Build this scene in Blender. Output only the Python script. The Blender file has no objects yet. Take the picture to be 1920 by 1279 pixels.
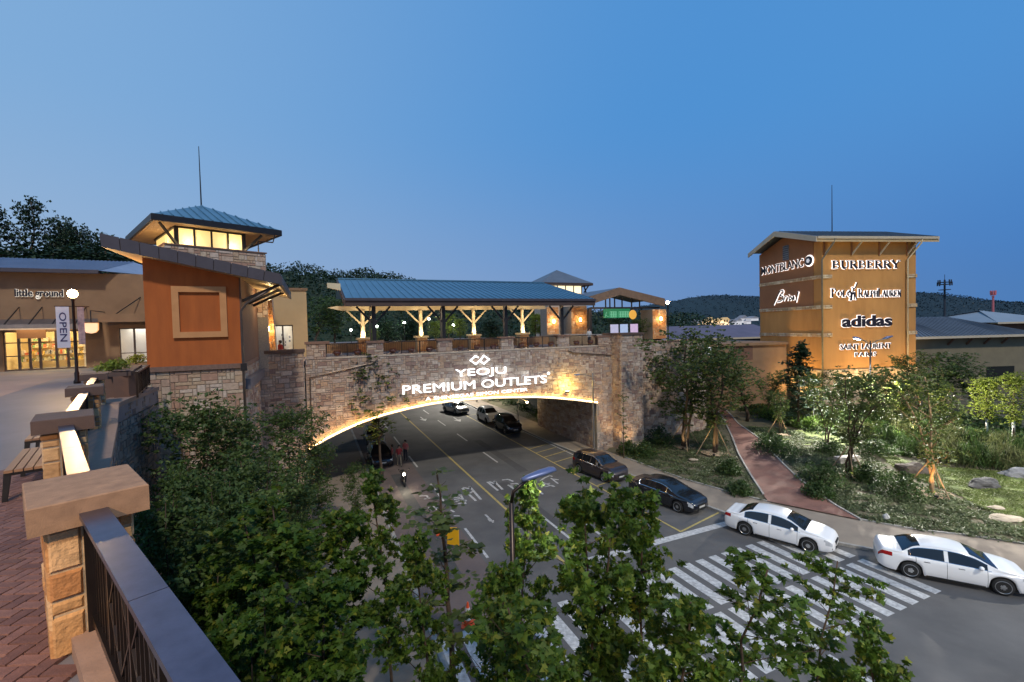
import bpy, bmesh, math, random
import numpy as np
from mathutils import Vector, Matrix

sc = bpy.context.scene
col = sc.collection
rnd = random.Random(7)
PI = math.pi

# ------------------------------------------------------------------ camera
CAM_Z = 11.0
FPX = 853.0
PITCH, ROLL = math.radians(1.7), math.radians(1.4)
cd = bpy.data.cameras.new('camera'); co = bpy.data.objects.new('camera', cd); col.objects.link(co); sc.camera = co
cd.lens = FPX / 1920 * 36; cd.sensor_width = 36; cd.clip_start = 0.05; cd.clip_end = 6000
_r0, _u0, _f = Vector((1, 0, 0)), Vector((0, math.sin(PITCH), math.cos(PITCH))), Vector((0, math.cos(PITCH), -math.sin(PITCH)))
_r = _r0 * math.cos(ROLL) - _u0 * math.sin(ROLL); _u = _r0 * math.sin(ROLL) + _u0 * math.cos(ROLL)
M3 = Matrix((_r, _u, -_f)).transposed().to_4x4(); M3.translation = Vector((0, 0, CAM_Z)); co.matrix_world = M3

def ray(px, py):
    x = (px - 960) / FPX; y = -(py - 639.5) / FPX
    return _f + _r * x + _u * y
def G(px, py, z=0.0):
    d = ray(px, py); t = (z - CAM_Z) / d.z
    return (d.x * t, d.y * t)

# ------------------------------------------------------------------ dusk sky
w = bpy.data.worlds.new("World"); sc.world = w; w.use_nodes = True
nt = w.node_tree; N = nt.nodes; L = nt.links
bg = N['Background']
geo = N.new('ShaderNodeTexCoord'); sep = N.new('ShaderNodeSeparateXYZ'); L.new(geo.outputs['Generated'], sep.inputs[0])
def lin(c): return tuple(((v / 255 + 0.055) / 1.055) ** 2.4 if v > 10 else v / 255 / 12.92 for v in c) + (1,)
def mapr(src, a, b, c=0, d=1, smooth=True):
    m = N.new('ShaderNodeMapRange'); m.interpolation_type = 'SMOOTHSTEP' if smooth else 'LINEAR'
    m.inputs[1].default_value = a; m.inputs[2].default_value = b; m.inputs[3].default_value = c; m.inputs[4].default_value = d
    L.new(src, m.inputs[0]); return m.outputs[0]
def mixc(f, a, b):
    m = N.new('ShaderNodeMix'); m.data_type = 'RGBA'; L.new(f, m.inputs[0])
    for s, i in ((a, 6), (b, 7)):
        if isinstance(s, tuple): m.inputs[i].default_value = s
        else: L.new(s, m.inputs[i])
    return m.outputs[2]
az = mapr(sep.outputs['X'], -0.85, 0.85, 0, 1, False); az2 = mapr(sep.outputs['X'], -1.1, 0.4, 0, 1)
el = mapr(sep.outputs['Z'], 0.02, 0.42)
el2 = mapr(sep.outputs['Z'], 0.0, 0.16)
hz = mixc(az, lin((166, 186, 214)), lin((68, 120, 182)))
low = mixc(az, lin((158, 183, 213)), lin((62, 120, 190)))
top = mixc(az2, lin((136, 177, 218)), lin((80, 145, 210)))
skyc = mixc(el, mixc(el2, hz, low), top)
L.new(skyc, bg.inputs[0]); bg.inputs[1].default_value = 1.0

# faint last daylight, one sun lamp
sd = bpy.data.lights.new('sun', 'SUN'); sun = bpy.data.objects.new('sun', sd); col.objects.link(sun)
sd.energy = 2.1; sd.angle = math.radians(4); sd.color = (1.0, 0.90, 0.74)
sun.rotation_euler = (math.radians(42), 0, math.radians(20))
vs = sc.view_settings; vs.view_transform = 'Standard'; vs.look = 'None'; vs.exposure = 0.0; vs.gamma = 1.0; vs.use_curve_mapping = False
sc.cycles.max_bounces = 6; sc.cycles.diffuse_bounces = 3; sc.cycles.glossy_bounces = 3; sc.cycles.transmission_bounces = 4
sc.cycles.transparent_max_bounces = 8; sc.cycles.sample_clamp_indirect = 3.0; sc.cycles.use_denoising = True

# ------------------------------------------------------------------ materials
MATS = {}
def mat(name, c, c2=None, rough=0.7, metal=0.0, scale=3.0, bump=0.0, bscale=None, isl=None, emit=None, estr=0.0, spec=0.5, detail=5, streak=None, coat=0.0):
    """procedural surface: base colour broken up by noise, optional colour ramp per piece, fine bump"""
    if name in MATS: return MATS[name]
    m = bpy.data.materials.new(name); m.use_nodes = True; t = m.node_tree; n = t.nodes; l = t.links
    p = n['Principled BSDF']; p.inputs['Roughness'].default_value = rough; p.inputs['Metallic'].default_value = metal
    p.inputs['Specular IOR Level'].default_value = spec
    if coat: p.inputs['Coat Weight'].default_value = coat; p.inputs['Coat Roughness'].default_value = 0.08
    tc = n.new('ShaderNodeTexCoord'); no = n.new('ShaderNodeTexNoise'); no.inputs['Scale'].default_value = scale; no.inputs['Detail'].default_value = detail
    no.inputs['Roughness'].default_value = 0.62
    if streak:
        mp = n.new('ShaderNodeMapping'); mp.inputs['Scale'].default_value = streak; l.new(tc.outputs['Object'], mp.inputs[0]); l.new(mp.outputs[0], no.inputs[0])
    else: l.new(tc.outputs['Object'], no.inputs[0])
    if c2 is None: c2 = tuple(v * 0.62 for v in c)
    base = None
    if isl:
        g = n.new('ShaderNodeNewGeometry'); oi = n.new('ShaderNodeObjectInfo'); a = n.new('ShaderNodeMath'); a.operation = 'ADD'
        l.new(g.outputs['Random Per Island'], a.inputs[0]); l.new(oi.outputs['Random'], a.inputs[1])
        fr = n.new('ShaderNodeMath'); fr.operation = 'FRACT'; l.new(a.outputs[0], fr.inputs[0])
        cr = n.new('ShaderNodeValToRGB'); cr.color_ramp.interpolation = 'CONSTANT' if len(isl) > 3 else 'LINEAR'
        while len(cr.color_ramp.elements) < len(isl): cr.color_ramp.elements.new(0.5)
        for i, cc in enumerate(isl):
            cr.color_ramp.elements[i].position = i / len(isl); cr.color_ramp.elements[i].color = cc + (1,)
        l.new(fr.outputs[0], cr.inputs[0]); base = cr.outputs[0]
    mx = n.new('ShaderNodeMix'); mx.data_type = 'RGBA'
    rp = n.new('ShaderNodeMapRange'); rp.inputs[1].default_value = 0.3; rp.inputs[2].default_value = 0.7; l.new(no.outputs[0], rp.inputs[0])
    if base is not None:
        mx.blend_type = 'MULTIPLY'; mx.inputs[0].default_value = 1.0
        cr2 = n.new('ShaderNodeMapRange'); cr2.inputs[1].default_value = 0.25; cr2.inputs[2].default_value = 0.75; cr2.inputs[3].default_value = 0.68; cr2.inputs[4].default_value = 1.12
        l.new(no.outputs[0], cr2.inputs[0]); l.new(base, mx.inputs[6]); l.new(cr2.outputs[0], mx.inputs[7])
    else:
        l.new(rp.outputs[0], mx.inputs[0]); mx.inputs[6].default_value = tuple(c2) + (1,); mx.inputs[7].default_value = tuple(c) + (1,)
    l.new(mx.outputs[2], p.inputs['Base Color'])
    if bump:
        b = n.new('ShaderNodeBump'); b.inputs['Strength'].default_value = bump; b.inputs['Distance'].default_value = 0.03
        nb = n.new('ShaderNodeTexNoise'); nb.inputs['Scale'].default_value = bscale or scale * 6; nb.inputs['Detail'].default_value = 6
        l.new(tc.outputs['Object'], nb.inputs[0]); l.new(nb.outputs[0], b.inputs['Height']); l.new(b.outputs[0], p.inputs['Normal'])
    if emit:
        p.inputs['Emission Color'].default_value = tuple(emit) + (1,); p.inputs['Emission Strength'].default_value = estr
    MATS[name] = m; return m

def leafmat(name, cols, rough=0.55, trans=0.35):
    if name in MATS: return MATS[name]
    m = bpy.data.materials.new(name); m.use_nodes = True; t = m.node_tree; n = t.nodes; l = t.links
    for x in list(n): n.remove(x)
    out = n.new('ShaderNodeOutputMaterial'); g = n.new('ShaderNodeNewGeometry'); cr = n.new('ShaderNodeValToRGB')
    while len(cr.color_ramp.elements) < len(cols): cr.color_ramp.elements.new(0.5)
    for i, cc in enumerate(cols):
        cr.color_ramp.elements[i].position = i / (len(cols) - 1); cr.color_ramp.elements[i].color = cc + (1,)
    l.new(g.outputs['Random Per Island'], cr.inputs[0])
    tc = n.new('ShaderNodeTexCoord'); no = n.new('ShaderNodeTexNoise'); no.inputs['Scale'].default_value = 0.9; no.inputs['Detail'].default_value = 3
    l.new(tc.outputs['Object'], no.inputs[0])
    mr = n.new('ShaderNodeMapRange'); mr.inputs[1].default_value = 0.3; mr.inputs[2].default_value = 0.7; mr.inputs[3].default_value = 0.6; mr.inputs[4].default_value = 1.35
    l.new(no.outputs[0], mr.inputs[0])
    mx = n.new('ShaderNodeMix'); mx.data_type = 'RGBA'; mx.blend_type = 'MULTIPLY'; mx.inputs[0].default_value = 1
    l.new(cr.outputs[0], mx.inputs[6]); l.new(mr.outputs[0], mx.inputs[7])
    p = n.new('ShaderNodeBsdfPrincipled'); p.inputs['Roughness'].default_value = rough; p.inputs['Specular IOR Level'].default_value = 0.35
    l.new(mx.outputs[2], p.inputs['Base Color'])
    tr = n.new('ShaderNodeBsdfTranslucent'); l.new(mx.outputs[2], tr.inputs[0])
    ms = n.new('ShaderNodeMixShader'); ms.inputs[0].default_value = trans; l.new(p.outputs[0], ms.inputs[1]); l.new(tr.outputs[0], ms.inputs[2])
    l.new(ms.outputs[0], out.inputs[0]); MATS[name] = m; return m

def emis(name, c, s):
    if name in MATS: return MATS[name]
    m = bpy.data.materials.new(name); m.use_nodes = True; n = m.node_tree.nodes
    p = n['Principled BSDF']; p.inputs['Base Color'].default_value = (0.6, 0.6, 0.6, 1)
    p.inputs['Emission Color'].default_value = tuple(c) + (1,); p.inputs['Emission Strength'].default_value = s
    MATS[name] = m; return m

STONES = [(0.42, 0.31, 0.24), (0.36, 0.25, 0.19), (0.47, 0.37, 0.30), (0.27, 0.18, 0.15), (0.40, 0.30, 0.23), (0.51, 0.42, 0.35), (0.39, 0.32, 0.28), (0.43, 0.30, 0.21), (0.45, 0.36, 0.29), (0.38, 0.29, 0.24)]
m_stone = mat('field_stone', (1, 1, 1), isl=STONES, rough=0.85, scale=9, bump=0.6, bscale=26)
m_mortar = mat('mortar', (0.30, 0.26, 0.22), rough=0.95, scale=12, bump=0.3)
m_paleston = mat('pale_field_stone', (1, 1, 1), isl=[(0.50, 0.37, 0.28), (0.44, 0.29, 0.21), (0.56, 0.45, 0.37), (0.40, 0.24, 0.17), (0.52, 0.41, 0.30), (0.47, 0.33, 0.22)], rough=0.85, scale=8, bump=0.5, bscale=22)
m_warmston = mat('warm_cut_stone', (1, 1, 1), isl=[(0.50, 0.27, 0.11), (0.56, 0.35, 0.18), (0.40, 0.18, 0.065), (0.60, 0.41, 0.25), (0.46, 0.27, 0.13), (0.44, 0.22, 0.085)], rough=0.8, scale=11, bump=0.55, bscale=30)
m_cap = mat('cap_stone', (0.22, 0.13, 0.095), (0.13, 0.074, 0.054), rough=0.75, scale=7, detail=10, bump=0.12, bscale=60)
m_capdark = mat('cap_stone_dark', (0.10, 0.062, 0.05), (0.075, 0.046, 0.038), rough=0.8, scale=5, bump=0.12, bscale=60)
m_asphalt = mat('asphalt', (0.115, 0.112, 0.112), (0.066, 0.065, 0.067), rough=0.85, scale=0.42, bump=0.25, bscale=90, detail=12)
m_redasph = mat('red_tinted_asphalt', (0.13, 0.10, 0.095), (0.10, 0.078, 0.075), rough=0.9, scale=1.0, bump=0.25, bscale=90, detail=8)
m_white = mat('road_paint_white', (0.60, 0.60, 0.60), (0.24, 0.24, 0.24), rough=0.7, scale=6, detail=13)
m_yellow = mat('road_paint_yellow', (0.55, 0.42, 0.10), (0.22, 0.18, 0.09), rough=0.7, scale=6, detail=13)
m_kerb = mat('kerb_granite', (0.34, 0.33, 0.31), rough=0.85, scale=8, bump=0.2)
m_walk = mat('sidewalk_concrete', (0.24, 0.20, 0.16), (0.17, 0.14, 0.115), rough=0.9, scale=0.9, bump=0.15, detail=8)
m_path = mat('red_path_paving', (0.22, 0.105, 0.08), (0.12, 0.06, 0.048), rough=0.85, scale=1.3, bump=0.25, bscale=40, detail=8)
m_soil = mat('garden_soil', (0.13, 0.105, 0.07), (0.055, 0.06, 0.03), rough=0.95, scale=1.4, bump=0.6, bscale=9, detail=8)
m_lawn = mat('lawn', (0.15, 0.19, 0.045), (0.06, 0.085, 0.025), rough=0.9, scale=1.3, bump=0.5, bscale=40, detail=8)
m_mulch = mat('bark_mulch', (0.30, 0.22, 0.14), (0.20, 0.14, 0.09), rough=0.95, scale=9, bump=0.5, bscale=30)
m_paver = mat('red_paver', (1, 1, 1), isl=[(0.16, 0.075, 0.062), (0.20, 0.098, 0.08), (0.13, 0.06, 0.05), (0.185, 0.09, 0.075)], rough=0.75, scale=12, bump=0.25, bscale=50)
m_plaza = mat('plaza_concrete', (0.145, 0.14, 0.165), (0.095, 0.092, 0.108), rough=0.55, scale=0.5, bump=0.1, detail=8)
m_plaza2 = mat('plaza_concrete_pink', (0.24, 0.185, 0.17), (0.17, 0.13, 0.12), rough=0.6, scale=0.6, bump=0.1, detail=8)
m_bronze = mat('bronze_metal', (0.045, 0.034, 0.030), (0.032, 0.024, 0.022), rough=0.32, metal=0.75, scale=5)
m_railtop = mat('anodised_rail', (0.14, 0.14, 0.20), (0.10, 0.10, 0.145), rough=0.30, metal=0.85, scale=9, bump=0.02, bscale=120)
m_darkmetal = mat('dark_painted_steel', (0.022, 0.020, 0.022), rough=0.45, metal=0.3, scale=5)
m_pipe = mat('copper_brown_pipe', (0.13, 0.10, 0.085), rough=0.4, metal=0.6, scale=4)
m_roof = mat('blue_grey_standing_seam', (0.13, 0.27, 0.37), (0.09, 0.20, 0.285), rough=0.42, metal=0.55, scale=1.2, streak=(1, 0.3, 1))
m_roofgrey = mat('grey_metal_roof', (0.17, 0.19, 0.22), (0.13, 0.145, 0.17), rough=0.5, metal=0.4, scale=0.6)
m_roofmauve = mat('mauve_roof', (0.14, 0.11, 0.15), (0.10, 0.08, 0.11), rough=0.6, scale=0.6)
m_fascia = mat('dark_slate_fascia', (0.055, 0.047, 0.062), (0.040, 0.034, 0.046), rough=0.6, scale=2, bump=0.1)
m_fasciab = mat('brown_fascia', (0.075, 0.045, 0.035), (0.05, 0.03, 0.024), rough=0.6, scale=2)
m_orange = mat('orange_stucco', (0.43, 0.112, 0.022), (0.31, 0.078, 0.016), rough=0.9, scale=1.6, streak=(1.4, 1.4, .22), bump=0.12, bscale=70)
m_orangelite = mat('orange_stucco_trim', (0.56, 0.27, 0.11), (0.48, 0.22, 0.085), rough=0.9, scale=2, bump=0.1, bscale=70)
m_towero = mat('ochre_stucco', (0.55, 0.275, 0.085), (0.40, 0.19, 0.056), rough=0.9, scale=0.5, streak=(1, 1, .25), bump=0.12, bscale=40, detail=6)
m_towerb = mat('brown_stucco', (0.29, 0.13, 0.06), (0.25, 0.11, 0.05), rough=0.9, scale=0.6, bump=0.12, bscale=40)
m_tan = mat('tan_stucco', (0.25, 0.155, 0.09), (0.19, 0.115, 0.066), rough=0.9, scale=0.7, bump=0.1, bscale=60)
m_beige = mat('beige_stucco', (0.50, 0.36, 0.20), (0.44, 0.31, 0.17), rough=0.9, scale=0.7, bump=0.1)
m_brown = mat('dark_brown_stucco', (0.15, 0.08, 0.055), (0.12, 0.063, 0.043), rough=0.9, scale=1, bump=0.1)
m_soffit = mat('timber_soffit', (0.55, 0.40, 0.22), (0.46, 0.33, 0.17), rough=0.6, scale=3, streak=(1, 8, 1))
m_timber = mat('bench_timber', (0.30, 0.16, 0.085), (0.21, 0.11, 0.06), rough=0.55, scale=10, streak=(1, 12, 4), bump=0.1)
m_cream = mat('cream_paint', (0.66, 0.55, 0.36), rough=0.6, scale=3, c2=(0.6, 0.5, 0.32))
m_bark = mat('bark', (0.085, 0.055, 0.035), (0.05, 0.033, 0.022), rough=0.95, scale=8, bump=0.7, bscale=25, streak=(3, 3, 0.6))
m_barkpale = mat('pale_bark', (0.36, 0.24, 0.13), (0.24, 0.15, 0.08), rough=0.95, scale=6, bump=0.5, bscale=25)
m_wrap = mat('white_trunk_wrap', (0.68, 0.68, 0.66), (0.4, 0.4, 0.38), rough=0.8, scale=4)
m_stake = mat('wooden_stake', (0.36, 0.25, 0.15), rough=0.9, scale=6)
m_rock = mat('boulder_rock', (0.09, 0.088, 0.09), (0.035, 0.034, 0.035), rough=0.9, scale=3, bump=0.8, bscale=8, detail=9)
m_glassdark = mat('car_glass', (0.012, 0.013, 0.015), (0.012, 0.013, 0.015), rough=0.06, scale=1, spec=0.8)
m_carwhite = mat('white_car_paint', (0.80, 0.80, 0.81), (0.77, 0.77, 0.78), rough=0.28, scale=1, coat=0.8)
m_carblack = mat('black_car_paint', (0.010, 0.010, 0.014), (0.010, 0.010, 0.014), rough=0.2, scale=1, coat=1.0)
m_carbrown = mat('dark_brown_car_paint', (0.045, 0.034, 0.036), (0.045, 0.034, 0.036), rough=0.28, scale=1, coat=0.9, metal=0.4)
m_carsilver = mat('silver_car_paint', (0.42, 0.40, 0.38), (0.40, 0.38, 0.36), rough=0.3, scale=1, coat=0.7, metal=0.6)
m_tyre = mat('tyre_rubber', (0.018, 0.018, 0.018), rough=0.85, scale=9)
m_rim = mat('alloy_rim', (0.55, 0.55, 0.56), (0.5, 0.5, 0.5), rough=0.3, metal=0.9, scale=3)
m_chrome = mat('chrome', (0.75, 0.75, 0.76), (0.7, 0.7, 0.7), rough=0.15, metal=1.0, scale=3)
m_black = mat('black_plastic', (0.012, 0.012, 0.012), rough=0.6, scale=5)
m_head = mat('headlight_lens', (0.55, 0.57, 0.6), (0.35, 0.36, 0.38), rough=0.12, scale=14)
m_tail = mat('tail_light_lens', (0.35, 0.012, 0.012), (0.25, 0.01, 0.01), rough=0.15, scale=14)
m_plate = mat('number_plate', (0.6, 0.6, 0.58), rough=0.5, scale=3)
m_blue = mat('blue_grey_lamp_shell', (0.14, 0.18, 0.34), (0.12, 0.155, 0.3), rough=0.35, metal=0.3, scale=3)
m_steel = mat('galvanised_pole', (0.22, 0.21, 0.20), rough=0.5, metal=0.6, scale=4)
m_letter = mat('letter_face_dark', (0.020, 0.014, 0.022), rough=0.4, scale=3)
m_banner = mat('banner_fabric', (0.50, 0.52, 0.62), (0.44, 0.46, 0.56), rough=0.8, scale=2)
m_cone = mat('cone_orange', (0.75, 0.09, 0.02), rough=0.5, scale=4)
m_signyel = mat('sign_yellow', (0.75, 0.42, 0.01), (0.7, 0.38, 0.01), rough=0.5, scale=4)
m_skin = mat('skin', (0.50, 0.30, 0.20), rough=0.6, scale=5)
m_red = mat('red_cloth', (0.45, 0.05, 0.05), rough=0.85, scale=8)
m_pink = mat('pink_cloth', (0.55, 0.16, 0.16), rough=0.85, scale=8)
m_darkcloth = mat('dark_cloth', (0.03, 0.03, 0.045), rough=0.85, scale=8)
m_khaki = mat('khaki_cloth', (0.30, 0.25, 0.18), rough=0.85, scale=8)
m_hair = mat('black_hair', (0.012, 0.010, 0.010), rough=0.6, scale=8)
m_whitecloth = mat('white_cloth', (0.6, 0.6, 0.6), rough=0.85, scale=8)

# ------------------------------------------------------------------ mesh helpers
class MB:
    def __init__(s): s.v = []; s.f = []; s.m = []; s.sm = False
    def add(s, vs, fs, mi=0):
        o = len(s.v); s.v.extend([tuple(p) for p in vs]); s.f.extend([tuple(i + o for i in f) for f in fs]); s.m.extend([mi] * len(fs)); return s
    def box(s, x0, x1, y0, y1, z0, z1, mi=0):
        return s.add([(x0, y0, z0), (x1, y0, z0), (x1, y1, z0), (x0, y1, z0), (x0, y0, z1), (x1, y0, z1), (x1, y1, z1), (x0, y1, z1)],
                     [(0, 3, 2, 1), (4, 5, 6, 7), (0, 1, 5, 4), (1, 2, 6, 5), (2, 3, 7, 6), (3, 0, 4, 7)], mi)
    def beam(s, a, b, wd, ht=None, up=(0, 0, 1), mi=0):
        a, b = Vector(a), Vector(b); d = (b - a).normalized(); u = Vector(up)
        if abs(d.dot(u)) > 0.98: u = Vector((1, 0, 0))
        x = d.cross(u).normalized() * wd / 2; y = x.cross(d).normalized() * (ht or wd) / 2
        vs = [p + q for p in (a, b) for q in (-x - y, x - y, x + y, -x + y)]
        return s.add(vs, [(3, 2, 1, 0), (4, 5, 6, 7), (0, 1, 5, 4), (1, 2, 6, 5), (2, 3, 7, 6), (3, 0, 4, 7)], mi)
    def hexa(s, p, mi=0):   # 4 bottom then 4 top, ccw
        return s.add(p, [(0, 3, 2, 1), (4, 5, 6, 7), (0, 1, 5, 4), (1, 2, 6, 5), (2, 3, 7, 6), (3, 0, 4, 7)], mi)
    def prism(s, poly, fn, a, b, mi=0):   # poly: 2D list; fn(u,v,w)->xyz ; w from a to b
        n = len(poly); vs = [fn(u, v, a) for u, v in poly] + [fn(u, v, b) for u, v in poly]
        return s.add(vs, [tuple(range(n))[::-1], tuple(range(n, 2 * n))] + [(i, (i + 1) % n, n + (i + 1) % n, n + i) for i in range(n)], mi)
    def tube(s, pts, rad, n=6, caps=True, mi=0):
        pts = [Vector(p) for p in pts]
        if not hasattr(rad, '__len__'): rad = [rad] * len(pts)
        rings = []; px = None
        for i, p in enumerate(pts):
            d = (pts[min(i + 1, len(pts) - 1)] - pts[max(i - 1, 0)]).normalized()
            if px is None: px = d.cross(Vector((0.31, 0.17, 0.93))) if abs(d.z) < 0.9 else d.cross(Vector((1, 0, 0)))
            x = (px - d * px.dot(d)).normalized(); px = x; y = d.cross(x)
            rings.append([p + (x * math.cos(2 * PI * k / n) + y * math.sin(2 * PI * k / n)) * rad[i] for k in range(n)])
        vs = [q for r in rings for q in r]; fs = []
        for i in range(len(pts) - 1):
            for k in range(n): fs.append((i * n + k, i * n + (k + 1) % n, (i + 1) * n + (k + 1) % n, (i + 1) * n + k))
        if caps: fs += [tuple(range(n))[::-1], tuple(range((len(pts) - 1) * n, len(pts) * n))]
        return s.add(vs, fs, mi)
    def lathe(s, prof, c=(0, 0, 0), n=16, axis='z', mi=0):
        vs = []
        for r, h in prof:
            for k in range(n):
                a = 2 * PI * k / n; p = (r * math.cos(a), r * math.sin(a), h)
                if axis == 'y': p = (p[0], p[2], p[1])
                if axis == 'x': p = (p[2], p[0], p[1])
                vs.append((p[0] + c[0], p[1] + c[1], p[2] + c[2]))
        fs = []
        for i in range(len(prof) - 1):
            for k in range(n): fs.append((i * n + k, i * n + (k + 1) % n, (i + 1) * n + (k + 1) % n, (i + 1) * n + k))
        fs += [tuple(range(n))[::-1], tuple(range((len(prof) - 1) * n, len(prof) * n))]
        return s.add(vs, fs, mi)
    def mesh(s, name, mats):
        me = bpy.data.meshes.new(name); me.from_pydata(s.v, [], s.f)
        for m in (mats if isinstance(mats, (list, tuple)) else [mats]): me.materials.append(m)
        if any(s.m): me.polygons.foreach_set('material_index', s.m)
        if s.sm: me.polygons.foreach_set('use_smooth', [True] * len(s.f))
        me.update(); return me
    def obj(s, name, mats, parent=None):
        return link(name, s.mesh(name, mats), parent)

def link(name, me, parent=None):
    o = bpy.data.objects.new(name, me); col.objects.link(o)
    if parent: o.parent = parent
    return o
def tag(o, label=None, cat=None, group=None, kind=None):
    if label: o['label'] = label
    if cat: o['category'] = cat
    if group: o['group'] = group
    if kind: o['kind'] = kind
    return o
def thing(name, label, cat, loc=(0, 0, 0), rz=0.0, group=None):
    o = bpy.data.objects.new(name, None); col.objects.link(o); o.location = loc; o.rotation_euler = (0, 0, rz); o.empty_display_size = 0.3
    return tag(o, label, cat, group)
def copy_tree(o, parent=None):
    c = o.copy(); col.objects.link(c); c.parent = parent
    for ch in list(o.children): copy_tree(ch, c)
    return c
def structure(mb, name, m, label=None, parent=None):
    o = mb.obj(name, m, parent)
    if not parent: o['kind'] = 'structure'
    if label: o['label'] = label
    return o
def stuff(o): o['kind'] = 'stuff'; return o

class Frame:
    """local frame on the ground: x along a wall, y away behind it, z up"""
    def __init__(s, ox, oy, deg):
        s.o = Vector((ox, oy)); a = math.radians(deg); s.a = a; s.X = Vector((math.cos(a), math.sin(a))); s.Y = Vector((-math.sin(a), math.cos(a)))
    def w(s, x, y, z=0): p = s.o + s.X * x + s.Y * y; return (p.x, p.y, z)
    def hit(s, px, py, b=0.0):       # point of the wall plane y=b that the photo shows at px,py
        d = ray(px, py); d2 = Vector((d.x, d.y)); t = (s.o.dot(s.Y) + b) / d2.dot(s.Y)
        return ((d2 * t - s.o).dot(s.X), CAM_Z + d.z * t)
    def hits(s, px, py, a=0.0):      # same for the plane x=a
        d = ray(px, py); d2 = Vector((d.x, d.y)); t = (s.o.dot(s.X) + a) / d2.dot(s.X)
        return ((d2 * t - s.o).dot(s.Y), CAM_Z + d.z * t)
    def root(s, name, label, cat, group=None, x=0, y=0, z=0):
        return thing(name, label, cat, s.w(x, y, z), s.a, group)

# stone courses: random ashlar blocks on a grid, laid proud of a mortar wall
def ashlar(mb, u0, u1, v0, v1, fn, unit=0.15, depth=0.05, keep=None, seed=1, gap=0.018, sizes=((2, 1), (3, 1), (2, 2), (3, 2), (1, 1), (4, 2), (1, 2), (4, 1)), mi=0):
    """fn(u,v,d)->xyz with d outward from the wall"""
    r = random.Random(seed); nu = max(1, int(round((u1 - u0) / unit))); nv = max(1, int(round((v1 - v0) / unit)))
    du = (u1 - u0) / nu; dv = (v1 - v0) / nv; occ = set()
    for j in range(nv):
        for i in range(nu):
            if (i, j) in occ: continue
            opts = list(sizes); r.shuffle(opts); got = (1, 1)
            for a, b in opts:
                if i + a <= nu and j + b <= nv and all((i + p, j + q) not in occ for p in range(a) for q in range(b)): got = (a, b); break
            a, b = got
            for p in range(a):
                for q in range(b): occ.add((i + p, j + q))
            x0, x1 = u0 + i * du + gap / 2, u0 + (i + a) * du - gap / 2; y0, y1 = v0 + j * dv + gap / 2, v0 + (j + b) * dv - gap / 2
            if keep:
                if not (keep(x0, y0) and keep(x1, y0) and keep(x0, y1) and keep(x1, y1)): continue
            d = depth * r.uniform(0.55, 1.15); e = min(0.016, (x1 - x0) * 0.12)
            j4 = [r.uniform(-1, 1) * e * 0.6 for _ in range(4)]
            yield_vs = [fn(x0, y0, 0), fn(x1, y0, 0), fn(x1, y1, 0), fn(x0, y1, 0),
                        fn(x0 + e + j4[0] * .4, y0 + e, d), fn(x1 - e, y0 + e + j4[1] * .4, d), fn(x1 - e + j4[2] * .4, y1 - e, d), fn(x0 + e, y1 - e + j4[3] * .4, d)]
            mb.add(yield_vs, [(4, 5, 6, 7), (0, 1, 5, 4), (1, 2, 6, 5), (2, 3, 7, 6), (3, 0, 4, 7)], mi)
    return mb
def ashlar_parts(parent, name, m, *a, limit=300, **k):
    """every stone an object of its own"""
    mb = MB(); ashlar(mb, *a, **k); n = len(mb.v) // 8; rest = MB(); objs = []
    for i in range(n):
        vs = mb.v[i * 8:i * 8 + 8]; fs = [(4, 5, 6, 7), (0, 1, 5, 4), (1, 2, 6, 5), (2, 3, 7, 6), (3, 0, 4, 7)]
        if i < limit: q = MB(); q.add(vs, fs); objs.append(q.obj(name, m, parent))
        else: rest.add(vs, fs)
    if rest.f: stuff(rest.obj(name + 's', m, parent))
    return objs

# lights
LM = 3.2
def lamp(kind, loc, power, color, parent=None, size=0.1, target=None, spot=None, blend=0.5, name='lamp_light'):
    ld = bpy.data.lights.new(name, kind); o = bpy.data.objects.new(name, ld); col.objects.link(o); ld.energy = power * LM; ld.color = color
    if kind == 'AREA': ld.size = size
    else: ld.shadow_soft_size = size
    o.location = loc
    if target is not None: o.rotation_euler = (Vector(target) - Vector(loc)).to_track_quat('-Z', 'Y').to_euler()
    if spot: ld.spot_size = math.radians(spot); ld.spot_blend = blend
    if parent: o.parent = parent
    return o
WARM = (1.0, 0.72, 0.36); WARMW = (1.0, 0.84, 0.62); COOLW = (0.95, 0.97, 1.0)

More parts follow.
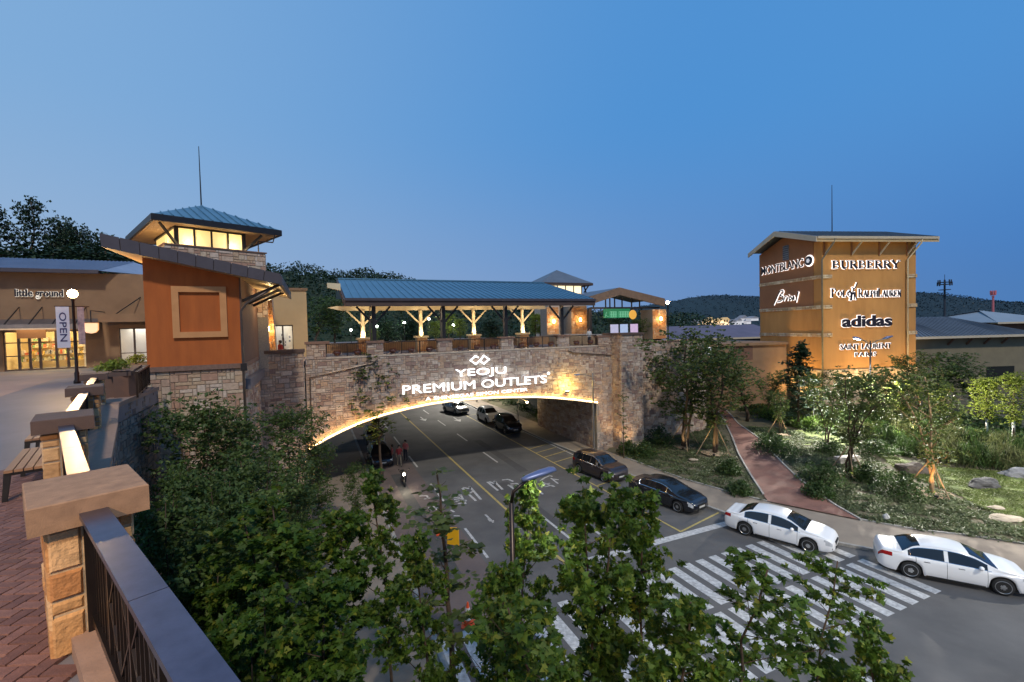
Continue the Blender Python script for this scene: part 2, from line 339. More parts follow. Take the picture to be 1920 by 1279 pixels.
# lettering
_dg = None
def text_me(s, size, extrude=0.0, offset=0.0, spacing=1.0, shear=0.0):
    cu = bpy.data.curves.new('t', 'FONT'); cu.body = s; cu.size = size; cu.extrude = extrude; cu.offset = offset; cu.space_character = spacing; cu.shear = shear
    cu.resolution_u = 3
    o = bpy.data.objects.new('t', cu); col.objects.link(o); dg = bpy.context.evaluated_depsgraph_get()
    me = bpy.data.meshes.new_from_object(o.evaluated_get(dg)); bpy.data.objects.remove(o); bpy.data.curves.remove(cu)
    v = np.zeros(len(me.vertices) * 3); me.vertices.foreach_get('co', v); return me, v.reshape(-1, 3)
def word(parent, s, x0, x1, z0, z1, y, m, halo=None, ext=0.03, bold=0.0, name='letter', slope=0.0, shear=0.0, halo_off=0.06, spacing=1.0, hy=0.02, rot=None):
    """lettering fitted to the rectangle x0..x1, z0..z1 on a wall plane; every letter its own part"""
    me, v = text_me(s, 1.0, 0, bold, spacing, shear); sx = (x1 - x0) / (v[:, 0].max() - v[:, 0].min()); sz = (z1 - z0) / max(1e-6, v[:, 1].max() - v[:, 1].min())
    mnx, mnz = v[:, 0].min(), v[:, 1].min()
    def place(vv, yy):
        X = x0 + (vv[:, 0] - mnx) * sx; Z = z0 + (vv[:, 1] - mnz) * sz + slope * (X - x0)
        out = np.stack([X, yy - vv[:, 2], Z], 1); return out if rot is None else rot(out)
    def put(me_, v_, nm, mt, yy):
        me_.vertices.foreach_set('co', place(v_, yy).ravel().astype(np.float32)); me_.materials.clear(); me_.materials.append(mt); me_.name = nm; me_.update()
        return link(nm, me_, parent)
    for i, ch in enumerate(s):
        if ch == ' ': continue
        _, pv = text_me(s[:i + 1], 1.0, 0, bold, spacing, shear); cm, cv = text_me(ch, 1.0, ext, bold, spacing, shear)
        if len(cv) == 0: continue
        cv[:, 0] += pv[:, 0].max() - cv[:, 0].max()
        put(cm, cv, name, mt=m, yy=y)
        if halo is not None:
            hm, hv = text_me(ch, 1.0, 0.004, bold + halo_off, spacing, shear); hv[:, 0] += pv[:, 0].max() - (hv[:, 0].max() - halo_off)
            put(hm, hv, 'halo', halo, y + ext + hy)
    bpy.data.meshes.remove(me)
def strokes(parent, name, m, polys, width, y, x0=0, z0=0, sx=1, sz=1, depth=0.05, frame=None):
    mb = MB()
    for pl in polys:
        wd = width
        if isinstance(pl, tuple): pl, wd = pl
        for a, b in zip(pl[:-1], pl[1:]):
            A = Vector((x0 + a[0] * sx, y, z0 + a[1] * sz)); B = Vector((x0 + b[0] * sx, y, z0 + b[1] * sz)); d = (B - A)
            if d.length < 1e-5: continue
            e = d.normalized() * wd * 0.3; mb.beam(A - e, B + e, wd, depth, up=(0, 1, 0))
    return mb.obj(name, m, parent)
# ------------------------------------------------------------------ frames
FB = Frame(7.73, 39.65, 23.6)                 # the bridge: x along its face, y behind it
PZ = 8.8                                      # plaza level
def interp(tab, x):
    if x <= tab[0][0]: return tab[0][1]
    for (a, va), (b, vb) in zip(tab[:-1], tab[1:]):
        if x <= b: return va + (vb - va) * (x - a) / (b - a)
    return tab[-1][1]
# kerb line (y -> x in the bridge frame) and back edge of the right sidewalk
KERB = [(-60, 60.0), (-40, 30), (-33, 16.5), (-29, 9.0), (-27, 6.3), (-24.5, 3.64), (-22.5, 2.1), (-20.6, 0.9), (-19.35, 0.08), (-17.5, -0.95), (-15.5, -1.6), (-13.4, -1.9), (-8, -2.15), (0.4, -2.6), (4, -2.9), (13, -2.9), (34, -2.9), (60, -2.9), (120, -2.9)]
BACK = [(-60, 68.0), (-40, 36), (-33, 22), (-29, 14.5), (-27, 11.6), (-25.3, 9.6), (-23.4, 7.6), (-21.8, 6.4), (-20.4, 4.95), (-18.4, 3.8), (-16.5, 2.75), (-14.4, 1.7), (-11.5, 0.8), (-8.6, 0.25), (-5, 0.1), (-2.1, 0.0), (120, 0.0)]
def toF(x, y):
    d = Vector((x, y)) - FB.o; return d.dot(FB.X), d.dot(FB.Y)
def garden_h(x, y):
    s, b = toF(x, y); e = s - interp(BACK, b)
    if e <= 0: return -0.25
    h = 0.13 + 0.035 * e + 0.10 * math.sin(s * 0.31 + 1) * math.sin(b * 0.27) * min(1, e / 5)
    return min(h, 2.2)
def GT(px, py):
    z = 0.2
    for _ in range(14):
        x, y = G(px, py, z); z = 0.5 * z + 0.5 * max(garden_h(x, y), 0)
    return x, y, garden_h(x, y)

# ------------------------------------------------------------------ ground, road, kerbs, sidewalks
q = MB(); q.add([(-3000, -1500, -0.35), (3000, -1500, -0.35), (3000, 4500, -0.35), (-3000, 4500, -0.35)], [(0, 1, 2, 3)])
structure(q, 'ground', mat('far_ground', (0.05, 0.06, 0.035), (0.03, 0.04, 0.022), rough=0.95, scale=0.05))
ys = [y for y in np.arange(-34, 121, 1.0)]
q = MB()
for a, b in zip(ys[:-1], ys[1:]):
    q.add([FB.w(-19.3, a), FB.w(interp(KERB, a), a), FB.w(interp(KERB, b), b), FB.w(-19.3, b)], [(0, 1, 2, 3)])
q.add([FB.w(-60, -60), FB.w(60, -60), FB.w(interp(KERB, -34), -34), FB.w(-60, -34)], [(0, 1, 2, 3)])
q.add([FB.w(-60, -34), FB.w(-19.3, -34), FB.w(-19.3, -28), FB.w(-60, -28)], [(0, 1, 2, 3)])
structure(q, 'road', m_asphalt)
q = MB()
for a, b in zip(range(-27, 60, 3), range(-24, 63, 3)):
    q.add([FB.w(-19.3, a, .004), FB.w(-15.9, a, .004), FB.w(-15.9, b, .004), FB.w(-19.3, b, .004)], [(0, 1, 2, 3)])
structure(q, 'red_tinted_lane', m_redasph)
ker = MB(); wal = MB()
ys2 = [float(y) for y in np.concatenate([np.arange(-40, -26, 2), np.arange(-26, -12, 0.6), np.arange(-12, 100, 3)])]
for a, b in zip(ys2[:-1], ys2[1:]):
    ka, kb = interp(KERB, a), interp(KERB, b); ba, bb = interp(BACK, a), interp(BACK, b)
    P = [FB.w(ka, a), FB.w(ka + .18, a), FB.w(kb + .18, b), FB.w(kb, b)]
    ker.hexa([(p[0], p[1], -0.1) for p in P] + [(p[0], p[1], 0.14) for p in P])
    P = [FB.w(ka + .18, a), FB.w(ba + .02, a), FB.w(bb + .02, b), FB.w(kb + .18, b)]
    wal.hexa([(p[0], p[1], -0.1) for p in P] + [(p[0], p[1], 0.125) for p in P])
structure(ker, 'kerb', m_kerb); structure(wal, 'sidewalk', m_walk)
lk = MB(); lw = MB()
for a, b in zip(range(-26, 96, 2), range(-24, 98, 2)):
    P = [FB.w(-19.5, a), FB.w(-19.3, a), FB.w(-19.3, b), FB.w(-19.5, b)]; lk.hexa([(p[0], p[1], -0.1) for p in P] + [(p[0], p[1], 0.14) for p in P])
    P = [FB.w(-23.6, a), FB.w(-19.5, a), FB.w(-19.5, b), FB.w(-23.6, b)]; lw.hexa([(p[0], p[1], -0.1) for p in P] + [(p[0], p[1], 0.125) for p in P])
structure(lk, 'kerb', m_kerb); structure(lw, 'sidewalk', m_walk)
# rear edging stone of the garden
q = MB()
for a, b in zip(ys2[:-1], ys2[1:]):
    if b > -2: break
    if -18.6 < a < -14.6: continue
    ba, bb = interp(BACK, a), interp(BACK, b)
    P = [FB.w(ba + .02, a), FB.w(ba + .14, a), FB.w(bb + .14, b), FB.w(bb + .02, b)]; q.hexa([(p[0], p[1], -0.1) for p in P] + [(p[0], p[1], 0.19) for p in P])
structure(q, 'garden_edging', m_kerb)

# garden ground, one uneven sheet right of the road
nx, ny = 130, 110; vs = []; fs = []
for j in range(ny):
    for i in range(nx):
        s_ = -4 + (i / (nx - 1)) ** 1.25 * 150; b_ = -44 + (j / (ny - 1)) ** 1.1 * 190
        x, y, _z = FB.w(s_, b_); vs.append((x, y, garden_h(x, y) + (rnd.uniform(-.03, .03) if s_ > interp(BACK, b_) + .4 else 0)))
for j in range(ny - 1):
    for i in range(nx - 1):
        if all(vs[k][2] < -0.2 for k in (j * nx + i, j * nx + i + 1, (j + 1) * nx + i + 1, (j + 1) * nx + i)): continue
        fs.append((j * nx + i, j * nx + i + 1, (j + 1) * nx + i + 1, (j + 1) * nx + i))
q = MB(); q.add(vs, fs); q.sm = True; structure(q, 'garden_ground', m_soil)
# left embankment behind the bridge
q = MB(); q.add([FB.w(-60, 14, 0.0), FB.w(-23.6, 14, 0.1), FB.w(-23.6, 120, 0.1), FB.w(-60, 120, 8.0)], [(0, 1, 2, 3)]); structure(q, 'embankment', m_lawn)
q = MB(); q.add([FB.w(-44, -34, 0.05), FB.w(-23.6, -34, 0.05), FB.w(-23.6, 1, 0.05), FB.w(-44, 1, 0.05)], [(0, 1, 2, 3)]); structure(q, 'planting_bed_ground', m_soil)

# red path through the garden
PL = [(1.75, -14.5), (4.6, -11.1), (8.0, -7.2), (11.5, -3.6), (15.0, 0.1), (17.3, 2.6), (20, 6), (24, 11)]
PR = [(3.75, -18.5), (4.45, -16.7), (6.4, -13.4), (9.3, -9.6), (12.7, -5.4), (16.1, -0.4), (18.7, 2.7), (22.5, 8)]
def resample(P, n):
    d = [0]
    for a, b in zip(P[:-1], P[1:]): d.append(d[-1] + math.hypot(b[0] - a[0], b[1] - a[1]))
    return [tuple(np.interp(t, d, [p[k] for p in P]) for k in (0, 1)) for t in np.linspace(0, d[-1], n)]
pl, pr = resample(PL, 34), resample(PR, 34)
q = MB(); e1 = MB()
def onter(s, b, dz): x, y, _ = FB.w(s, b); return (x, y, max(garden_h(x, y), 0.13) + dz)
for k in range(33):
    rows = []
    for t in (k, k + 1): rows.append([onter(pl[t][0] + (pr[t][0] - pl[t][0]) * u, pl[t][1] + (pr[t][1] - pl[t][1]) * u, 0.06) for u in (0, .33, .67, 1)])
    for c in range(3): q.add([rows[0][c], rows[0][c + 1], rows[1][c + 1], rows[1][c]], [(0, 1, 2, 3)])
    for P in (pl, pr):
        if P is pl and k < 1: continue
        a, b = onter(*P[k], .045), onter(*P[k + 1], .045); e1.beam(a, b, 0.12, 0.12)
structure(q, 'path', m_path); structure(e1, 'path_edging', m_kerb)

# lawn on the right, mulch rings come with the trees
def drape(name, poly_px, m, dz=0.05, n=16):
    pts = [GT(*p)[:2] for p in poly_px]; c = Vector((sum(p[0] for p in pts) / len(pts), sum(p[1] for p in pts) / len(pts)))
    q = MB(); R = 8; rim = resample([*pts, pts[0]], 48)[:-1]; vs = [(c.x, c.y, garden_h(*c) + dz)]
    for r in range(1, R + 1):
        for p in rim: x = c.x + (p[0] - c.x) * r / R; y = c.y + (p[1] - c.y) * r / R; vs.append((x, y, garden_h(x, y) + dz))
    k = len(rim); fs = [(0, 1 + i, 1 + (i + 1) % k) for i in range(k)]
    for r in range(R - 1):
        for i in range(k): a = 1 + r * k; fs.append((a + i, a + k + i, a + k + (i + 1) % k, a + (i + 1) % k))
    q.add(vs, fs); q.sm = True; return structure(q, name, m)
drape('lawn', [(1632, 842), (1700, 868), (1780, 878), (1920, 888), (2050, 895), (2060, 960), (1925, 985), (1860, 962), (1800, 930), (1740, 905), (1690, 885)], m_lawn)
drape('lawn', [(1405, 800), (1480, 806), (1560, 812), (1600, 836), (1545, 838), (1470, 832), (1420, 822)], m_lawn, 0.05)

# ------------------------------------------------------------------ painted markings (bridge frame coordinates)
def mark(name, m, rects, z=0.008, label=None):
    q = MB()
    for x0, x1, y0, y1 in rects: q.add([FB.w(x0, y0, z), FB.w(x1, y0, z), FB.w(x1, y1, z), FB.w(x0, y1, z)], [(0, 1, 2, 3)])
    return structure(q, name, m, label)
mark('centre_line', m_yellow, [(-12.68, -12.53, -15.1, 60)])
for y0 in np.arange(-14.6, 46, 8.0): mark('lane_dash', m_white, [(-9.55, -9.41, y0 - .25, y0 + 3.2)])
for y0 in np.arange(-13.0, 46, 8.0): mark('lane_dash', m_white, [(-15.72, -15.58, y0, y0 + 3.6)])
mark('parking_line', m_yellow, [(-5.58, -5.46, -15.0, 34)])
mark('lane_dash', m_white, [(-11.2, -11.05, -14.6, -7.4)])
for y0 in (-14.9, -7.1, -1.0, 0.7, 2.2, 3.6, 9.5, 15.5, 21.5):
    q = MB(); q.add([FB.w(-5.46, y0, .008), FB.w(-5.46, y0 - .12, .008), FB.w(interp(KERB, y0) - .12, y0 + .75, .008), FB.w(interp(KERB, y0) - .12, y0 + .87, .008)], [(0, 1, 2, 3)]); structure(q, 'bay_mark', m_yellow)
mark('kerb_line', m_white, [(-3.0, -2.88, -1.2, 34)])
mark('stop_line', m_white, [(-12.4, -2.5, -15.55, -15.1)])
# zebra crossing: two rows of bars
x = -0.2
while x > -19.2:
    mark('crossing_bar', m_white, [(x - .46, x, -20.45, -17.55)]); mark('crossing_bar', m_white, [(x - .46, x, -23.6, -20.75)]); x -= 0.81
x = -21.0
mark('corner_line', m_white, [(-7.9, -7.75, -27.5, -23.9)])
# second crossing over the left arm
for k in range(9): mark('crossing_bar', m_white, [(-12.6 - k * .81, -12.14 - k * .81, -27.8, -24.9)])
# road lettering, laid on the lanes
def glyphs(polys, wd=0.13):
    q = MB()
    for pl_ in polys:
        P = [Vector(G(*p)) for p in pl_]
        for a, b in zip(P[:-1], P[1:]):
            d = (b - a).normalized(); n_ = Vector((-d.y, d.x)) * wd / 2
            q.add([(*(a - n_), .009), (*(a + n_), .009), (*(b + n_), .009), (*(b - n_), .009)], [(3, 2, 1, 0)])
    structure(q, 'road_lettering', m_white)
z7 = lambda L_: [[(840 + x * .125, 870 + y * .125) for x, y in p] for p in L_]
glyphs(z7([[(590, 270), (750, 400)], [(615, 265), (700, 300), (715, 265)], [(690, 258), (820, 385)]]), .16)
glyphs(z7([[(810, 243), (905, 232), (980, 265)], [(900, 315), (1005, 385)], [(935, 305), (1035, 292), (1050, 335)], [(905, 325), (975, 335)]]), .16)
glyphs(z7([[(1385, 255), (1450, 210), (1530, 175), (1565, 190)], [(1545, 215), (1650, 295)], [(1560, 225), (1660, 240)], [(1400, 270), (1590, 345)], [(1430, 310), (1530, 290)], [(1450, 345), (1560, 320), (1600, 345)]]), .13)
glyphs(z7([[(215, 365), (420, 555)], [(225, 355), (330, 375), (325, 335)], [(325, 440), (370, 415)], [(325, 340), (495, 535)]]), .16)
glyphs(z7([[(75, 485), (160, 460), (190, 480)], [(70, 510), (180, 500)], [(90, 535), (205, 520)], [(115, 565), (230, 540)], [(150, 600), (240, 575), (275, 550)], [(185, 460), (265, 600)], [(215, 540), (275, 545)]]), .14)
z72 = lambda L_: [[(760 + x * .1875, 860 + y * .1875) for x, y in p] for p in L_]
glyphs(z72([[(140, 375), (215, 372), (225, 390)], [(185, 405), (250, 395)], [(255, 445), (318, 512)], [(235, 490), (265, 520)], [(305, 470), (320, 500)]]), .12)
glyphs(z72([[(455, 515), (490, 535)], [(480, 572), (545, 575)], [(800, 560), (880, 640)], [(830, 600), (850, 630), (885, 620)]]), .12)
# arrows far under the bridge
def arrow(s, b, m=m_white):
    q = MB(); q.add([FB.w(s - .08, b, .009), FB.w(s + .08, b, .009), FB.w(s + .08, b + 1.8, .009), FB.w(s - .08, b + 1.8, .009)], [(0, 1, 2, 3)])
    q.add([FB.w(s - .45, b + .2, .009), FB.w(s, b - 1.1, .009), FB.w(s + .45, b + .2, .009)], [(0, 1, 2)]); structure(q, 'lane_arrow', m)
arrow(-10.9, 22); arrow(-7.3, 19.5)

# ------------------------------------------------------------------ plaza, upper level left of the camera
PIL = [Vector(p) for p in ((-3.26, 3.41), (-6.5, 6.55), (-9.8, 10.4), (-12.95, 14.05))]
OUT = [Vector((2.2, -1.3)), Vector((-0.35, 0.91)), *PIL, Vector((-15.1, 18.4))]     # centre line of the parapet
def offs(P, d):
    r = []
    dl = d if hasattr(d, '__len__') else [d] * len(P)
    for i, p in enumerate(P):
        t = (P[min(i + 1, len(P) - 1)] - P[max(i - 1, 0)]).normalized(); r.append(p + Vector((t.y, -t.x)) * dl[i])
    return r
OD = [.10, .10, .12, .34, .42, .45, .5]
outer = offs(OUT, [v + .06 for v in OD])      # to the right, over the drop
PVC = Vector(G(454, 681, 9.6)); FP = Frame(PVC.x, PVC.y, 23.6)        # pavilion corner
pvs, pvb = toF(*PVC)
poly = [tuple(p) for p in outer] + [FB.w(pvs - 4.6, pvb + .1)[:2], FB.w(pvs + .3, pvb + .3)[:2], FB.w(pvs + .3, 0.4)[:2], FB.w(-23.3, 0.4)[:2], FB.w(-23.3, 13)[:2], FB.w(-60, 40)[:2], (-90, 60), (-90, -40), (8, -40)]
q = MB(); n = len(poly); q.add([(x, y, PZ) for x, y in poly] + [(x, y, PZ - 0.5) for x, y in poly], [tuple(range(n))[::-1], tuple(range(n, 2 * n))] + [(i, (i + 1) % n, n + (i + 1) % n, n + i) for i in range(n)])
plaza = structure(q, 'plaza', m_plaza)
# band of paler concrete in front of the shop
def gz(L_): return [(*G(x, y, PZ), PZ + .004) for x, y in L_]
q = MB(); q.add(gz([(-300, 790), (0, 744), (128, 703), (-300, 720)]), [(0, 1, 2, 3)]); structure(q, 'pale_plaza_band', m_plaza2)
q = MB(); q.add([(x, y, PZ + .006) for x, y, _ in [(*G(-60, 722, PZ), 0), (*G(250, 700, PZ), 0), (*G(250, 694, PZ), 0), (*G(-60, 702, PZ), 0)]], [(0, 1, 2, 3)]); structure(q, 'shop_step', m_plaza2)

# red pavers near the camera, each its own piece
pav = []
d_al = (PIL[1] - PIL[0]).normalized(); a_p = math.atan2(d_al.y, d_al.x) + math.radians(45)
ex, ey = Vector((math.cos(a_p), math.sin(a_p))), Vector((-math.sin(a_p), math.cos(a_p)))
c0 = Vector((-5.2, 5.0)); inner = offs(OUT, -0.42)
pb = MB(); bl, bw, gp = 0.216, 0.108, 0.008
def vis(p):
    s_ = (p - PIL[0]).dot(d_al); nrm = Vector((-d_al.y, d_al.x)); t_ = (p - PIL[0]).dot(nrm)
    return -3.4 < s_ < 6.8 and 0.1 < t_ < 4.6
keepp = []
for i in range(-70, 70):
    for j in range(-70, 70):
        kind = {0: 0, 3: 1}.get((i - j) % 4)
        if kind is None: continue
        lx, ly = (2, 1) if kind == 0 else (1, 2)
        ctr = c0 + ex * ((i + lx / 2) * bw) + ey * ((j + ly / 2) * bw)
        if vis(ctr): keepp.append((ctr, kind))
camxy = Vector((0, 0))
def infr(c):
    v = M3.inverted() @ Vector((c.x, c.y, PZ)); return v.z < -0.5 and abs(v.x / v.z) < 1.16 and abs(v.y / v.z) < 0.78
keepp = [k for k in keepp if infr(k[0])]
keepp.sort(key=lambda t: t[0].length)
pmesh = []
for kind in (0, 1):
    lx, ly = ((bl, bw) if kind == 0 else (bw, bl)); m_ = MB(); a, b = lx / 2 - gp / 2, ly / 2 - gp / 2; e = .004
    m_.add([(-a, -b, 0), (a, -b, 0), (a, b, 0), (-a, b, 0), (-a + e, -b + e, .022), (a - e, -b + e, .022), (a - e, b - e, .022), (-a + e, b - e, .022)], [(4, 5, 6, 7), (0, 1, 5, 4), (1, 2, 6, 5), (2, 3, 7, 6), (3, 0, 4, 7)])
    pmesh.append((m_, m_.mesh('paver', m_paver)))
rest = MB(); Rz = Matrix.Rotation(a_p, 3, 'Z')
for k, (ctr, kind) in enumerate(keepp):
    zz = PZ + 0.001 + rnd.uniform(0, .004)
    if k < 300:
        o = link('paver', pmesh[kind][1], plaza); o.location = (ctr.x, ctr.y, zz); o.rotation_euler = (0, 0, a_p)
    else:
        rest.add([tuple(Rz @ Vector(v) + Vector((ctr.x, ctr.y, zz))) for v in pmesh[kind][0].v], pmesh[kind][0].f)
if rest.f: stuff(rest.obj('pavers', m_paver, plaza))

# retaining wall under the parapet
rw = thing('retaining_wall', 'high rubble stone retaining wall below the plaza edge', 'wall')
rp = offs(OUT, OD); body = MB(); st_ = MB(); cop = MB()
for k, (a, b) in enumerate(zip(rp[:-1], rp[1:])):
    L_ = (b - a).length; t = (b - a).normalized(); nn = Vector((t.y, -t.x))
    body.hexa([(*(a - nn * .6), -0.3), (*a, -0.3), (*b, -0.3), (*(b - nn * .6), -0.3), (*(a - nn * .6), PZ - .5), (*a, PZ - .5), (*b, PZ - .5), (*(b - nn * .6), PZ - .5)])
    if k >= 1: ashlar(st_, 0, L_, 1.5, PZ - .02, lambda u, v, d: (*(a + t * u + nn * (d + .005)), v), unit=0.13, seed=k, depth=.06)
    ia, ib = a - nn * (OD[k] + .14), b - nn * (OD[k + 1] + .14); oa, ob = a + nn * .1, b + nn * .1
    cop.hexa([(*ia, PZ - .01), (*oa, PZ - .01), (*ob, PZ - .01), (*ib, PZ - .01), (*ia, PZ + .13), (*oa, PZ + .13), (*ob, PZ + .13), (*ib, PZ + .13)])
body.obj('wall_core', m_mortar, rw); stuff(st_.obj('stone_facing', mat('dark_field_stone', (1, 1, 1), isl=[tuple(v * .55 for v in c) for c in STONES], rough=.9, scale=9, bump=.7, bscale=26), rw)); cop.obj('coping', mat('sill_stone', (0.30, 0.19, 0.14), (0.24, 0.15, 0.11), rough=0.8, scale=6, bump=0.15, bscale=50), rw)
# ------------------------------------------------------------------ the road bridge
ARCH = [(-23.5, 3.15), (-22.4, 3.75), (-21.2, 4.25), (-20, 4.66), (-18.5, 5.02), (-17, 5.27), (-15.4, 5.46), (-13.8, 5.56), (-12.1, 5.58), (-10.3, 5.53), (-8.55, 5.42), (-6.6, 5.28), (-4.7, 5.04), (-2.7, 4.7), (-0.57, 4.28)]
SILL = 9.18
br = FB.root('footbridge', 'stone faced arched bridge over the road with glowing arch edge', 'bridge')
def fb(x, y, z): return (x, y, z)
q = MB()          # spandrel wall above the arch, with its soffit
for (a, za), (b, zb) in zip(ARCH[:-1], ARCH[1:]):
    q.hexa([(a, 0, za), (b, 0, zb), (b, 0.6, zb), (a, 0.6, za), (a, 0, SILL), (b, 0, SILL), (b, 0.6, SILL), (a, 0.6, SILL)])
q.box(-.57, 1.12, 0, .6, -.2, SILL); q.obj('spandrel_wall', m_mortar, br)
q = MB()
for (a, za), (b, zb) in zip(ARCH[:-1], ARCH[1:]):
    q.hexa([(a, .6, za), (b, .6, zb), (b, 11.4, zb), (a, 11.4, za), (a, .6, za + .4), (b, .6, zb + .4), (b, 11.4, zb + .4), (a, 11.4, za + .4)])
q.obj('vault', mat('concrete_soffit', (0.16, 0.145, 0.13), rough=.9, scale=1.5, bump=.1), br)
q = MB(); q.box(-24, 3.4, .6, 12, 8.4, 9.05); q.obj('deck', m_plaza2, br)
st_ = MB()
def abovearch(x, z): return z > interp(ARCH, x) + .10
ashlar(st_, -23.5, 1.12, 0, SILL - .03, lambda u, v, d: (u, -d, v), unit=.15, keep=lambda x, z: x > -.57 or abovearch(x, z), seed=11, depth=.05)
stuff(st_.obj('stone_facing', m_stone, br))
q = MB(); st_ = MB()      # right abutment: inner face and the block that steps forward
q.box(-.57, 1.12, .6, 11.4, -.2, 8.4); q.box(1.12, 3.4, -1.35, 12, -.2, 10.12); q.obj('abutment_core', m_mortar, br)
ashlar(st_, .6, 11.4, 0, 4.3, lambda u, v, d: (-.57 - d, u, v), unit=.17, seed=12)
ashlar(st_, -1.35, 0, 0, 10.1, lambda u, v, d: (1.12 - d, u, v), unit=.15, seed=13)
ashlar(st_, 1.12, 3.4, 0, 10.1, lambda u, v, d: (u, -1.35 - d, v), unit=.15, seed=14)
stuff(st_.obj('stone_facing', m_stone, br))
q = MB(); q.box(1.0, 3.52, -1.5, 1.2, 10.12, 10.3); q.obj('pier_cap', m_capdark, br)
q = MB(); st_ = MB(); q.box(-30, -23.5, 0.5, 11.4, -.2, 8.3); q.box(-27.2, -23.6, -.75, .6, -.2, 9.72); q.obj('abutment_core', m_mortar, br)
ashlar(st_, -27.2, -23.6, 0, 9.7, lambda u, v, d: (u, -.75 - d, v), unit=.16, seed=15)
ashlar(st_, -.75, 0, 0, 9.7, lambda u, v, d: (-23.6 + d, u, v), unit=.16, seed=16)
stuff(st_.obj('stone_facing', m_stone, br))
q = MB(); q.box(-27.25, -23.5, -.9, .3, 9.72, 9.92); q.obj('parapet_cap', m_capdark, br)
# first raised bay of the parapet, left
q = MB(); q.box(-23.4, -22.2, -.02, .45, SILL, 10.2); q.box(-23.5, -21.95, -.12, .5, 10.2, 10.38); q.obj('parapet_block', m_cap, br)
st_ = MB(); ashlar(st_, -23.4, -22.2, SILL, 10.2, lambda u, v, d: (u, -.02 - d, v), unit=.15, seed=17); stuff(st_.obj('stone_facing', m_stone, br))
# parapet piers
PX = [-18.97, -13.92, -8.84, -3.7]
for i, x in enumerate(PX):
    q = MB(); q.box(x - .52, x + .52, .02, .55, SILL, 10.14); o = q.obj('parapet_pier', m_mortar, br)
    st_ = MB(); ashlar(st_, x - .52, x + .52, SILL, 10.14, lambda u, v, d: (u, .02 - d, v), unit=.15, seed=20 + i); ashlar(st_, .02, .55, SILL, 10.14, lambda u, v, d: (x + .52 + d, u, v), unit=.15, seed=30 + i); ashlar(st_, .02, .55, SILL, 10.14, lambda u, v, d: (x - .52 - d, u, v), unit=.15, seed=40 + i)
    stuff(st_.obj('stone_facing', m_stone, o)); q = MB(); q.box(x - .62, x + .62, -.1, .66, 10.14, 10.3); q.obj('pier_cap', m_cap, o)
# raised end of the parapet, right
q = MB(); q.box(-.3, 1.12, -.03, .45, SILL, 9.95); q.box(-.4, 1.1, -.1, .5, 9.95, 10.1); q.obj('parapet_block', m_cap, br)
st_ = MB(); ashlar(st_, -.3, 1.12, SILL, 9.93, lambda u, v, d: (u, -.03 - d, v), unit=.15, seed=18); stuff(st_.obj('stone_facing', m_stone, br))
# sill band, glowing LED channel along the arch and the copper drain line
q = MB(); q.box(-22.2, -.3, -.06, .5, SILL, SILL + .1); q.obj('sill', mat('sill_lit', (.5, .42, .34), rough=.8, scale=6), br)  # pale tone stands for warm light falling on the sill
q = MB()
for (a, za), (b, zb) in zip(ARCH[:-1], ARCH[1:]):
    q.hexa([(a, -.24, za - .05), (b, -.24, zb - .05), (b, .02, zb - .05), (a, .02, za - .05), (a, -.24, za + .05), (b, -.24, zb + .05), (b, .02, zb + .05), (a, .02, za + .05)])
q.obj('arch_ledge', mat('arch_ledge', (.4, .3, .2), rough=.8, scale=6), br)
q = MB()
for (a, za), (b, zb) in zip(ARCH[:-1], ARCH[1:]):
    q.hexa([(a, -.22, za + .052), (b, -.22, zb + .052), (b, -.15, zb + .052), (a, -.15, za + .052), (a, -.22, za + .085), (b, -.22, zb + .085), (b, -.15, zb + .085), (a, -.15, za + .085)])
led = q.obj('light_strip', emis('led_warm', (1.0, .58, .19), 42), br)
q = MB()
for (a, za), (b, zb) in zip(ARCH[:-1], ARCH[1:]):
    q.hexa([(a, -.244, za - .03), (b, -.244, zb - .03), (b, -.2405, zb - .03), (a, -.2405, za - .03), (a, -.244, za + .04), (b, -.244, zb + .04), (b, -.2405, zb + .04), (a, -.2405, za + .04)])
q.obj('light_lens', emis('led_lens', (1.0, .66, .30), 1.6), br)
q = MB(); q.tube([(-23.25, -.12, 0.2), (-23.25, -.12, 8.0), (-21.6, -.12, 8.3), (-19.2, -.12, 8.75), (-18.85, -.12, 9.0)], .05, 6); q.obj('drain_pipe', m_pipe, br)
q = MB(); q.tube([(-3.4, -.12, 8.95), (-2.9, -.12, 8.75), (1.0, -.12, 8.35)], .05, 6); q.obj('drain_pipe', m_pipe, br)
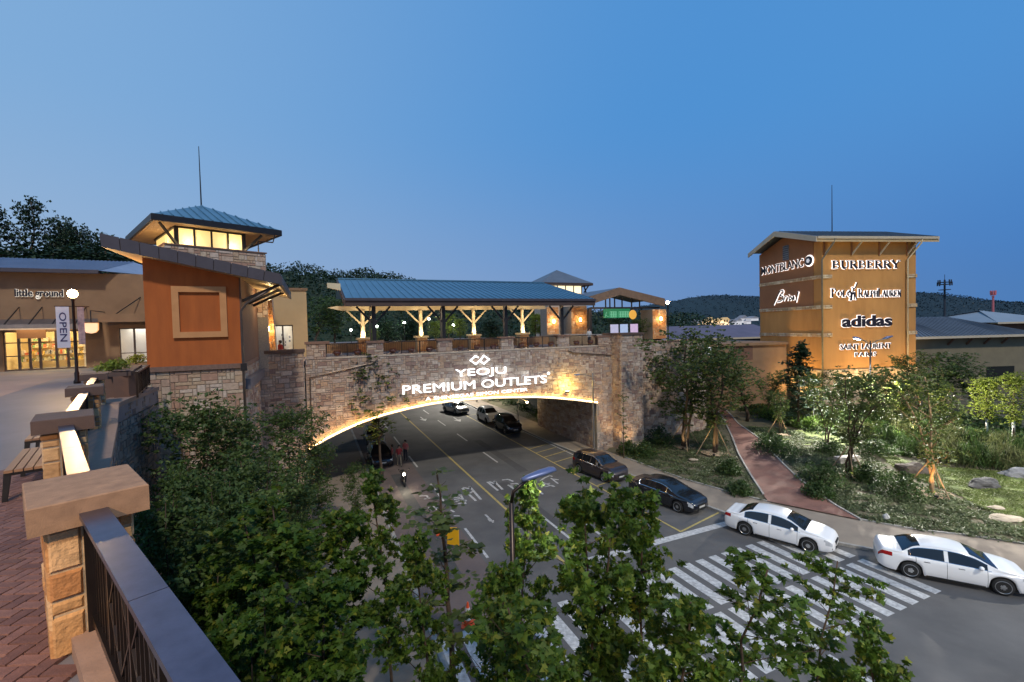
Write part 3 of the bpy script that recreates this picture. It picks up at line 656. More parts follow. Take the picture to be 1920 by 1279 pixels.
# railings between the piers with flower bowls on them
bays = [(-22.15, -19.5, 2, 'at the left end'), (-18.43, -14.46, 3, 'second from the left'), (-13.38, -9.38, 3, 'above the looped emblem'), (-8.3, -4.24, 3, 'above the last sign letters'), (-3.16, -.35, 2, 'at the right end')]
ordn = ['left', 'middle', 'right']
bowl_me = None
for bi, (a, b, nb, wh) in enumerate(bays):
    r = FB.root('bridge_railing', 'dark metal railing bay %s' % wh, 'railing', 'railing bays on the bridge', x=(a + b) / 2, y=.2, z=SILL + .1)
    hw = (b - a) / 2; q = MB(); q.box(-hw, hw, -.03, .03, .86, .92); q.obj('top_rail', m_darkmetal, r)
    q = MB(); q.box(-hw, hw, -.02, .02, .06, .1); q.obj('bottom_rail', m_darkmetal, r)
    for x in np.linspace(-hw, hw, nb + 1): q = MB(); q.box(x - .03, x + .03, -.03, .03, 0, .93); q.obj('post', m_darkmetal, r)
    q = MB()
    for x in np.arange(-hw + .13, hw, .13): q.box(x - .008, x + .008, -.008, .008, .1, .86)
    stuff(q.obj('balusters', m_darkmetal, r))
    for k in range(nb):
        x = (a + b) / 2 - hw + (k + .5) * (b - a) / nb
        pos = (ordn[k] if nb == 3 else ordn[k * 2])
        f = FB.root('flower_bowl', '%s planter bowl on the bridge railing bay %s' % (pos, wh), 'planter', 'planter bowls along the bridge railing', x=x, y=.02, z=SILL + .3)
        if bowl_me is None:
            q = MB(); q.lathe([(.04, -.14), (.15, -.1), (.24, .02), (.27, .13), (.24, .13)], n=14); q.sm = True; bowl_me = [q.mesh('bowl', mat('dark_red_bowl', (.07, .02, .022), rough=.5, scale=5))]
            q = MB()
            for _ in range(60):
                p = Vector((rnd.uniform(-.22, .22), rnd.uniform(-.2, .2), .12 + rnd.uniform(0, .12))); s_ = .05
                q.add([p + Vector((-s_, 0, 0)), p + Vector((0, -s_, .03)), p + Vector((s_, 0, .02)), p + Vector((0, s_, .05))], [(0, 1, 2, 3)])
            bowl_me.append(q.mesh('bowl_plants', leafmat('bowl_leaf', [(.05, .07, .02), (.25, .05, .06), (.1, .1, .03)])))
        link('bowl', bowl_me[0], f); stuff(link('plants', bowl_me[1], f))

# ---- covered walkway on the bridge
rf = FB.root('walkway_roof', 'long blue metal roof on timber posts over the bridge walkway', 'canopy')
E0, R0, RB = 12.72, 15.45, 8.6       # eave, ridge height, ridge distance
xl, xr = -20.85, -.95
slope = (R0 - 13.2) / (RB + .5)
def rz_(y): return 13.2 + (y + .5) * slope
npan = 38; pw = (xr - xl) / npan
pm_ = MB(); pm_.hexa([(0, -.5, rz_(-.5)), (pw - .05, -.5, rz_(-.5)), (pw - .05, RB, R0), (0, RB, R0), (0, -.5, rz_(-.5) + .05), (pw - .05, -.5, rz_(-.5) + .05), (pw - .05, RB, R0 + .05), (0, RB, R0 + .05)])
pm_.hexa([(pw - .05, -.5, rz_(-.5)), (pw, -.5, rz_(-.5)), (pw, RB, R0), (pw - .05, RB, R0), (pw - .05, -.5, rz_(-.5) + .1), (pw, -.5, rz_(-.5) + .1), (pw, RB, R0 + .1), (pw - .05, RB, R0 + .1)])
pmm = pm_.mesh('roof_panel', m_roof)
for k in range(npan): o = link('roof_panel', pmm, rf); o.location.x = xl + k * pw
q = MB(); q.hexa([(xl, RB + .01, R0), (xr, RB + .01, R0), (xr, 13, 14.1), (xl, 13, 14.1), (xl, RB + .01, R0 + .06), (xr, RB + .01, R0 + .06), (xr, 13, 14.16), (xl, 13, 14.16)]); q.obj('rear_roof_slope', m_roof, rf)
q = MB(); q.box(xl, xr, RB - .12, RB + .12, R0 + .06, R0 + .16); q.obj('ridge_cap', m_roof, rf)
q = MB(); q.hexa([(xl + .1, -.45, 12.75), (xr - .1, -.45, 12.75), (xr - .1, RB, R0 - .35), (xl + .1, RB, R0 - .35), (xl + .1, -.45, 12.8), (xr - .1, -.45, 12.8), (xr - .1, RB, R0 - .3), (xl + .1, RB, R0 - .3)]); q.obj('soffit', m_soffit, rf)
q = MB(); q.box(xl - .02, xr + .02, -.62, -.5, 12.7, 13.22); q.obj('fascia', m_fasciab, rf)
q = MB(); q.box(xl - .05, xr + .05, -.74, -.62, 13.08, 13.26); q.obj('gutter', m_fascia, rf)
q = MB(); q.prism([(-.5, 12.72), (RB, R0 - .4), (RB, R0 + .02), (-.5, 13.16)], lambda u, v, w_: (w_, u, v), xl - .12, xl - .01); q.obj('barge_board', m_fasciab, rf)
q = MB(); q.prism([(-.5, 12.72), (RB, R0 - .4), (RB, R0 + .02), (-.5, 13.16)], lambda u, v, w_: (w_, u, v), xr + .01, xr + .12); q.obj('barge_board', m_fasciab, rf)
q = MB(); q.prism([(-21.75, 13.05), (-21.1, 13.18), (xr, 13.18), (xr, 12.8), (-20.6, 12.78)], lambda u, v, w_: (u, w_, v), 8.3, 8.55); q.obj('rear_beam', m_cream, rf)
q = MB(); q.hexa([(-21.9, 2.2, 14.2), (-21, 2.2, 14.0), (-21, 2.5, 14.0), (-21.9, 2.5, 14.2), (-21.9, 2.2, 14.55), (-21, 2.2, 14.5), (-21, 2.5, 14.5), (-21.9, 2.5, 14.55)]); q.obj('purlin_end', m_cream, rf)
for i, x in enumerate(PX):
    q = MB(); q.box(x - .13, x + .13, .15, .41, 10.3, 12.75); q.obj('front_post', m_darkmetal, rf)
    for sgn in (-1, 1): q = MB(); q.beam((x + sgn * .1, .28, 11.55), (x + sgn * 1.15, .28, 12.72), .13, .13, up=(0, 1, 0)); q.obj('post_brace', m_darkmetal, rf)
    q = MB(); q.tube([(x - .3 + .0, -.05, 10.35), (x - .3, -.05, 12.4), (x - .3, -.55, 12.75)], .045, 6); q.obj('downpipe', m_pipe, rf)
    q = MB(); q.box(-.45 + x, .45 + x, 7.7, 8.6, 9.05, 10.28); o = q.obj('pedestal', m_mortar, rf)
    st_ = MB(); ashlar(st_, x - .45, x + .45, 9.05, 10.28, lambda u, v, d: (u, 7.7 - d, v), unit=.16, seed=50 + i); ashlar(st_, 7.7, 8.6, 9.05, 10.28, lambda u, v, d: (x + .45 + d, u, v), unit=.16, seed=54 + i); stuff(st_.obj('stone_facing', m_warmston, o))
    q = MB(); q.box(x - .58, x + .58, 7.58, 8.72, 10.28, 10.45); q.obj('pedestal_cap', m_cream, o)
    q = MB(); q.lathe([(.24, 10.45), (.2, 11.0), (.17, 11.5), (.17, 12.8)], c=(x, 8.15, 0), n=14); q.sm = True; q.obj('round_column', m_cream, rf)
    for sgn in (-1, 1): q = MB(); q.beam((x + sgn * .12, 8.15, 11.6), (x + sgn * 1.3, 8.15, 12.78), .14, .14, up=(0, 1, 0)); q.obj('column_brace', m_cream, rf)
    lamp('POINT', (x - .05, 7.62, 10.62), 34, (1, .80, .50), rf, .07)
    lamp('POINT', (x, 7.3, 12.45), 12, (1, .80, .50), rf, .1)
    lamp('POINT', (x + 2.5, 4.0, 12.3), 45, (1, .78, .50), rf, .2)
# rear parapet of the bridge
q = MB(); q.box(-23.5, 3, 11.6, 12, 9.05, 9.95); q.obj('rear_parapet', m_tan, br)

# ---- the big illuminated sign
m_neon = emis('white_neon', (.93, .97, 1.0), 1.8); m_halo = emis('white_halo', (.75, .9, 1.0), 1.1)
sg = FB.root('bridge_sign', 'white illuminated lettering YEOJU PREMIUM OUTLETS on the bridge face with looped emblem above', 'sign')
def fl(x, a, b):     # baseline that follows the photo
    return a
def wslope(px0, py0, px1, py1): a = FB.hit(px0, py0, -.15); b = FB.hit(px1, py1, -.15); return a[0], a[1], b[0], (b[1] - a[1]) / (b[0] - a[0])
X0, Z0, X1, S_ = wslope(854, 710.5, 949, 704); hz_ = .95
word(sg, 'YEOJU', X0, X1, Z0, Z0 + .70, -.15, m_neon, None, ext=.05, bold=.0, slope=S_)
X0, Z0, X1, S_ = wslope(755, 740, 1025, 718)
word(sg, 'PREMIUM OUTLETS', X0, X1, Z0, Z0 + .64, -.15, m_neon, None, ext=.05, bold=.0, slope=S_)
X0, Z0, X1, S_ = wslope(798, 751.5, 989, 733)
word(sg, 'A SHINSEGAE SIMON CENTER', X0, X1, Z0, Z0 + .25, -.15, m_neon, None, ext=.03, bold=.0, slope=S_)
X0, Z0 = FB.hit(1026, 703, -.15); word(sg, '®', X0, X0 + .26, Z0 + .0, Z0 + .24, -.15, m_neon, None, ext=.02)
ex0, ez0 = FB.hit(882, 676, -.15); ex1, _ = FB.hit(917, 676, -.15); wd_ = ex1 - ex0
loop = [(.5, .5), (.38, .78), (.22, 1.0), (0, .5), (.24, 0), (.5, .5), (.62, .78)]
P1 = [(.42, .80), (.28, 1.0), (.0, .5), (.28, 0), (.56, .52), (.72, 1.0), (1.0, .5), (.72, 0), (.58, .22)]
strokes(sg, 'emblem', m_neon, [P1], .10, -.15, x0=ex0, z0=ez0 - .30, sx=wd_, sz=.62, depth=.1)
for xx, zz_, pw_ in ((-16.2, 6.75, 2.2), (-14.2, 6.9, 3), (-12.6, 7.3, 5), (-10.8, 7.7, 6), (-9.2, 7.4, 5), (-7.4, 7.2, 3), (-5.8, 7.0, 2.2)): lamp('POINT', (xx, -.42, zz_), pw_, (.8, .92, 1), sg, .12)

# flood light glowing on the face near the right end of the arch
fl_ = FB.root('flood_light', 'small flood light glowing on the stone near the right end of the arch', 'lamp', x=-3.65, y=-.0, z=5.5)
q = MB(); q.box(-.16, .16, -.42, -.3, -.08, .08); q.obj('lamp_housing', m_darkmetal, fl_)
q = MB(); q.beam((0, .0, -.1), (0, -.36, -.06), .05); q.obj('bracket', m_darkmetal, fl_)
q = MB(); q.box(-.14, .14, -.40, -.32, .082, .1); q.obj('lens', emis('flood_lens', (1, .75, .3), 30), fl_)
lamp('POINT', (0, -.75, .5), 85, (1, .68, .16), fl_, .1)
# light thrown up and down the outer bay right of the arch and on the pier side
lamp('SPOT', (1.9, -2.6, .5), 90, (1, .62, .26), br, .1, target=(.6, 0, 6), spot=100, blend=.8)
lamp('SPOT', (.25, -1.1, .4), 90, (1, .62, .26), br, .1, target=(1.1, -.5, 8), spot=90, blend=.8)
lamp('SPOT', (-23.0, -1.6, .4), 200, (1, .58, .22), br, .1, target=(-22, 0, 6), spot=110, blend=.8)
lamp('SPOT', (-20.9, -1.6, 3.0), 110, (1, .60, .25), br, .1, target=(-20, 0, 7), spot=120, blend=.8)

# poster boards on top of the abutment
for k, (px, c_, t_) in enumerate(((1152, (.55, .52, .66), 'leftmost'), (1170, (.45, .55, .75), 'middle'), (1189, (.70, .50, .68), 'rightmost'))):
    x, z = FB.hit(px, 621, .2); r = FB.root('poster_board', 'small pale poster board on the bridge abutment top, %s of three' % t_, 'poster board', 'poster boards on the abutment', x=x, y=.2, z=10.05)
    q = MB(); q.box(-.42, .42, -.02, .02, .15, 1.0); q.obj('poster', mat('poster_%d' % k, c_, tuple(v * .8 for v in c_), rough=.5, scale=4, emit=c_, estr=.35), r)
    q = MB(); q.box(-.47, .47, .021, .05, .1, 1.05); q.box(-.44, -.4, -.02, .05, 0, .2); q.box(.4, .44, -.02, .05, 0, .2); q.obj('frame', m_darkmetal, r)

# retaining wall running right from the abutment
gw = FB.root('garden_retaining_wall', 'rubble stone wall running right from the bridge abutment behind the trees', 'wall')
q = MB(); q.box(3.4, 12, -.2, .4, -.3, 9.3); q.obj('wall_core', m_mortar, gw)
st_ = MB(); ashlar(st_, 3.4, 12, .3, 9.3, lambda u, v, d: (u, -.2 - d, v), unit=.2, seed=77); stuff(st_.obj('stone_facing', m_stone, gw))
q = MB(); q.box(3.4, 12, -.3, .5, 9.3, 9.45); q.obj('coping', m_cap, gw)
q = MB(); q.add([(3.4, .4, 9.02), (12, .4, 9.02), (12, 60, 9.02), (-23, 60, 9.02), (-23, 12, 9.02), (3.4, 12, 9.02)], [(0, 1, 2, 3, 4, 5)]); o = q.obj('upper_court', m_plaza2); o.location = FB.w(0, 0); o.rotation_euler = (0, 0, FB.a); o['kind'] = 'structure'

# wall lamp post at the bridge, leaning arm
lp = FB.root('street_lamp', 'slim steel street lamp pole with arm in front of the right bridge pier', 'street lamp', x=toF(*G(1114, 851, .12))[0], y=toF(*G(1114, 851, .12))[1], z=.12)
q = MB(); q.lathe([(.11, 0), (.09, .5), (.065, 6.2), (.05, 6.9)], n=10); q.sm = True; q.obj('pole', m_steel, lp)
q = MB(); q.tube([(0, 0, 6.5), (-.6, .05, 6.75), (-1.3, .1, 6.85)], .035, 6); q.obj('arm', m_steel, lp)
q = MB(); q.box(-1.7, -1.25, 0, .22, 6.78, 6.88); q.obj('lamp_head', m_blue, lp)

# ------------------------------------------------------------------ gateway structures beyond the bridge
F2 = Frame(*FB.w(0, 26)[:2], 23.6)
def bx(fr, px0, px1, py0, py1, b): a = fr.hit(px0, py1, b); c = fr.hit(px1, py0, b); return a[0], c[0], a[1], c[1]
# lantern tower with hip roof
lt = F2.root('lantern_tower', 'small tower with hip roof and lit lantern beyond the walkway roof', 'tower')
x0, x1, z0, z1 = bx(F2, 1028, 1102, 548, 600, 0)
q = MB(); q.box(x0, x1 - .3, 0, 4.5, 9, z1 - .2); q.obj('tower_body', m_paleston, lt)
q = MB(); q.box(x0 + .5, x1 - .8, .5, 4, z1 - .2, z1 + 1.6); q.obj('lantern_glow', emis('lantern_glow', (1, .80, .48), 1.6), lt)
for k in range(5): xx = x0 + .5 + (x1 - x0 - 1.3) * k / 4; q = MB(); q.box(xx - .07, xx + .07, .42, .5, z1 - .2, z1 + 1.6); q.obj('mullion', m_darkmetal, lt)
xa, xb = F2.hit(1014, 530, -1)[0], F2.hit(1112, 530, -1)[0]; ze = F2.hit(1060, 530, -1)[1]; zt = F2.hit(1063, 507, 2.2)[1]; cx = (xa + xb) / 2
q = MB(); q.add([(xa, -1, ze), (xb, -1, ze), (xb, 5.5, ze), (xa, 5.5, ze), (cx, 2.2, zt)], [(0, 1, 4), (1, 2, 4), (2, 3, 4), (3, 0, 4), (3, 2, 1, 0)]); q.obj('hip_roof', m_roofgrey, lt)
q = MB(); q.box(xa, xb, -1.02, 5.5, ze - .35, ze - .01); q.obj('eave', m_fasciab, lt)
q = MB()
for sx_, ex_ in ((x1 - .7, xb - .5), (x1 - .3, xb - 1.4)): q.beam((sx_, 0, z1 - .1), (ex_, -.6, ze - .3), .16)
q.obj('brace', m_darkmetal, lt)
# three lamp piers
for k, (px0, px1, pt, pb, lx, ly, wh) in enumerate(((1026, 1047, 576, 640, 1037, 603, 'left of the last dark post'), (1072, 1100, 574, 640, 1087, 600, 'right of the last dark post'), (1224, 1249, 580, 646, 1237, 598, 'under the right end of the gate roof'))):
    b_ = -8 if k < 2 else -12
    x0, x1, z0, z1 = bx(F2, px0, px1, pt, pb, b_)
    r = F2.root('lamp_pier', 'warm lit stone pier with wall lantern %s' % wh, 'pier', 'lamp piers beyond the bridge', x=(x0 + x1) / 2, y=b_, z=9.03); hw = (x1 - x0) / 2
    q = MB(); q.box(-hw, hw, 0, 2 * hw, 0, z1 - 9.03); q.obj('pier_core', m_mortar, r)
    st_ = MB(); ashlar(st_, -hw, hw, 0, z1 - 9.03, lambda u, v, d: (u, -d, v), unit=.2, seed=80 + k); stuff(st_.obj('stone_facing', m_warmston, r))
    lz = F2.hit(lx, ly, b_)[1] - 9.03; q = MB(); q.lathe([(.1, -.2), (.14, 0), (.14, .18), (.05, .26)], c=(0, -.3, lz), n=8); q.obj('lantern', emis('lantern_warm', (1, .66, .25), 28), r)
    lamp('POINT', (0, -.62, lz), 26, (1, .58, .2), r, .1)
# gate with low gable
gt = F2.root('gate_canopy', 'open gate canopy with broad low gable roof and hanging green sign', 'canopy')
b_ = -12
def gp_(px, py): return F2.hit(px, py, b_)
L1, A1, R1 = gp_(1106, 556), gp_(1162, 539), gp_(1247, 560)
q = MB(); q.prism([L1, A1, R1, (R1[0], R1[1] - 1.0), (A1[0], A1[1] - .95), (L1[0], L1[1] - 1.0)], lambda u, v, w_: (u, w_, v), b_, b_ + .3); q.obj('gable_fascia', mat('gate_fascia', (.16, .11, .08), rough=.7, scale=2), gt)
q = MB(); q.prism([L1, A1, R1, (R1[0], R1[1] - .12), (A1[0], A1[1] - .12), (L1[0], L1[1] - .12)], lambda u, v, w_: (u, w_, v), b_ + .3, b_ + 7); q.obj('roof', m_roofgrey, gt)
zz = gp_(1165, 577)[1]; q = MB(); q.beam((L1[0] + .5, b_ + .6, zz), (R1[0] - .5, b_ + .6, zz), .22); q.obj('tie_beam', m_darkmetal, gt)
for px in (1118, 1141, 1149, 1158, 1172, 1190, 1205): x, z = gp_(px, 577); q = MB(); q.beam((x, b_ + .6, z), (x, b_ + .6, min(A1[1] - .9, z + 1.3)), .13); q.obj('truss_post', m_darkmetal, gt)
x, z = gp_(1111, 600); q = MB(); q.box(x - .2, x + .2, b_ + .4, b_ + .8, 9, zz); q.obj('post', m_darkmetal, gt)
gs = F2.root('green_sign', 'glowing green sign with white characters and orange round emblem under the gate', 'sign')
x0, x1, z0, z1 = bx(F2, 1134, 1180, 584, 595, b_ - .3); q = MB(); q.box(x0 - .1, x1 + .1, b_ - .3, b_ - .15, z0 - .1, z1 + .35); q.obj('panel', emis('sign_green', (.0, .22, .08), .55), gs)
mw = emis('sign_mint', (.35, 1, .6), .45); W_ = x1 - x0; H_ = z1 - z0
polys = [[(.0, .0), (.06, .9)], [(.03, .4), (.1, .1), (.14, .1)]]
for u0 in (.2, .27, .34, .41, .56, .63, .7, .77, .84, .91):
    polys += [[(u0, 0), (u0, 1)], [(u0, 1), (u0 + .05, 1)], [(u0, .5), (u0 + .05, .5)], [(u0, 0), (u0 + .05, 0)], [(u0 + .05, 0), (u0 + .05, 1)]]
strokes(gs, 'characters', mw, polys, .04, b_ - .36, x0=x0, z0=z0, sx=W_, sz=H_, depth=.05)
x, z = F2.hit(1186, 590, b_ - .35); q = MB(); q.lathe([(.55, 0), (.6, .05), (.5, .12)], c=(x, b_ - .45, z), n=16, axis='y'); q.obj('emblem', emis('sign_orange', (1, .45, .05), .8), gs)
for k_ in ('sign_green', 'sign_mint', 'sign_orange'): MATS[k_].node_tree.nodes['Principled BSDF'].inputs['Base Color'].default_value = (.01, .06, .03, 1)
for px in (1136, 1174): x, z = F2.hit(px, 583, b_ - .25); q = MB(); q.box(x - .02, x + .02, b_ - .25, b_ - .21, z, zz); q.obj('hanger', m_darkmetal, gs)
lamp('POINT', ((x0 + x1) / 2, b_ - 1.2, z0), 3, (.2, 1, .5), gs, .3)

def globe_lamp(name, label, loc, h, r_=.16, power=400, color=(1, .68, .34), group='globe lamps', strength=60, banner=False):
    r = thing('street_lamp', label, 'street lamp', loc, 0, group)
    q = MB(); q.lathe([(.14, 0), (.14, .12), (.10, .2), (.10, .5), (.065, .6), (.055, h - .15), (.08, h - .1), (.08, h)], n=12); q.sm = True; q.obj('pole', m_bronze, r)
    q = MB(); q.lathe([(r_ * .35, h), (r_ * .85, h + r_ * .4), (r_, h + r_), (r_ * .85, h + r_ * 1.6), (r_ * .3, h + r_ * 1.98)], n=16); q.sm = True; q.obj('lamp_globe', emis('globe_' + name, color, strength), r)
    lamp('POINT', (0, 0, h + r_ * 3.2), power, color, r, r_ * .6); return r
# lamp standing right of the gate
x, z = FB.hit(1253, 640, 6.0); hx = FB.w(x, 6.0)
topz = FB.hit(1253, 566, 6.0)[1]
globe_lamp('gate', 'tall globe street lamp shining right of the gate canopy', (hx[0], hx[1], 9.02), topz - 9.1 - .16, .17, 190, (1, .66, .34), strength=90)
# ------------------------------------------------------------------ orange pavilion on the wall
pv = FP.root('orange_pavilion', 'orange stucco pavilion with slanting dark roof edge above the stone wall', 'building')
LZ = 9.6
xL = FP.hit(272, 600)[0]; ztl = FP.hit(272, 484)[1]; ztr = FP.hit(455, 528)[1]
q = MB(); q.prism([(xL, LZ), (0, LZ), (0, ztr + .5), (xL, ztl + .5)], lambda u, v, w_: (u, w_, v), 0, 8.5); q.obj('wall', m_orange, pv)
q = MB(); q.box(.0, .06, .02, 8.4, LZ + .01, ztr + .3); q.obj('side_wall', m_brown, pv)
q = MB(); q.box(xL - .1, .08, -.14, 8.5, LZ - .22, LZ - .002); q.obj('ledge', m_cap, pv)
# stone base
q = MB(); q.box(xL - .2, .0, .02, 8.5, -.3, LZ - .22); q.obj('base_core', m_mortar, pv)
ashlar_parts(pv, 'stone', m_paleston, xL - .2, 0.0, 5.6, LZ - .24, lambda u, v, d: (u, .02 - d, v), unit=.17, seed=5, depth=.05)
st_ = MB(); ashlar(st_, xL - .2, 0.0, 1.5, 5.6, lambda u, v, d: (u, .02 - d, v), unit=.2, seed=6); ashlar(st_, 0, 8.4, 2, LZ - .24, lambda u, v, d: (.0 + d, u, v), unit=.17, seed=7); stuff(st_.obj('stone_facing', m_paleston, pv))
# picture-frame moulding
x0, x1, z0, z1 = bx(FP, 326, 424, 538, 634, 0)
fw = (x1 - x0) * .125
for a, b, c, d in ((x0, x1, z1 - fw, z1), (x0, x1, z0, z0 + fw), (x0, x0 + fw, z0 + fw, z1 - fw), (x1 - fw, x1, z0 + fw, z1 - fw)):
    q = MB(); q.box(a, b, -.13, -.002, c, d); q.obj('frame_moulding', m_orangelite, pv)
# roof edge: separate cladding panels
Tl, Tr = FP.hit(186, 437, -.9), FP.hit(527, 514, -.9); Bl, Br_ = FP.hit(190, 463, -.9), FP.hit(524, 533, -.9)
n = 10
for k in range(n):
    t0, t1 = k / n + .003, (k + 1) / n - .003; f = lambda a, b, t: (a[0] + (b[0] - a[0]) * t, a[1] + (b[1] - a[1]) * t)
    p = [f(Bl, Br_, t0), f(Bl, Br_, t1), f(Tl, Tr, t1), f(Tl, Tr, t0)]
    q = MB(); q.prism(p, lambda u, v, w_: (u, w_, v), -.96, -.9); q.obj('fascia_panel', m_fascia, pv)
q = MB(); q.prism([Bl, Br_, (Tr[0], Tr[1] - .05), (Tl[0], Tl[1] - .05)], lambda u, v, w_: (u, w_, v), -.9, -.8); q.obj('fascia_core', m_fascia, pv)
q = MB(); q.prism([Bl, Br_, (Br_[0], Br_[1] + .1), (Bl[0], Bl[1] + .1)], lambda u, v, w_: (u, w_, v), -.8, 9); q.obj('soffit', m_soffit, pv)
q = MB(); q.prism([(Tl[0], Tl[1] - .12), (Tr[0], Tr[1] - .12), (Tr[0], Tr[1] - .02), (Tl[0], Tl[1] - .02)], lambda u, v, w_: (u, w_, v), -.8, 9); q.obj('roof', m_roofgrey, pv)
q = MB(); ex_ = Br_[0]; q.box(ex_, ex_ + .12, -.95, 9, Br_[1] - .05, Tr[1] - .1); q.obj('gutter', m_fascia, pv)
for y in (.5, 2.7, 4.9): q = MB(); q.beam((.06, y, ztr - .9), (ex_ - .1, y, Br_[1] + .1), .14); q.obj('eave_brace', m_darkmetal, pv)
q = MB(); P0 = FP.hit(452, 580, -.25); P1_ = FP.hit(463, 815, -.25)
q.tube([(ex_, -.5, Br_[1] + .05), (P0[0] + .25, -.35, P0[1] + .28), (P0[0], -.3, P0[1] - .1), (P0[0], -.3, LZ - .2), (P0[0] + .02, -.3, 2.0)], .06, 8); q.sm = True; q.obj('downpipe', m_pipe, pv)
q = MB(); q.box(P0[0] - .1, P0[0] + .16, -.4, -.2, LZ - .35, LZ + .0); q.obj('hopper', m_darkmetal, pv)
lamp('POINT', (.9, 5.5, ztr - .6), 30, (1, .75, .4), pv, .1); lamp('POINT', (ex_ - .6, 1.0, Br_[1] - .1), 6, (1, .75, .4), pv, .05)

# ------------------------------------------------------------------ lookout tower with glazed top
_d = ray(285, 400); _t = 24.0 / _d.y; FW = Frame(_d.x * _t, 24.0, 47.5)
def H(px, py, b): return FW.hit(px, py, b)
tb = .75
x0, x1 = .6, H(497, 470, tb)[0]
tw = FW.root('lookout_tower', 'stone tower with glowing glazed lookout and blue metal hip roof', 'tower')
zs = (H(380, 466, tb)[1] + H(490, 474, tb)[1]) / 2
q = MB(); q.box(x0, x1, tb, tb + 6.4, 8.8, zs); q.obj('tower_body', m_mortar, tw)
st_ = MB(); ashlar(st_, x0, x1, 12, zs - .06, lambda u, v, d: (u, tb - d, v), unit=.15, seed=91); ashlar(st_, tb, tb + 6.4, 9.0, zs - .06, lambda u, v, d: (x1 + d, u, v), unit=.2, seed=92); stuff(st_.obj('stone_facing', m_paleston, tw))
q = MB(); q.box(x0 - .06, x1 + .08, tb - .08, tb + 6.5, zs, zs + .07); q.obj('coping', m_cap, tw)
gx0, gx1 = H(331, 450, tb + .5)[0], H(457, 460, tb + .5)[0]; zg = (H(333, 424, tb + .5)[1] + H(457, 442, tb + .5)[1]) / 2
gd = 5.2
q = MB(); q.box(gx0 + .15, gx1 - .15, tb + 2.6, tb + 2.7, zs, zg + .2); q.obj('inner_wall', m_cream, tw)
q = MB(); q.box(gx0, gx1, tb + .5, tb + .5 + gd, zg, zg + .15); q.obj('ceiling', m_cream, tw)
npn = 4
mg = mat('tower_glass', (.8, .75, .6), rough=.1, scale=1, emit=(1, .68, .19), estr=.85, c2=(.8, .75, .6))
for k in range(npn):
    a, b = gx0 + (gx1 - gx0) * k / npn, gx0 + (gx1 - gx0) * (k + 1) / npn
    q = MB(); q.box(a + .05, b - .05, tb + .52, tb + .54, zs + .1, zg - .03); q.obj('pane', mg, tw)
for k in range(4):
    a, b = tb + .5 + gd * k / 4, tb + .5 + gd * (k + 1) / 4
    q = MB(); q.box(gx0 - .02, gx0, a + .05, b - .05, zs + .1, zg - .03); q.obj('pane', mg, tw)
for k in range(npn + 1):
    a = gx0 + (gx1 - gx0) * k / npn; w_ = .10 if k in (0, npn) else .045
    q = MB(); q.box(a - w_, a + w_, tb + .44, tb + .58, zs + .07, zg); q.obj('mullion', m_darkmetal, tw)
q = MB(); q.box(gx0 - .1, gx1 + .1, tb + .44, tb + .6, zg - .04, zg + .06); q.box(gx0 - .1, gx0 + .06, tb + .6, tb + 5.9, zg - .04, zg + .06); q.obj('head_rail', m_darkmetal, tw)
# hip roof
rb_ = H(527, 434, 0); ze = H(285, 400, 0)[1]; apz = H(368, 384, 4.1)[1]
xa, xb = 0.0, rb_[0]; ya, yb = 0.0, 8.2
apx = (xa + xb) / 2
roofv = [(xa, ya, ze), (xb, ya, ze), (xb, yb, ze), (xa, yb, ze)]; ap = Vector((apx, (ya + yb) / 2, apz))
npan = 14
for k in range(npan):      # front slope in seamed panels
    a, b = xa + (xb - xa) * k / npan, xa + (xb - xa) * (k + 1) / npan
    def up(x):
        t = 1 - abs(x - apx) / ((xb - xa) / 2); return Vector((x, ya + (ap.y - ya) * t, ze + (apz - ze) * t))
    q = MB(); A_, B_ = Vector((a + .02, ya, ze)), Vector((b - .02, ya, ze)); C_, D_ = up(b - .02), up(a + .02)
    q.add([A_, B_, C_, D_], [(0, 1, 2, 3)]); q.beam(Vector((a, ya, ze + .03)), up(a) + Vector((0, 0, .03)), .05, .07); q.obj('roof_panel', m_roof, tw)
q = MB(); q.add([*roofv, ap], [(1, 2, 4), (2, 3, 4), (3, 0, 4)]); q.add([(xa, ya, ze - .02), (xb, ya, ze - .02), (xb, yb, ze - .02), (xa, yb, ze - .02)], [(3, 2, 1, 0)]); q.obj('roof_slope', m_roof, tw)
q = MB(); so = [(xa + .1, ya + .1, ze - .3), (xb - .1, ya + .1, ze - .3), (xb - .1, yb - .1, ze - .3), (xa + .1, yb - .1, ze - .3), (gx0 - .1, tb + .44, zg + .07), (gx1 + .1, tb + .44, zg + .07), (gx1 + .1, tb + 5.9, zg + .07), (gx0 - .1, tb + 5.9, zg + .07)]
q.add(so, [(0, 1, 5, 4), (1, 2, 6, 5), (2, 3, 7, 6), (3, 0, 4, 7)]); q.obj('soffit', mat('brown_soffit', (.30, .19, .10), (.24, .15, .08), rough=.7, scale=2), tw)
q = MB()
for a, b in ((0, 1), (1, 2), (2, 3), (3, 0)): q.beam(Vector(roofv[a]) - Vector((0, 0, .16)), Vector(roofv[b]) - Vector((0, 0, .16)), .1, .34)
q.obj('eave_fascia', m_darkmetal, tw)
q = MB(); q.beam((gx0, tb + .45, zs + .1), (gx0 - .9, ya + .35, ze - .35), .11); q.obj('brace', m_darkmetal, tw)
q = MB(); q.beam((gx1, tb + .45, zs + .1), (gx1 + .8, ya + .5, ze - .35), .11); q.obj('brace', m_darkmetal, tw)
q = MB(); q.tube([(xb - .3, ya + .2, ze - .3), (xb - .4, ya + .3, ze - .75), (x1 - .35, tb + .1, zs + .75), (x1 - .35, tb + .1, zs)], .045, 6); q.obj('downpipe', m_pipe, tw)
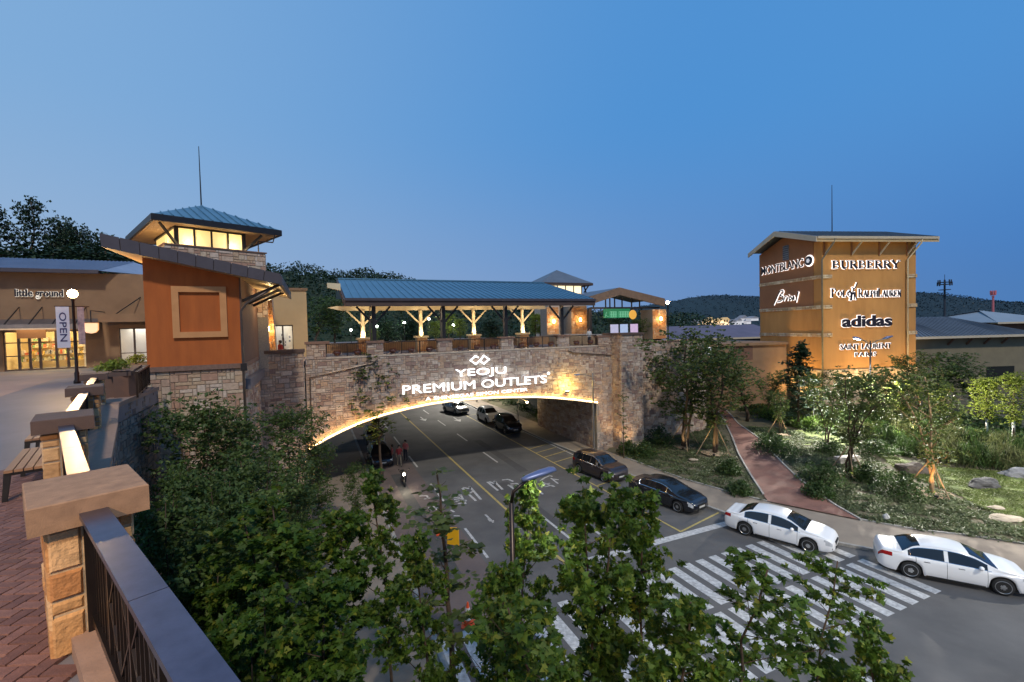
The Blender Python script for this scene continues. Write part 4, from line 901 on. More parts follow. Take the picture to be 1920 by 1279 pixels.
q = MB(); q.tube([(apx, ap.y, apz - .1), (apx, ap.y, H(362, 272, 4.1)[1])], [.045, .02], 6); q.obj('lightning_rod', m_darkmetal, tw)
lamp('AREA', ((gx0 + gx1) / 2, tb + 2.2, zg - .1), 30, (1, .78, .42), tw, 2.0)
lamp('POINT', (gx0 + .6, tb + .1, zs + .35), 8, (1, .76, .4), tw, .1); lamp('POINT', (gx1 - .6, tb + .1, zs + .35), 8, (1, .76, .4), tw, .1)
lamp('POINT', (gx0 - .35, tb + 2.5, zs + .4), 8, (1, .76, .4), tw, .1)

# ------------------------------------------------------------------ shop with canopy, far left
c_ = G(160, 690, PZ); FS = Frame(c_[0], c_[1], 25)
sh = FS.root('children_shop', 'tan stucco shop with lit glass front and low grey metal roof', 'building')
def S(px, py, b=0): return FS.hit(px, py, b)
xa, xb = S(-420, 600)[0], S(330, 600)[0]; ze = S(150, 512)[1]
wx0, wx1 = S(5, 650)[0], S(161, 650)[0]; wz1 = S(100, 620)[1]; vx0, vx1 = S(224, 650)[0], S(279, 650)[0]; vz0, vz1 = S(250, 681)[1], S(250, 615)[1]
q = MB()
for a, b, c, d in ((xa, wx0, PZ, ze), (wx0, wx1, wz1, ze), (wx1, vx0, PZ, ze), (vx0, vx1, PZ, vz0), (vx0, vx1, vz1, ze), (vx1, xb, PZ, ze)): q.box(a, b, 0, .3, c, d)
q.obj('wall', m_tan, sh)
for a, b in ((xa, wx0 - .4), (wx1 + .3, vx0 - .1)): q = MB(); q.box(a, b, -.08, 0, PZ, PZ + .85); q.obj('plinth', m_tan, sh)
# interior
mi = mat('shop_interior', (.85, .72, .45), rough=.8, scale=1, c2=(.8, .66, .4))
q = MB(); q.box(wx0 - .5, wx1 + .5, 3.6, 3.7, PZ, wz1 + .5); q.box(wx0 - .5, wx1 + .5, .3, 3.7, wz1 + .4, wz1 + .5); q.box(wx0 - .6, wx0 - .5, .3, 3.7, PZ, wz1 + .5); q.box(wx1 + .5, wx1 + .6, .3, 3.7, PZ, wz1 + .5); q.obj('room', mi, sh)
shelf = MB(); goods = MB()
for zz_ in (.55, 1.05, 1.55, 2.05):
    for y_ in (3.2, 2.0):
        for xx in np.arange(wx0, wx1 - .5, 1.35):
            if y_ == 2.0 and zz_ > 1.3: continue
            if rnd.random() < .12: continue
            shelf.box(xx, xx + 1.2, y_, y_ + .35, PZ + zz_ - .03, PZ + zz_)
            u = xx + .04
            while u < xx + 1.1:
                w2 = rnd.uniform(.06, .2); goods.box(u, u + w2 * .85, y_ + .03, y_ + .3, PZ + zz_, PZ + zz_ + rnd.uniform(.1, .36), rnd.randrange(6)); u += w2
shelf.obj('shelves', mat('shelf_wood', (.6, .42, .2), rough=.6, scale=4), sh)
gm = [mat('goods_%d' % i, c, rough=.6, scale=6) for i, c in enumerate(((.75, .7, .6), (.6, .15, .08), (.12, .22, .1), (.7, .5, .15), (.08, .08, .1), (.8, .75, .5)))]
stuff(goods.obj('merchandise', gm, sh))
for xx in np.linspace(wx0 + 1, wx1 - 1, 3): lamp('AREA', (xx, 1.8, wz1 + .3), 170, (1, .76, .38), sh, 1.6)
q = MB(); q.box(wx0 + .02, wx1 - .02, .14, .155, PZ + .08, wz1 - .02)
glassm = mat('window_glass', (.9, .9, .9), rough=.02, scale=1, c2=(.9, .9, .9)); glassm.node_tree.nodes['Principled BSDF'].inputs['Transmission Weight'].default_value = 1.0; glassm.node_tree.nodes['Principled BSDF'].inputs['IOR'].default_value = 1.02
fr = mat('shop_frame', (.09, .06, .045), rough=.5, scale=4)
doors = [0, .17, .30, .42, .62, .76, .86, 1.0]
for i, (u, v) in enumerate(zip(doors[:-1], doors[1:])):
    a, b = wx0 + (wx1 - wx0) * u, wx0 + (wx1 - wx0) * v
    nm = 'door' if i in (1, 4) else 'window'
    q = MB(); q.box(a, a + .09, .08, .2, PZ, wz1); q.box(b - .05, b, .08, .2, PZ, wz1); q.box(a + .09, b - .05, .08, .2, wz1 - .09, wz1); q.box(a + .09, b - .05, .08, .2, PZ, PZ + .1); q.box(a + .09, b - .05, .08, .2, wz1 - .85, wz1 - .78)
    o = q.obj(nm, fr, sh)
    if i in (1, 4, 0, 6): q = MB(); q.box(a + .09, b - .05, .09, .19, PZ + 1.0, PZ + 1.06); q.obj('rail', fr, o)
    q = MB(); q.box(a + .09, b - .05, .135, .145, PZ + .1, wz1 - .1); q.obj('pane', glassm, o)
# right window
q = MB(); q.box(vx0 - 2.6, vx1 + 1, 1.6, 1.7, vz0 - .2, vz1 + .2); q.obj('window_backdrop', mat('white_wall', (.85, .85, .82), rough=.8, scale=2, c2=(.8, .8, .78)), sh)
lamp('AREA', ((vx0 + vx1) / 2, .9, vz1 + .1), 420, (1, .95, .82), sh, 1.4)
for i in range(2):
    a, b = vx0 + (vx1 - vx0) * i / 2, vx0 + (vx1 - vx0) * (i + 1) / 2
    q = MB(); q.box(a, a + .06, .1, .2, vz0, vz1); q.box(b - .06, b, .1, .2, vz0, vz1); q.box(a + .06, b - .06, .1, .2, vz0, vz0 + .08); q.box(a + .06, b - .06, .1, .2, vz1 - .08, vz1); q.box(a + .06, b - .06, .1, .2, vz0 + .75, vz0 + .81); o = q.obj('window', fr, sh)
    q = MB(); q.box(a + .06, b - .06, .145, .155, vz0 + .08, vz1 - .08); q.obj('pane', glassm, o)
# roof
zr = S(100, 487, 7)[1]
q = MB(); hipx = S(275, 487, 7)[0]; rh = S(210, 485, 7)[0]
npan = 60
for k in range(npan):
    a, b = xa + (rh + 2.0 - xa) * k / npan, xa + (rh + 2.0 - xa) * (k + 1) / npan
    ta = 1 - max(0, (a - rh + 3) / 12); tb_ = 1 - max(0, (b - rh + 3) / 12)
    if b > rh + 1.5: break
    q = MB(); q.add([(a, -.9, ze + .1), (b - .05, -.9, ze + .1), (b - .05, 7, zr), (a, 7, zr)], [(0, 1, 2, 3)]); q.beam((b, -.9, ze + .13), (b, 7, zr + .03), .05, .07); q.obj('roof_panel', mat('pale_shop_roof', (.34, .37, .46), (.26, .29, .37), rough=.45, metal=.3, scale=.6), sh)
    last = b
q = MB(); q.add([(last, -.9, ze + .1), (xb + 1, 4.2, ze + .1), (xb + 1, 12, ze + .1), (last, 7, zr)], [(0, 1, 2, 3)]); q.obj('roof_slope', mat('pale_shop_roof', (.34, .37, .46), (.26, .29, .37), rough=.45, metal=.3, scale=.6), sh)
q = MB(); q.box(xa, last, -1.0, -.9, ze - .12, ze + .14); q.box(xa, last, -.9, 0, ze - .04, ze + .02); q.obj('eave_fascia', m_fascia, sh)
# glass and steel canopy over the shop front
cz = S(100, 606, -2.2)[1]; cz2 = S(100, 617, -2.2)[1]; ca, cb = S(-60, 610, -2.2)[0], S(168, 610, -2.2)[0]
q = MB(); q.hexa([(ca, -2.2, cz2), (cb, -2.2, cz2), (cb, 0, cz2 + .15), (ca, 0, cz2 + .15), (ca, -2.2, cz2 + .12), (cb, -2.2, cz2 + .12), (cb, 0, cz2 + .75), (ca, 0, cz2 + .75)]); q.obj('canopy_slab', mat('canopy_metal', (.12, .10, .10), rough=.5, scale=2), sh)
q = MB(); q.box(ca, cb, -2.3, -2.2, cz2 - .02, cz2 + .34); q.obj('canopy_edge', mat('canopy_edge', (.26, .22, .2), rough=.5, scale=2), sh)
for k in range(5): xx = ca + (cb - ca) * (k + .3) / 5; q = MB(); q.beam((xx, -2.1, cz2 + .25), (xx, -.02, cz2 + 1.6), .05); q.obj('canopy_tie', m_darkmetal, sh)
ca, cb = S(184, 610, -1.6)[0], S(300, 610, -1.6)[0]; cz2 = S(240, 601, -1.6)[1]
q = MB(); q.box(ca, cb, -1.6, 0, cz2 + .35, cz2 + .45); q.box(ca, cb, -1.62, -1.5, cz2 - .1, cz2 + .5); q.obj('canopy_slab', m_tan, sh)
for k in range(2): xx = ca + (cb - ca) * (k + .5) / 2; q = MB(); q.beam((xx, -1.5, cz2 + .4), (xx + 1.2, -.02, cz2 + 1.8), .05); q.obj('canopy_tie', m_darkmetal, sh)
lamp('AREA', ((wx0 + wx1) / 2, -1.2, wz1 + .15), 40, (1, .7, .35), sh, 3)
# lettering on the wall, blade sign
x0, z0 = S(28, 559, -.12); x1, z1 = S(118, 545, -.12)
ws = FS.root('shop_sign', 'dark lettering little ground on the tan shop wall left of the lamp', 'sign')
word(ws, 'little ground', x0, x1, z0 - .05, z0 + .62, -.12, m_letter, emis('halo_dim', (1, .9, .75), .8), ext=.04, bold=.02, halo_off=.03)
bs = FS.root('blade_sign', 'glowing orange half-round box sign hanging right of the shop front', 'sign'); x, z = S(171, 615, -2.5)
q = MB(); q.prism([(-.4, .35), (.4, .35), (.38, -.15), (.25, -.32), (0, -.38), (-.25, -.32), (-.38, -.15)], lambda u, v, w_: (x + u, w_, z + v), -2.6, -2.4); q.obj('panel', emis('blade_orange', (1, .42, .07), .95), bs)
q = MB(); q.box(x - .45, x + .45, -2.63, -2.37, z + .35, z + .4); q.box(x - .03, x + .03, -2.5, -2.45, z + .4, z + 1.2); q.beam((x, -2.48, z + 1.2), (x, 0, z + 1.2), .05); q.obj('bracket', m_darkmetal, bs)
pn = FS.root('hanging_panel', 'square dark brown panel hung above the shop door', 'sign'); x, z = S(59, 627, -.15)
q = MB(); q.box(x - .75, x + .75, -.2, -.1, z - .28, z + .35); q.obj('panel', m_timber, pn); q = MB(); q.box(x - .6, x - .57, -.17, -.13, z + .35, z + .7); q.box(x + .57, x + .6, -.17, -.13, z + .35, z + .7); q.obj('hanger', m_darkmetal, pn)

# beige shop behind the pavilion
c_ = G(514, 652, PZ + .4); FG = Frame(*FP.w(2.9, 15)[:2], 28)
bg_ = FG.root('beige_shop', 'beige stucco shop with lit window right of the orange pavilion', 'building')
x0, x1, z0, z1 = bx(FG, 505, 574, 545, 650, 0); wx0, wx1, wz0, wz1 = bx(FG, 512, 549, 609, 652, 0)
q = MB()
for a, b, c, d in ((x0 - 3, wx0, PZ, z1), (wx0, wx1, wz1, z1), (wx1, x1, PZ, z1)): q.box(a, b, 0, .3, c, d)
q.box(x1 - .3, x1, .3, 9, PZ, z1); q.obj('wall', m_beige, bg_)
q = MB(); q.box(x0 - 3, x1 + .1, -.1, 9, z1, z1 + .2); q.obj('roof_edge', m_tan, bg_)
q = MB(); q.box(wx0 - .3, wx1 + .3, 1.6, 1.7, PZ, wz1 + .2); q.obj('window_backdrop', mat('white_wall', (.85, .85, .82)), bg_)
lamp('AREA', ((wx0 + wx1) / 2, .9, wz1 + .1), 260, (1, .95, .8), bg_, 1.0)
for i in range(2):
    a, b = wx0 + (wx1 - wx0) * i / 2, wx0 + (wx1 - wx0) * (i + 1) / 2
    q = MB(); q.box(a, a + .06, .1, .2, PZ, wz1); q.box(b - .06, b, .1, .2, PZ, wz1); q.box(a + .06, b - .06, .1, .2, wz1 - .1, wz1); o = q.obj('window', fr, bg_); q = MB(); q.box(a + .06, b - .06, .145, .155, PZ, wz1 - .1); q.obj('pane', glassm, o)
q = MB()
for k in range(14): xx = rnd.uniform(wx0 + .2, wx1 - .2); zz_ = PZ + rnd.uniform(.2, 2.0); q.box(xx, xx + .12, 1.3, 1.4, zz_, zz_ + .2)
stuff(q.obj('merchandise', gm[4], bg_))
# stone pier with lantern
x0, x1, z0, z1 = bx(FP, 489, 514, 560, 658, 11.5)
pr_ = FP.root('lantern_pier', 'tapering stone pier with bright lantern between pavilion and beige shop', 'pier', x=(x0 + x1) / 2, y=11.5, z=PZ); hw = (x1 - x0) / 2
q = MB(); q.hexa([(-hw * 1.1, 0, 0), (hw * 1.1, 0, 0), (hw * 1.1, 1, 0), (-hw * 1.1, 1, 0), (-hw * .7, 0, z1 - PZ), (hw * .7, 0, z1 - PZ), (hw * .7, 1, z1 - PZ), (-hw * .7, 1, z1 - PZ)]); q.obj('pier_core', m_paleston, pr_)
st_ = MB(); ashlar(st_, -hw * .9, hw * .9, 0, z1 - PZ, lambda u, v, d: (u * (1.2 - .4 * v / (z1 - PZ)), -d, v), unit=.16, seed=97); stuff(st_.obj('stone_facing', m_warmston, pr_))
lz = FP.hit(500, 617, 11.2)[1] - PZ; q = MB(); q.lathe([(.1, -.2), (.14, 0), (.14, .18), (.05, .26)], c=(0, -.3, lz), n=8); q.obj('lantern', emis('lantern_warm', (1, .66, .25), 28), pr_); lamp('POINT', (0, -.65, lz), 36, (1, .58, .2), pr_, .1)
# ------------------------------------------------------------------ parapet pillars and railings by the camera
PN = ['nearest pillar with large pink brown cap stone at the lower left', 'second pillar from the camera with dark cap stone beside the bench', 'third pillar from the camera with dark cap stone', 'fourth pillar from the camera, its dark cap below the lamp post']
dirs = []
for i, p in enumerate(PIL):
    a = PIL[max(i - 1, 0)]; b = PIL[min(i + 1, 3)]; d = (b - a).normalized(); dirs.append(d)
dirs[0] = Vector((-.745, .667))
for i, (p, d) in enumerate(zip(PIL, dirs)):
    rz = math.atan2(d.y, d.x) - PI / 2      # local y along the row, x across
    r = thing('parapet_pillar', PN[i], 'pillar', (p.x, p.y, PZ), rz, 'stone pillars of the plaza parapet')
    cw, cl, hw, hl, hh = .315, .42, .245, .345, .90
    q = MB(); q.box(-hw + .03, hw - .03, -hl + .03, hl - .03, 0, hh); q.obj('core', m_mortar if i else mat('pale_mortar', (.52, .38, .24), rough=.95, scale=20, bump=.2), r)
    ms = m_warmston
    for k, (u0, u1, fn) in enumerate(((-hw, hw, lambda u, v, dd: (u, -hl + .03 - dd, v)), (-hl, hl, lambda u, v, dd: (-hw + .03 - dd, u, v)), (-hl, hl, lambda u, v, dd: (hw - .03 + dd, u, v)), (-hw, hw, lambda u, v, dd: (u, hl - .03 + dd, v)))):
        ashlar_parts(r, 'stone', ms, u0 + .012, u1 - .012, 0, hh, fn, unit=.096, seed=100 + i * 7 + k, depth=.022, gap=.018, sizes=((2, 2), (3, 2), (2, 3), (3, 2), (2, 2), (2, 1)))
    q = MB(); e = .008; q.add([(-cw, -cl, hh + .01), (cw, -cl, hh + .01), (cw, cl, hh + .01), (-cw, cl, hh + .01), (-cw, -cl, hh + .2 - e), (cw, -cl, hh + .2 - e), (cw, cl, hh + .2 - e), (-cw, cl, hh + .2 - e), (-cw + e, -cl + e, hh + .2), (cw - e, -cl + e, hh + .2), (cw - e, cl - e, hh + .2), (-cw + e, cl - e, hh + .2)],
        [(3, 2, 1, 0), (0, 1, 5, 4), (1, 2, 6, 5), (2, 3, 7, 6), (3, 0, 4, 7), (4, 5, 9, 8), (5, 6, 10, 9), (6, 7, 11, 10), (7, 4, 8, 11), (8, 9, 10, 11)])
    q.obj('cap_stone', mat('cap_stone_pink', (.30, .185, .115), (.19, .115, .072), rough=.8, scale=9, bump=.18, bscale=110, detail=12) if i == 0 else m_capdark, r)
RL = ['bronze railing with broad flat top rail in the lower left foreground', 'bronze railing between the first and second pillar', 'bronze railing between the second and third pillar', 'bronze railing between the third and fourth pillar']
ends = [(Vector((.85, -.12)), PIL[0] + Vector((-.05, .04))), (PIL[0], PIL[1]), (PIL[1], PIL[2]), (PIL[2], PIL[3])]
for i, (a, b) in enumerate(ends):
    d = (b - a).normalized(); L_ = (b - a).length - (.4 if i else -.0) - .4; a2 = a + d * (.4 if i else 0); rz = math.atan2(d.y, d.x)
    r = thing('railing', RL[i], 'railing', (a2.x, a2.y, PZ + .13), rz, 'railings between the pillars')
    H0 = .835
    ns = max(2, int(L_ / 1.55)); 
    for k in range(ns):
        q = MB(); q.box(L_ * k / ns + .003, L_ * (k + 1) / ns - .003, -.075, .075, H0, H0 + .035); q.obj('top_rail', m_railtop, r)
    q = MB(); q.box(0, L_, -.035, .035, H0 - .06, H0 - .001); q.obj('under_rail', m_bronze, r)
    q = MB(); q.box(0, L_, -.03, .03, .06, .11); q.obj('bottom_rail', m_bronze, r)
    q = MB(); q.box(L_ - .02, L_, -.05, .05, .0, H0 - .06); q.obj('end_plate', m_bronze, r)
    np_ = max(2, int(round(L_ / .62)))
    for k in range(np_):
        x0, x1 = L_ * k / np_, L_ * (k + 1) / np_
        q = MB(); q.box(x0 - .018, x0 + .018, -.018, .018, 0, H0 - .06); q.obj('post', m_bronze, r)
        for t in (.16, .32, .48, .64, .80):
            xx = x0 + (x1 - x0) * t; q = MB(); q.box(xx - .006, xx + .006, -.012, .012, .11, H0 - .06); q.obj('baluster', m_bronze, r)
        if k % 3 != 1:
            xm = (x0 + x1) / 2; zm = (.11 + H0 - .06) / 2
            for A_, B_ in (((x0 + .03, zm), (xm, H0 - .07)), ((xm, H0 - .07), (x1 - .03, zm)), ((x1 - .03, zm), (xm, .12)), ((xm, .12), (x0 + .03, zm))):
                q = MB(); q.beam((A_[0], 0, A_[1]), (B_[0], 0, B_[1]), .016, .03, up=(0, 1, 0)); q.obj('diamond_bar', m_bronze, r)
# dark planter wall past the fourth pillar and its railing to the pavilion
pa, pb_ = PIL[3] + Vector((.05, .7)), FP.w(xL - .6, -.1)
r = thing('planter_wall', 'dark capped stone planter wall beyond the fourth pillar with yellow green shrub', 'wall')
A2 = Vector(G(183, 699, PZ + 1.0)); B2 = Vector(G(240, 697, PZ + 1.0)); C2 = Vector(G(262, 684, PZ + 1.0)); 
P_ = [A2, B2, C2]
for k, (a, b) in enumerate(zip(P_[:-1], P_[1:])):
    d = (b - a).normalized(); nn = Vector((d.y, -d.x)); q = MB(); q.hexa([(*(a - nn * .0), PZ), (*(b - nn * .0), PZ), (*(b - nn * .4), PZ), (*(a - nn * .4), PZ), (*(a - nn * .0), PZ + .86), (*(b - nn * .0), PZ + .86), (*(b - nn * .4), PZ + .86), (*(a - nn * .4), PZ + .86)]); q.obj('wall_core', m_brown, r)
    q = MB(); q.hexa([(*(a + nn * .08), PZ + .86), (*(b + nn * .08), PZ + .86), (*(b - nn * .5), PZ + .86), (*(a - nn * .5), PZ + .86), (*(a + nn * .08), PZ + 1.0), (*(b + nn * .08), PZ + 1.0), (*(b - nn * .5), PZ + 1.0), (*(a - nn * .5), PZ + 1.0)]); q.obj('cap_stone', m_capdark, r)
a, b = B2 + Vector((.5, -.25)), C2 + Vector((.5, -.15)); d = (b - a).normalized(); L_ = (b - a).length
r = thing('railing', 'short dark railing on the plaza edge next to the orange pavilion', 'railing', (a.x, a.y, PZ + .13), math.atan2(d.y, d.x), 'railings between the pillars')
q = MB(); q.box(0, L_, -.05, .05, .82, .88); q.obj('top_rail', m_bronze, r); q = MB(); q.box(0, L_, -.02, .02, .06, .1); q.obj('bottom_rail', m_bronze, r)
for x in np.linspace(0, L_, 4): q = MB(); q.box(x - .03, x + .03, -.03, .03, 0, .82); q.obj('post', m_bronze, r)
q = MB()
for x in np.arange(.1, L_, .13): q.box(x - .007, x + .007, -.007, .007, .1, .82)
stuff(q.obj('balusters', m_bronze, r))

# benches
def bench(label, px, py, rz, n=5):
    x, y = G(px, py, PZ); r = thing('bench', label, 'bench', (x, y, PZ), rz, 'benches on the plaza')
    for k in range(n): q = MB(); q.box(-.02 + k * .095, -.02 + k * .095 + .082, 0, 1.6, .415, .45); q.obj('slat', m_timber, r)
    for yy in (.04, 1.52):
        q = MB(); q.box(-.03, .47, yy, yy + .05, .37, .414); q.obj('seat_bar', m_darkmetal, r)
        for xx, s_ in ((0, -1), (.44, 1)): q = MB(); q.hexa([(xx - .02 + s_ * .04, yy, 0), (xx + .03 + s_ * .04, yy, 0), (xx + .03 + s_ * .04, yy + .05, 0), (xx - .02 + s_ * .04, yy + .05, 0), (xx - .03, yy, .37), (xx + .04, yy, .37), (xx + .04, yy + .05, .37), (xx - .03, yy + .05, .37)]); q.obj('leg', m_darkmetal, r)
    return r
dr = (PIL[2] - PIL[1]); ang_ = math.atan2(dr.y, dr.x) - PI / 2
bench('timber slat bench with dark legs at the left edge, nearer of two', 14, 946, ang_)
bench('timber slat bench mostly hidden behind the second pillar, farther of two', 52, 872, ang_)

# plaza lamp post with banners
lx, ly = G(145, 719, PZ)
LP = globe_lamp('plaza', 'bronze lamp post with OPEN banner on the plaza before the shop', (lx, ly, PZ), 4.15, .2, 380, (1, .62, .26), strength=40)
bd = Vector((FS.X.x, FS.X.y)); 
bn = MB(); bn.box(-.62, -.16, -.01, .01, 1.75, 3.72); o = bn.obj('banner', m_banner, LP); o.rotation_euler = (0, 0, math.radians(38)); 
me, v = text_me('OPEN', 1.0, .004, .01)
w0 = v[:, 0].max() - v[:, 0].min(); h0 = v[:, 1].max() - v[:, 1].min()
nv = np.stack([-.39 - .12 + (v[:, 1] - v[:, 1].min()) / h0 * .25, -.016 + 0 * v[:, 0] - v[:, 2], 3.45 - (v[:, 0] - v[:, 0].min()) / w0 * 1.4], 1)
me.vertices.foreach_set('co', nv.ravel().astype(np.float32)); me.materials.clear(); me.materials.append(mat('banner_ink', (.03, .03, .12), rough=.8, scale=3)); lt_ = link('lettering', me, o)
bn = MB(); bn.box(.14, .40, -.01, .01, 1.9, 3.72); o = bn.obj('banner', mat('banner_dark', (.16, .14, .20), (.5, .46, .5), rough=.8, scale=3), LP); o.rotation_euler = (0, 0, math.radians(68))
q = MB(); q.box(-.66, .0, -.012, .012, 3.72, 3.76); o = q.obj('banner_arm', m_bronze, LP); o.rotation_euler = (0, 0, math.radians(38))
q = MB(); q.box(0, .62, -.012, .012, 3.72, 3.76); o = q.obj('banner_arm', m_bronze, LP); o.rotation_euler = (0, 0, math.radians(68))
# its twin behind the photographer that lights the near pillar
globe_lamp('plaza', 'bronze globe lamp post on the plaza behind the camera', (-2.9, -2.6, PZ), 4.15, .2, 560, (1, .64, .30), strength=40)
# ------------------------------------------------------------------ sign tower on the right
d_ = ray(1541, 640); t = 50 / d_.y
FT = Frame(d_.x * t, 50, 8)
tt = FT.root('sign_tower', 'ochre stucco tower with lit shop names and a low gable roof', 'tower')
W = FT.hit(1717, 600)[0]; D = FT.hits(1425, 600, 0)[0]
zb = FT.hit(1600, 692)[1]; ze = FT.hit(1600, 452)[1]; GZ = 1.2
q = MB(); q.box(.02, W, 0, D, zb, ze); q.obj('wall', m_towero, tt)
# left face darker upper storeys, gable
zL = FT.hits(1541, 575, 0)[1]
zgl = FT.hits(1425, 479, 0)[1]; zgr = FT.hits(1530, 455, 0)[1]; yr, zr = FT.hits(1466, 444, 0)
bands = [(FT.hits(1541, 519, 0)[1], 'upper'), (FT.hits(1541, 576, 0)[1], 'middle'), (FT.hits(1541, 629, 0)[1], 'lower')]
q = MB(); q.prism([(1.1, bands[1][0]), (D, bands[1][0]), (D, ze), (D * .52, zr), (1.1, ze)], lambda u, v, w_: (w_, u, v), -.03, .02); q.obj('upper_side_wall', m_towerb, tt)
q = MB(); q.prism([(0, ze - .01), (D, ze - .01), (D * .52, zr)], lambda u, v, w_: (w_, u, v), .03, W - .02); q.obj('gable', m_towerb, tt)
m_band = mat('pale_split_stone', (1, 1, 1), isl=[(.62, .47, .30), (.54, .38, .22), (.66, .53, .36), (.5, .34, .2)], rough=.85, scale=4, bump=.4)
for z, nm in bands:
    st_ = MB(); ashlar(st_, 0, D, z - .2, z + .22, lambda u, v, d: (-.04 - d, u, v), unit=.21, seed=int(z * 10), depth=.08); ashlar(st_, -.1, 1.25, z - .2, z + .22, lambda u, v, d: (u, -.04 - d, v), unit=.21, seed=int(z * 11), depth=.08)
    ashlar(st_, W - 1.25, W + .1, z - .2, z + .22, lambda u, v, d: (u, -.04 - d, v), unit=.21, seed=int(z * 12), depth=.08)
    stuff(st_.obj('stone_band', m_band, tt))
q = MB(); q.box(-.08, W + .08, -.08, D + .1, -.5, zb); q.obj('base_core', m_mortar, tt)
st_ = MB(); ashlar(st_, -.08, W + .08, GZ - 1, zb, lambda u, v, d: (u, -.08 - d, v), unit=.26, seed=61, depth=.07); ashlar(st_, -.08, D + .1, GZ - 1, zb, lambda u, v, d: (-.08 - d, u, v), unit=.26, seed=62, depth=.07); stuff(st_.obj('stone_facing', m_band, tt))
# roof: ridge along x
ovx0, ovx1, ovy = -1.5, W + 1.6, -1.1
yc = D * .52
zr_ = FT.hits(1466, 430, ovx0)[1]; zef = FT.hit(1640, 446, ovy)[1]; zeb = zef - .6
npan = 26
for k in range(npan):
    a, b = ovx0 + (ovx1 - ovx0) * k / npan, ovx0 + (ovx1 - ovx0) * (k + 1) / npan
    q = MB(); q.add([(a, ovy, zef + .16), (b - .04, ovy, zef + .16), (b - .04, yc, zr_), (a, yc, zr_)], [(0, 1, 2, 3)]); q.beam((b - .02, ovy, zef + .19), (b - .02, yc, zr_ + .03), .05, .07); q.obj('roof_panel', m_roofgrey, tt)
yb2 = FT.hits(1404, 478, ovx0)[0]; zb2 = FT.hits(1404, 476, ovx0)[1]
q = MB(); q.add([(ovx0, yc, zr_), (ovx1, yc, zr_), (ovx1, yb2, zb2), (ovx0, yb2, zb2)], [(0, 1, 2, 3)]); q.obj('rear_roof_slope', m_roofgrey, tt)
m_fasc = mat('cream_fascia', (.52, .44, .33), (.46, .39, .29), rough=.6, scale=2)
q = MB(); q.prism([(ovy, zef - .42), (ovy, zef + .14), (yc, zr_ - .02), (yb2, zb2), (yb2, zb2 - .5), (yc, zr_ - .62)], lambda u, v, w_: (w_, u, v), ovx0 - .15, ovx0 - .01); q.obj('barge_board', m_fasc, tt)
q = MB(); q.prism([(ovy, zef - .42), (ovy, zef + .14), (yc, zr_ - .02), (yb2, zb2), (yb2, zb2 - .5), (yc, zr_ - .62)], lambda u, v, w_: (w_, u, v), ovx1 + .01, ovx1 + .12); q.obj('barge_board', m_fasc, tt)
q = MB(); q.box(ovx0, ovx1, ovy - .12, ovy - .002, zef - .1, zef + .16); q.obj('gutter', m_fasc, tt)
q = MB(); q.hexa([(ovx0, ovy, zef - .42), (ovx1, ovy, zef - .42), (ovx1, .3, zef + .1), (ovx0, .3, zef + .1), (ovx0, ovy, zef - .1), (ovx1, ovy, zef - .1), (ovx1, .3, zef + .3), (ovx0, .3, zef + .3)]); q.obj('soffit', m_soffit, tt)
for px, py in ((1603, 468), (1655, 468), (1707, 470), (1552, 470)):
    x = FT.hit(px, py, -.1)[0]; q = MB(); q.beam((x - .35, -.02, zef - 1.7), (x, ovy + .15, zef - .35), .14); q.obj('bracket', m_fasc, tt); q = MB(); q.beam((x - .38, -.06, zef - 1.7), (x - .38, -.06, zef - .2), .14); q.obj('bracket_leg', m_towerb, tt)
for px0, px1, pxt in ((1542, 1543, 1562), (1702, 1703, 1726)):
    x = FT.hit(px0, 600, -.2)[0]; xt = FT.hit(pxt, 455, -.9)[0]
    q = MB(); q.tube([(xt, ovy, zef - .1), (xt, ovy + .1, zef - .5), (x, -.2, zef - 2.2), (x, -.2, -.3)], .085, 8); q.sm = True; q.obj('downpipe', m_cream if px0 > 1600 else mat('olive_pipe', (.22, .19, .13), rough=.5, scale=3), tt)
q = MB(); x = FT.hit(1560, 400, yc)[0]; q.tube([(x, yc, zr_ - .1), (x, yc, FT.hit(1560, 347, yc)[1])], [.06, .03], 6); q.obj('lightning_rod', m_darkmetal, tt)
y0, z0 = FT.hits(1479, 487, -.05); y1, z1 = FT.hits(1468, 462, -.05); q = MB(); q.box(-.09, -.03, y0, y1, z0, z1); q.obj('vent', mat('vent_grey', (.2, .22, .26), rough=.6, scale=3), tt)
q = MB()
for k in range(7): zz_ = z0 + (z1 - z0) * (k + .5) / 7; q.box(-.13, -.095, y0 + .05, y1 - .05, zz_ - .03, zz_ + .03)
q.obj('louvre', m_darkmetal, tt)
# flood lights at the foot
for x, yy, tz in ((W * .3, -3.6, 9), (W * .75, -3.6, 8)): lamp('SPOT', (x, yy, 1.6), 1350, (1, .70, .32), tt, 1.0, target=(x, .5, tz), spot=100, blend=.9)
for y in (D * .25, D * .8): lamp('SPOT', (-3.0, y, 1.8), 900, (1, .66, .24), tt, .8, target=(.5, y, 7.0), spot=110, blend=.9)
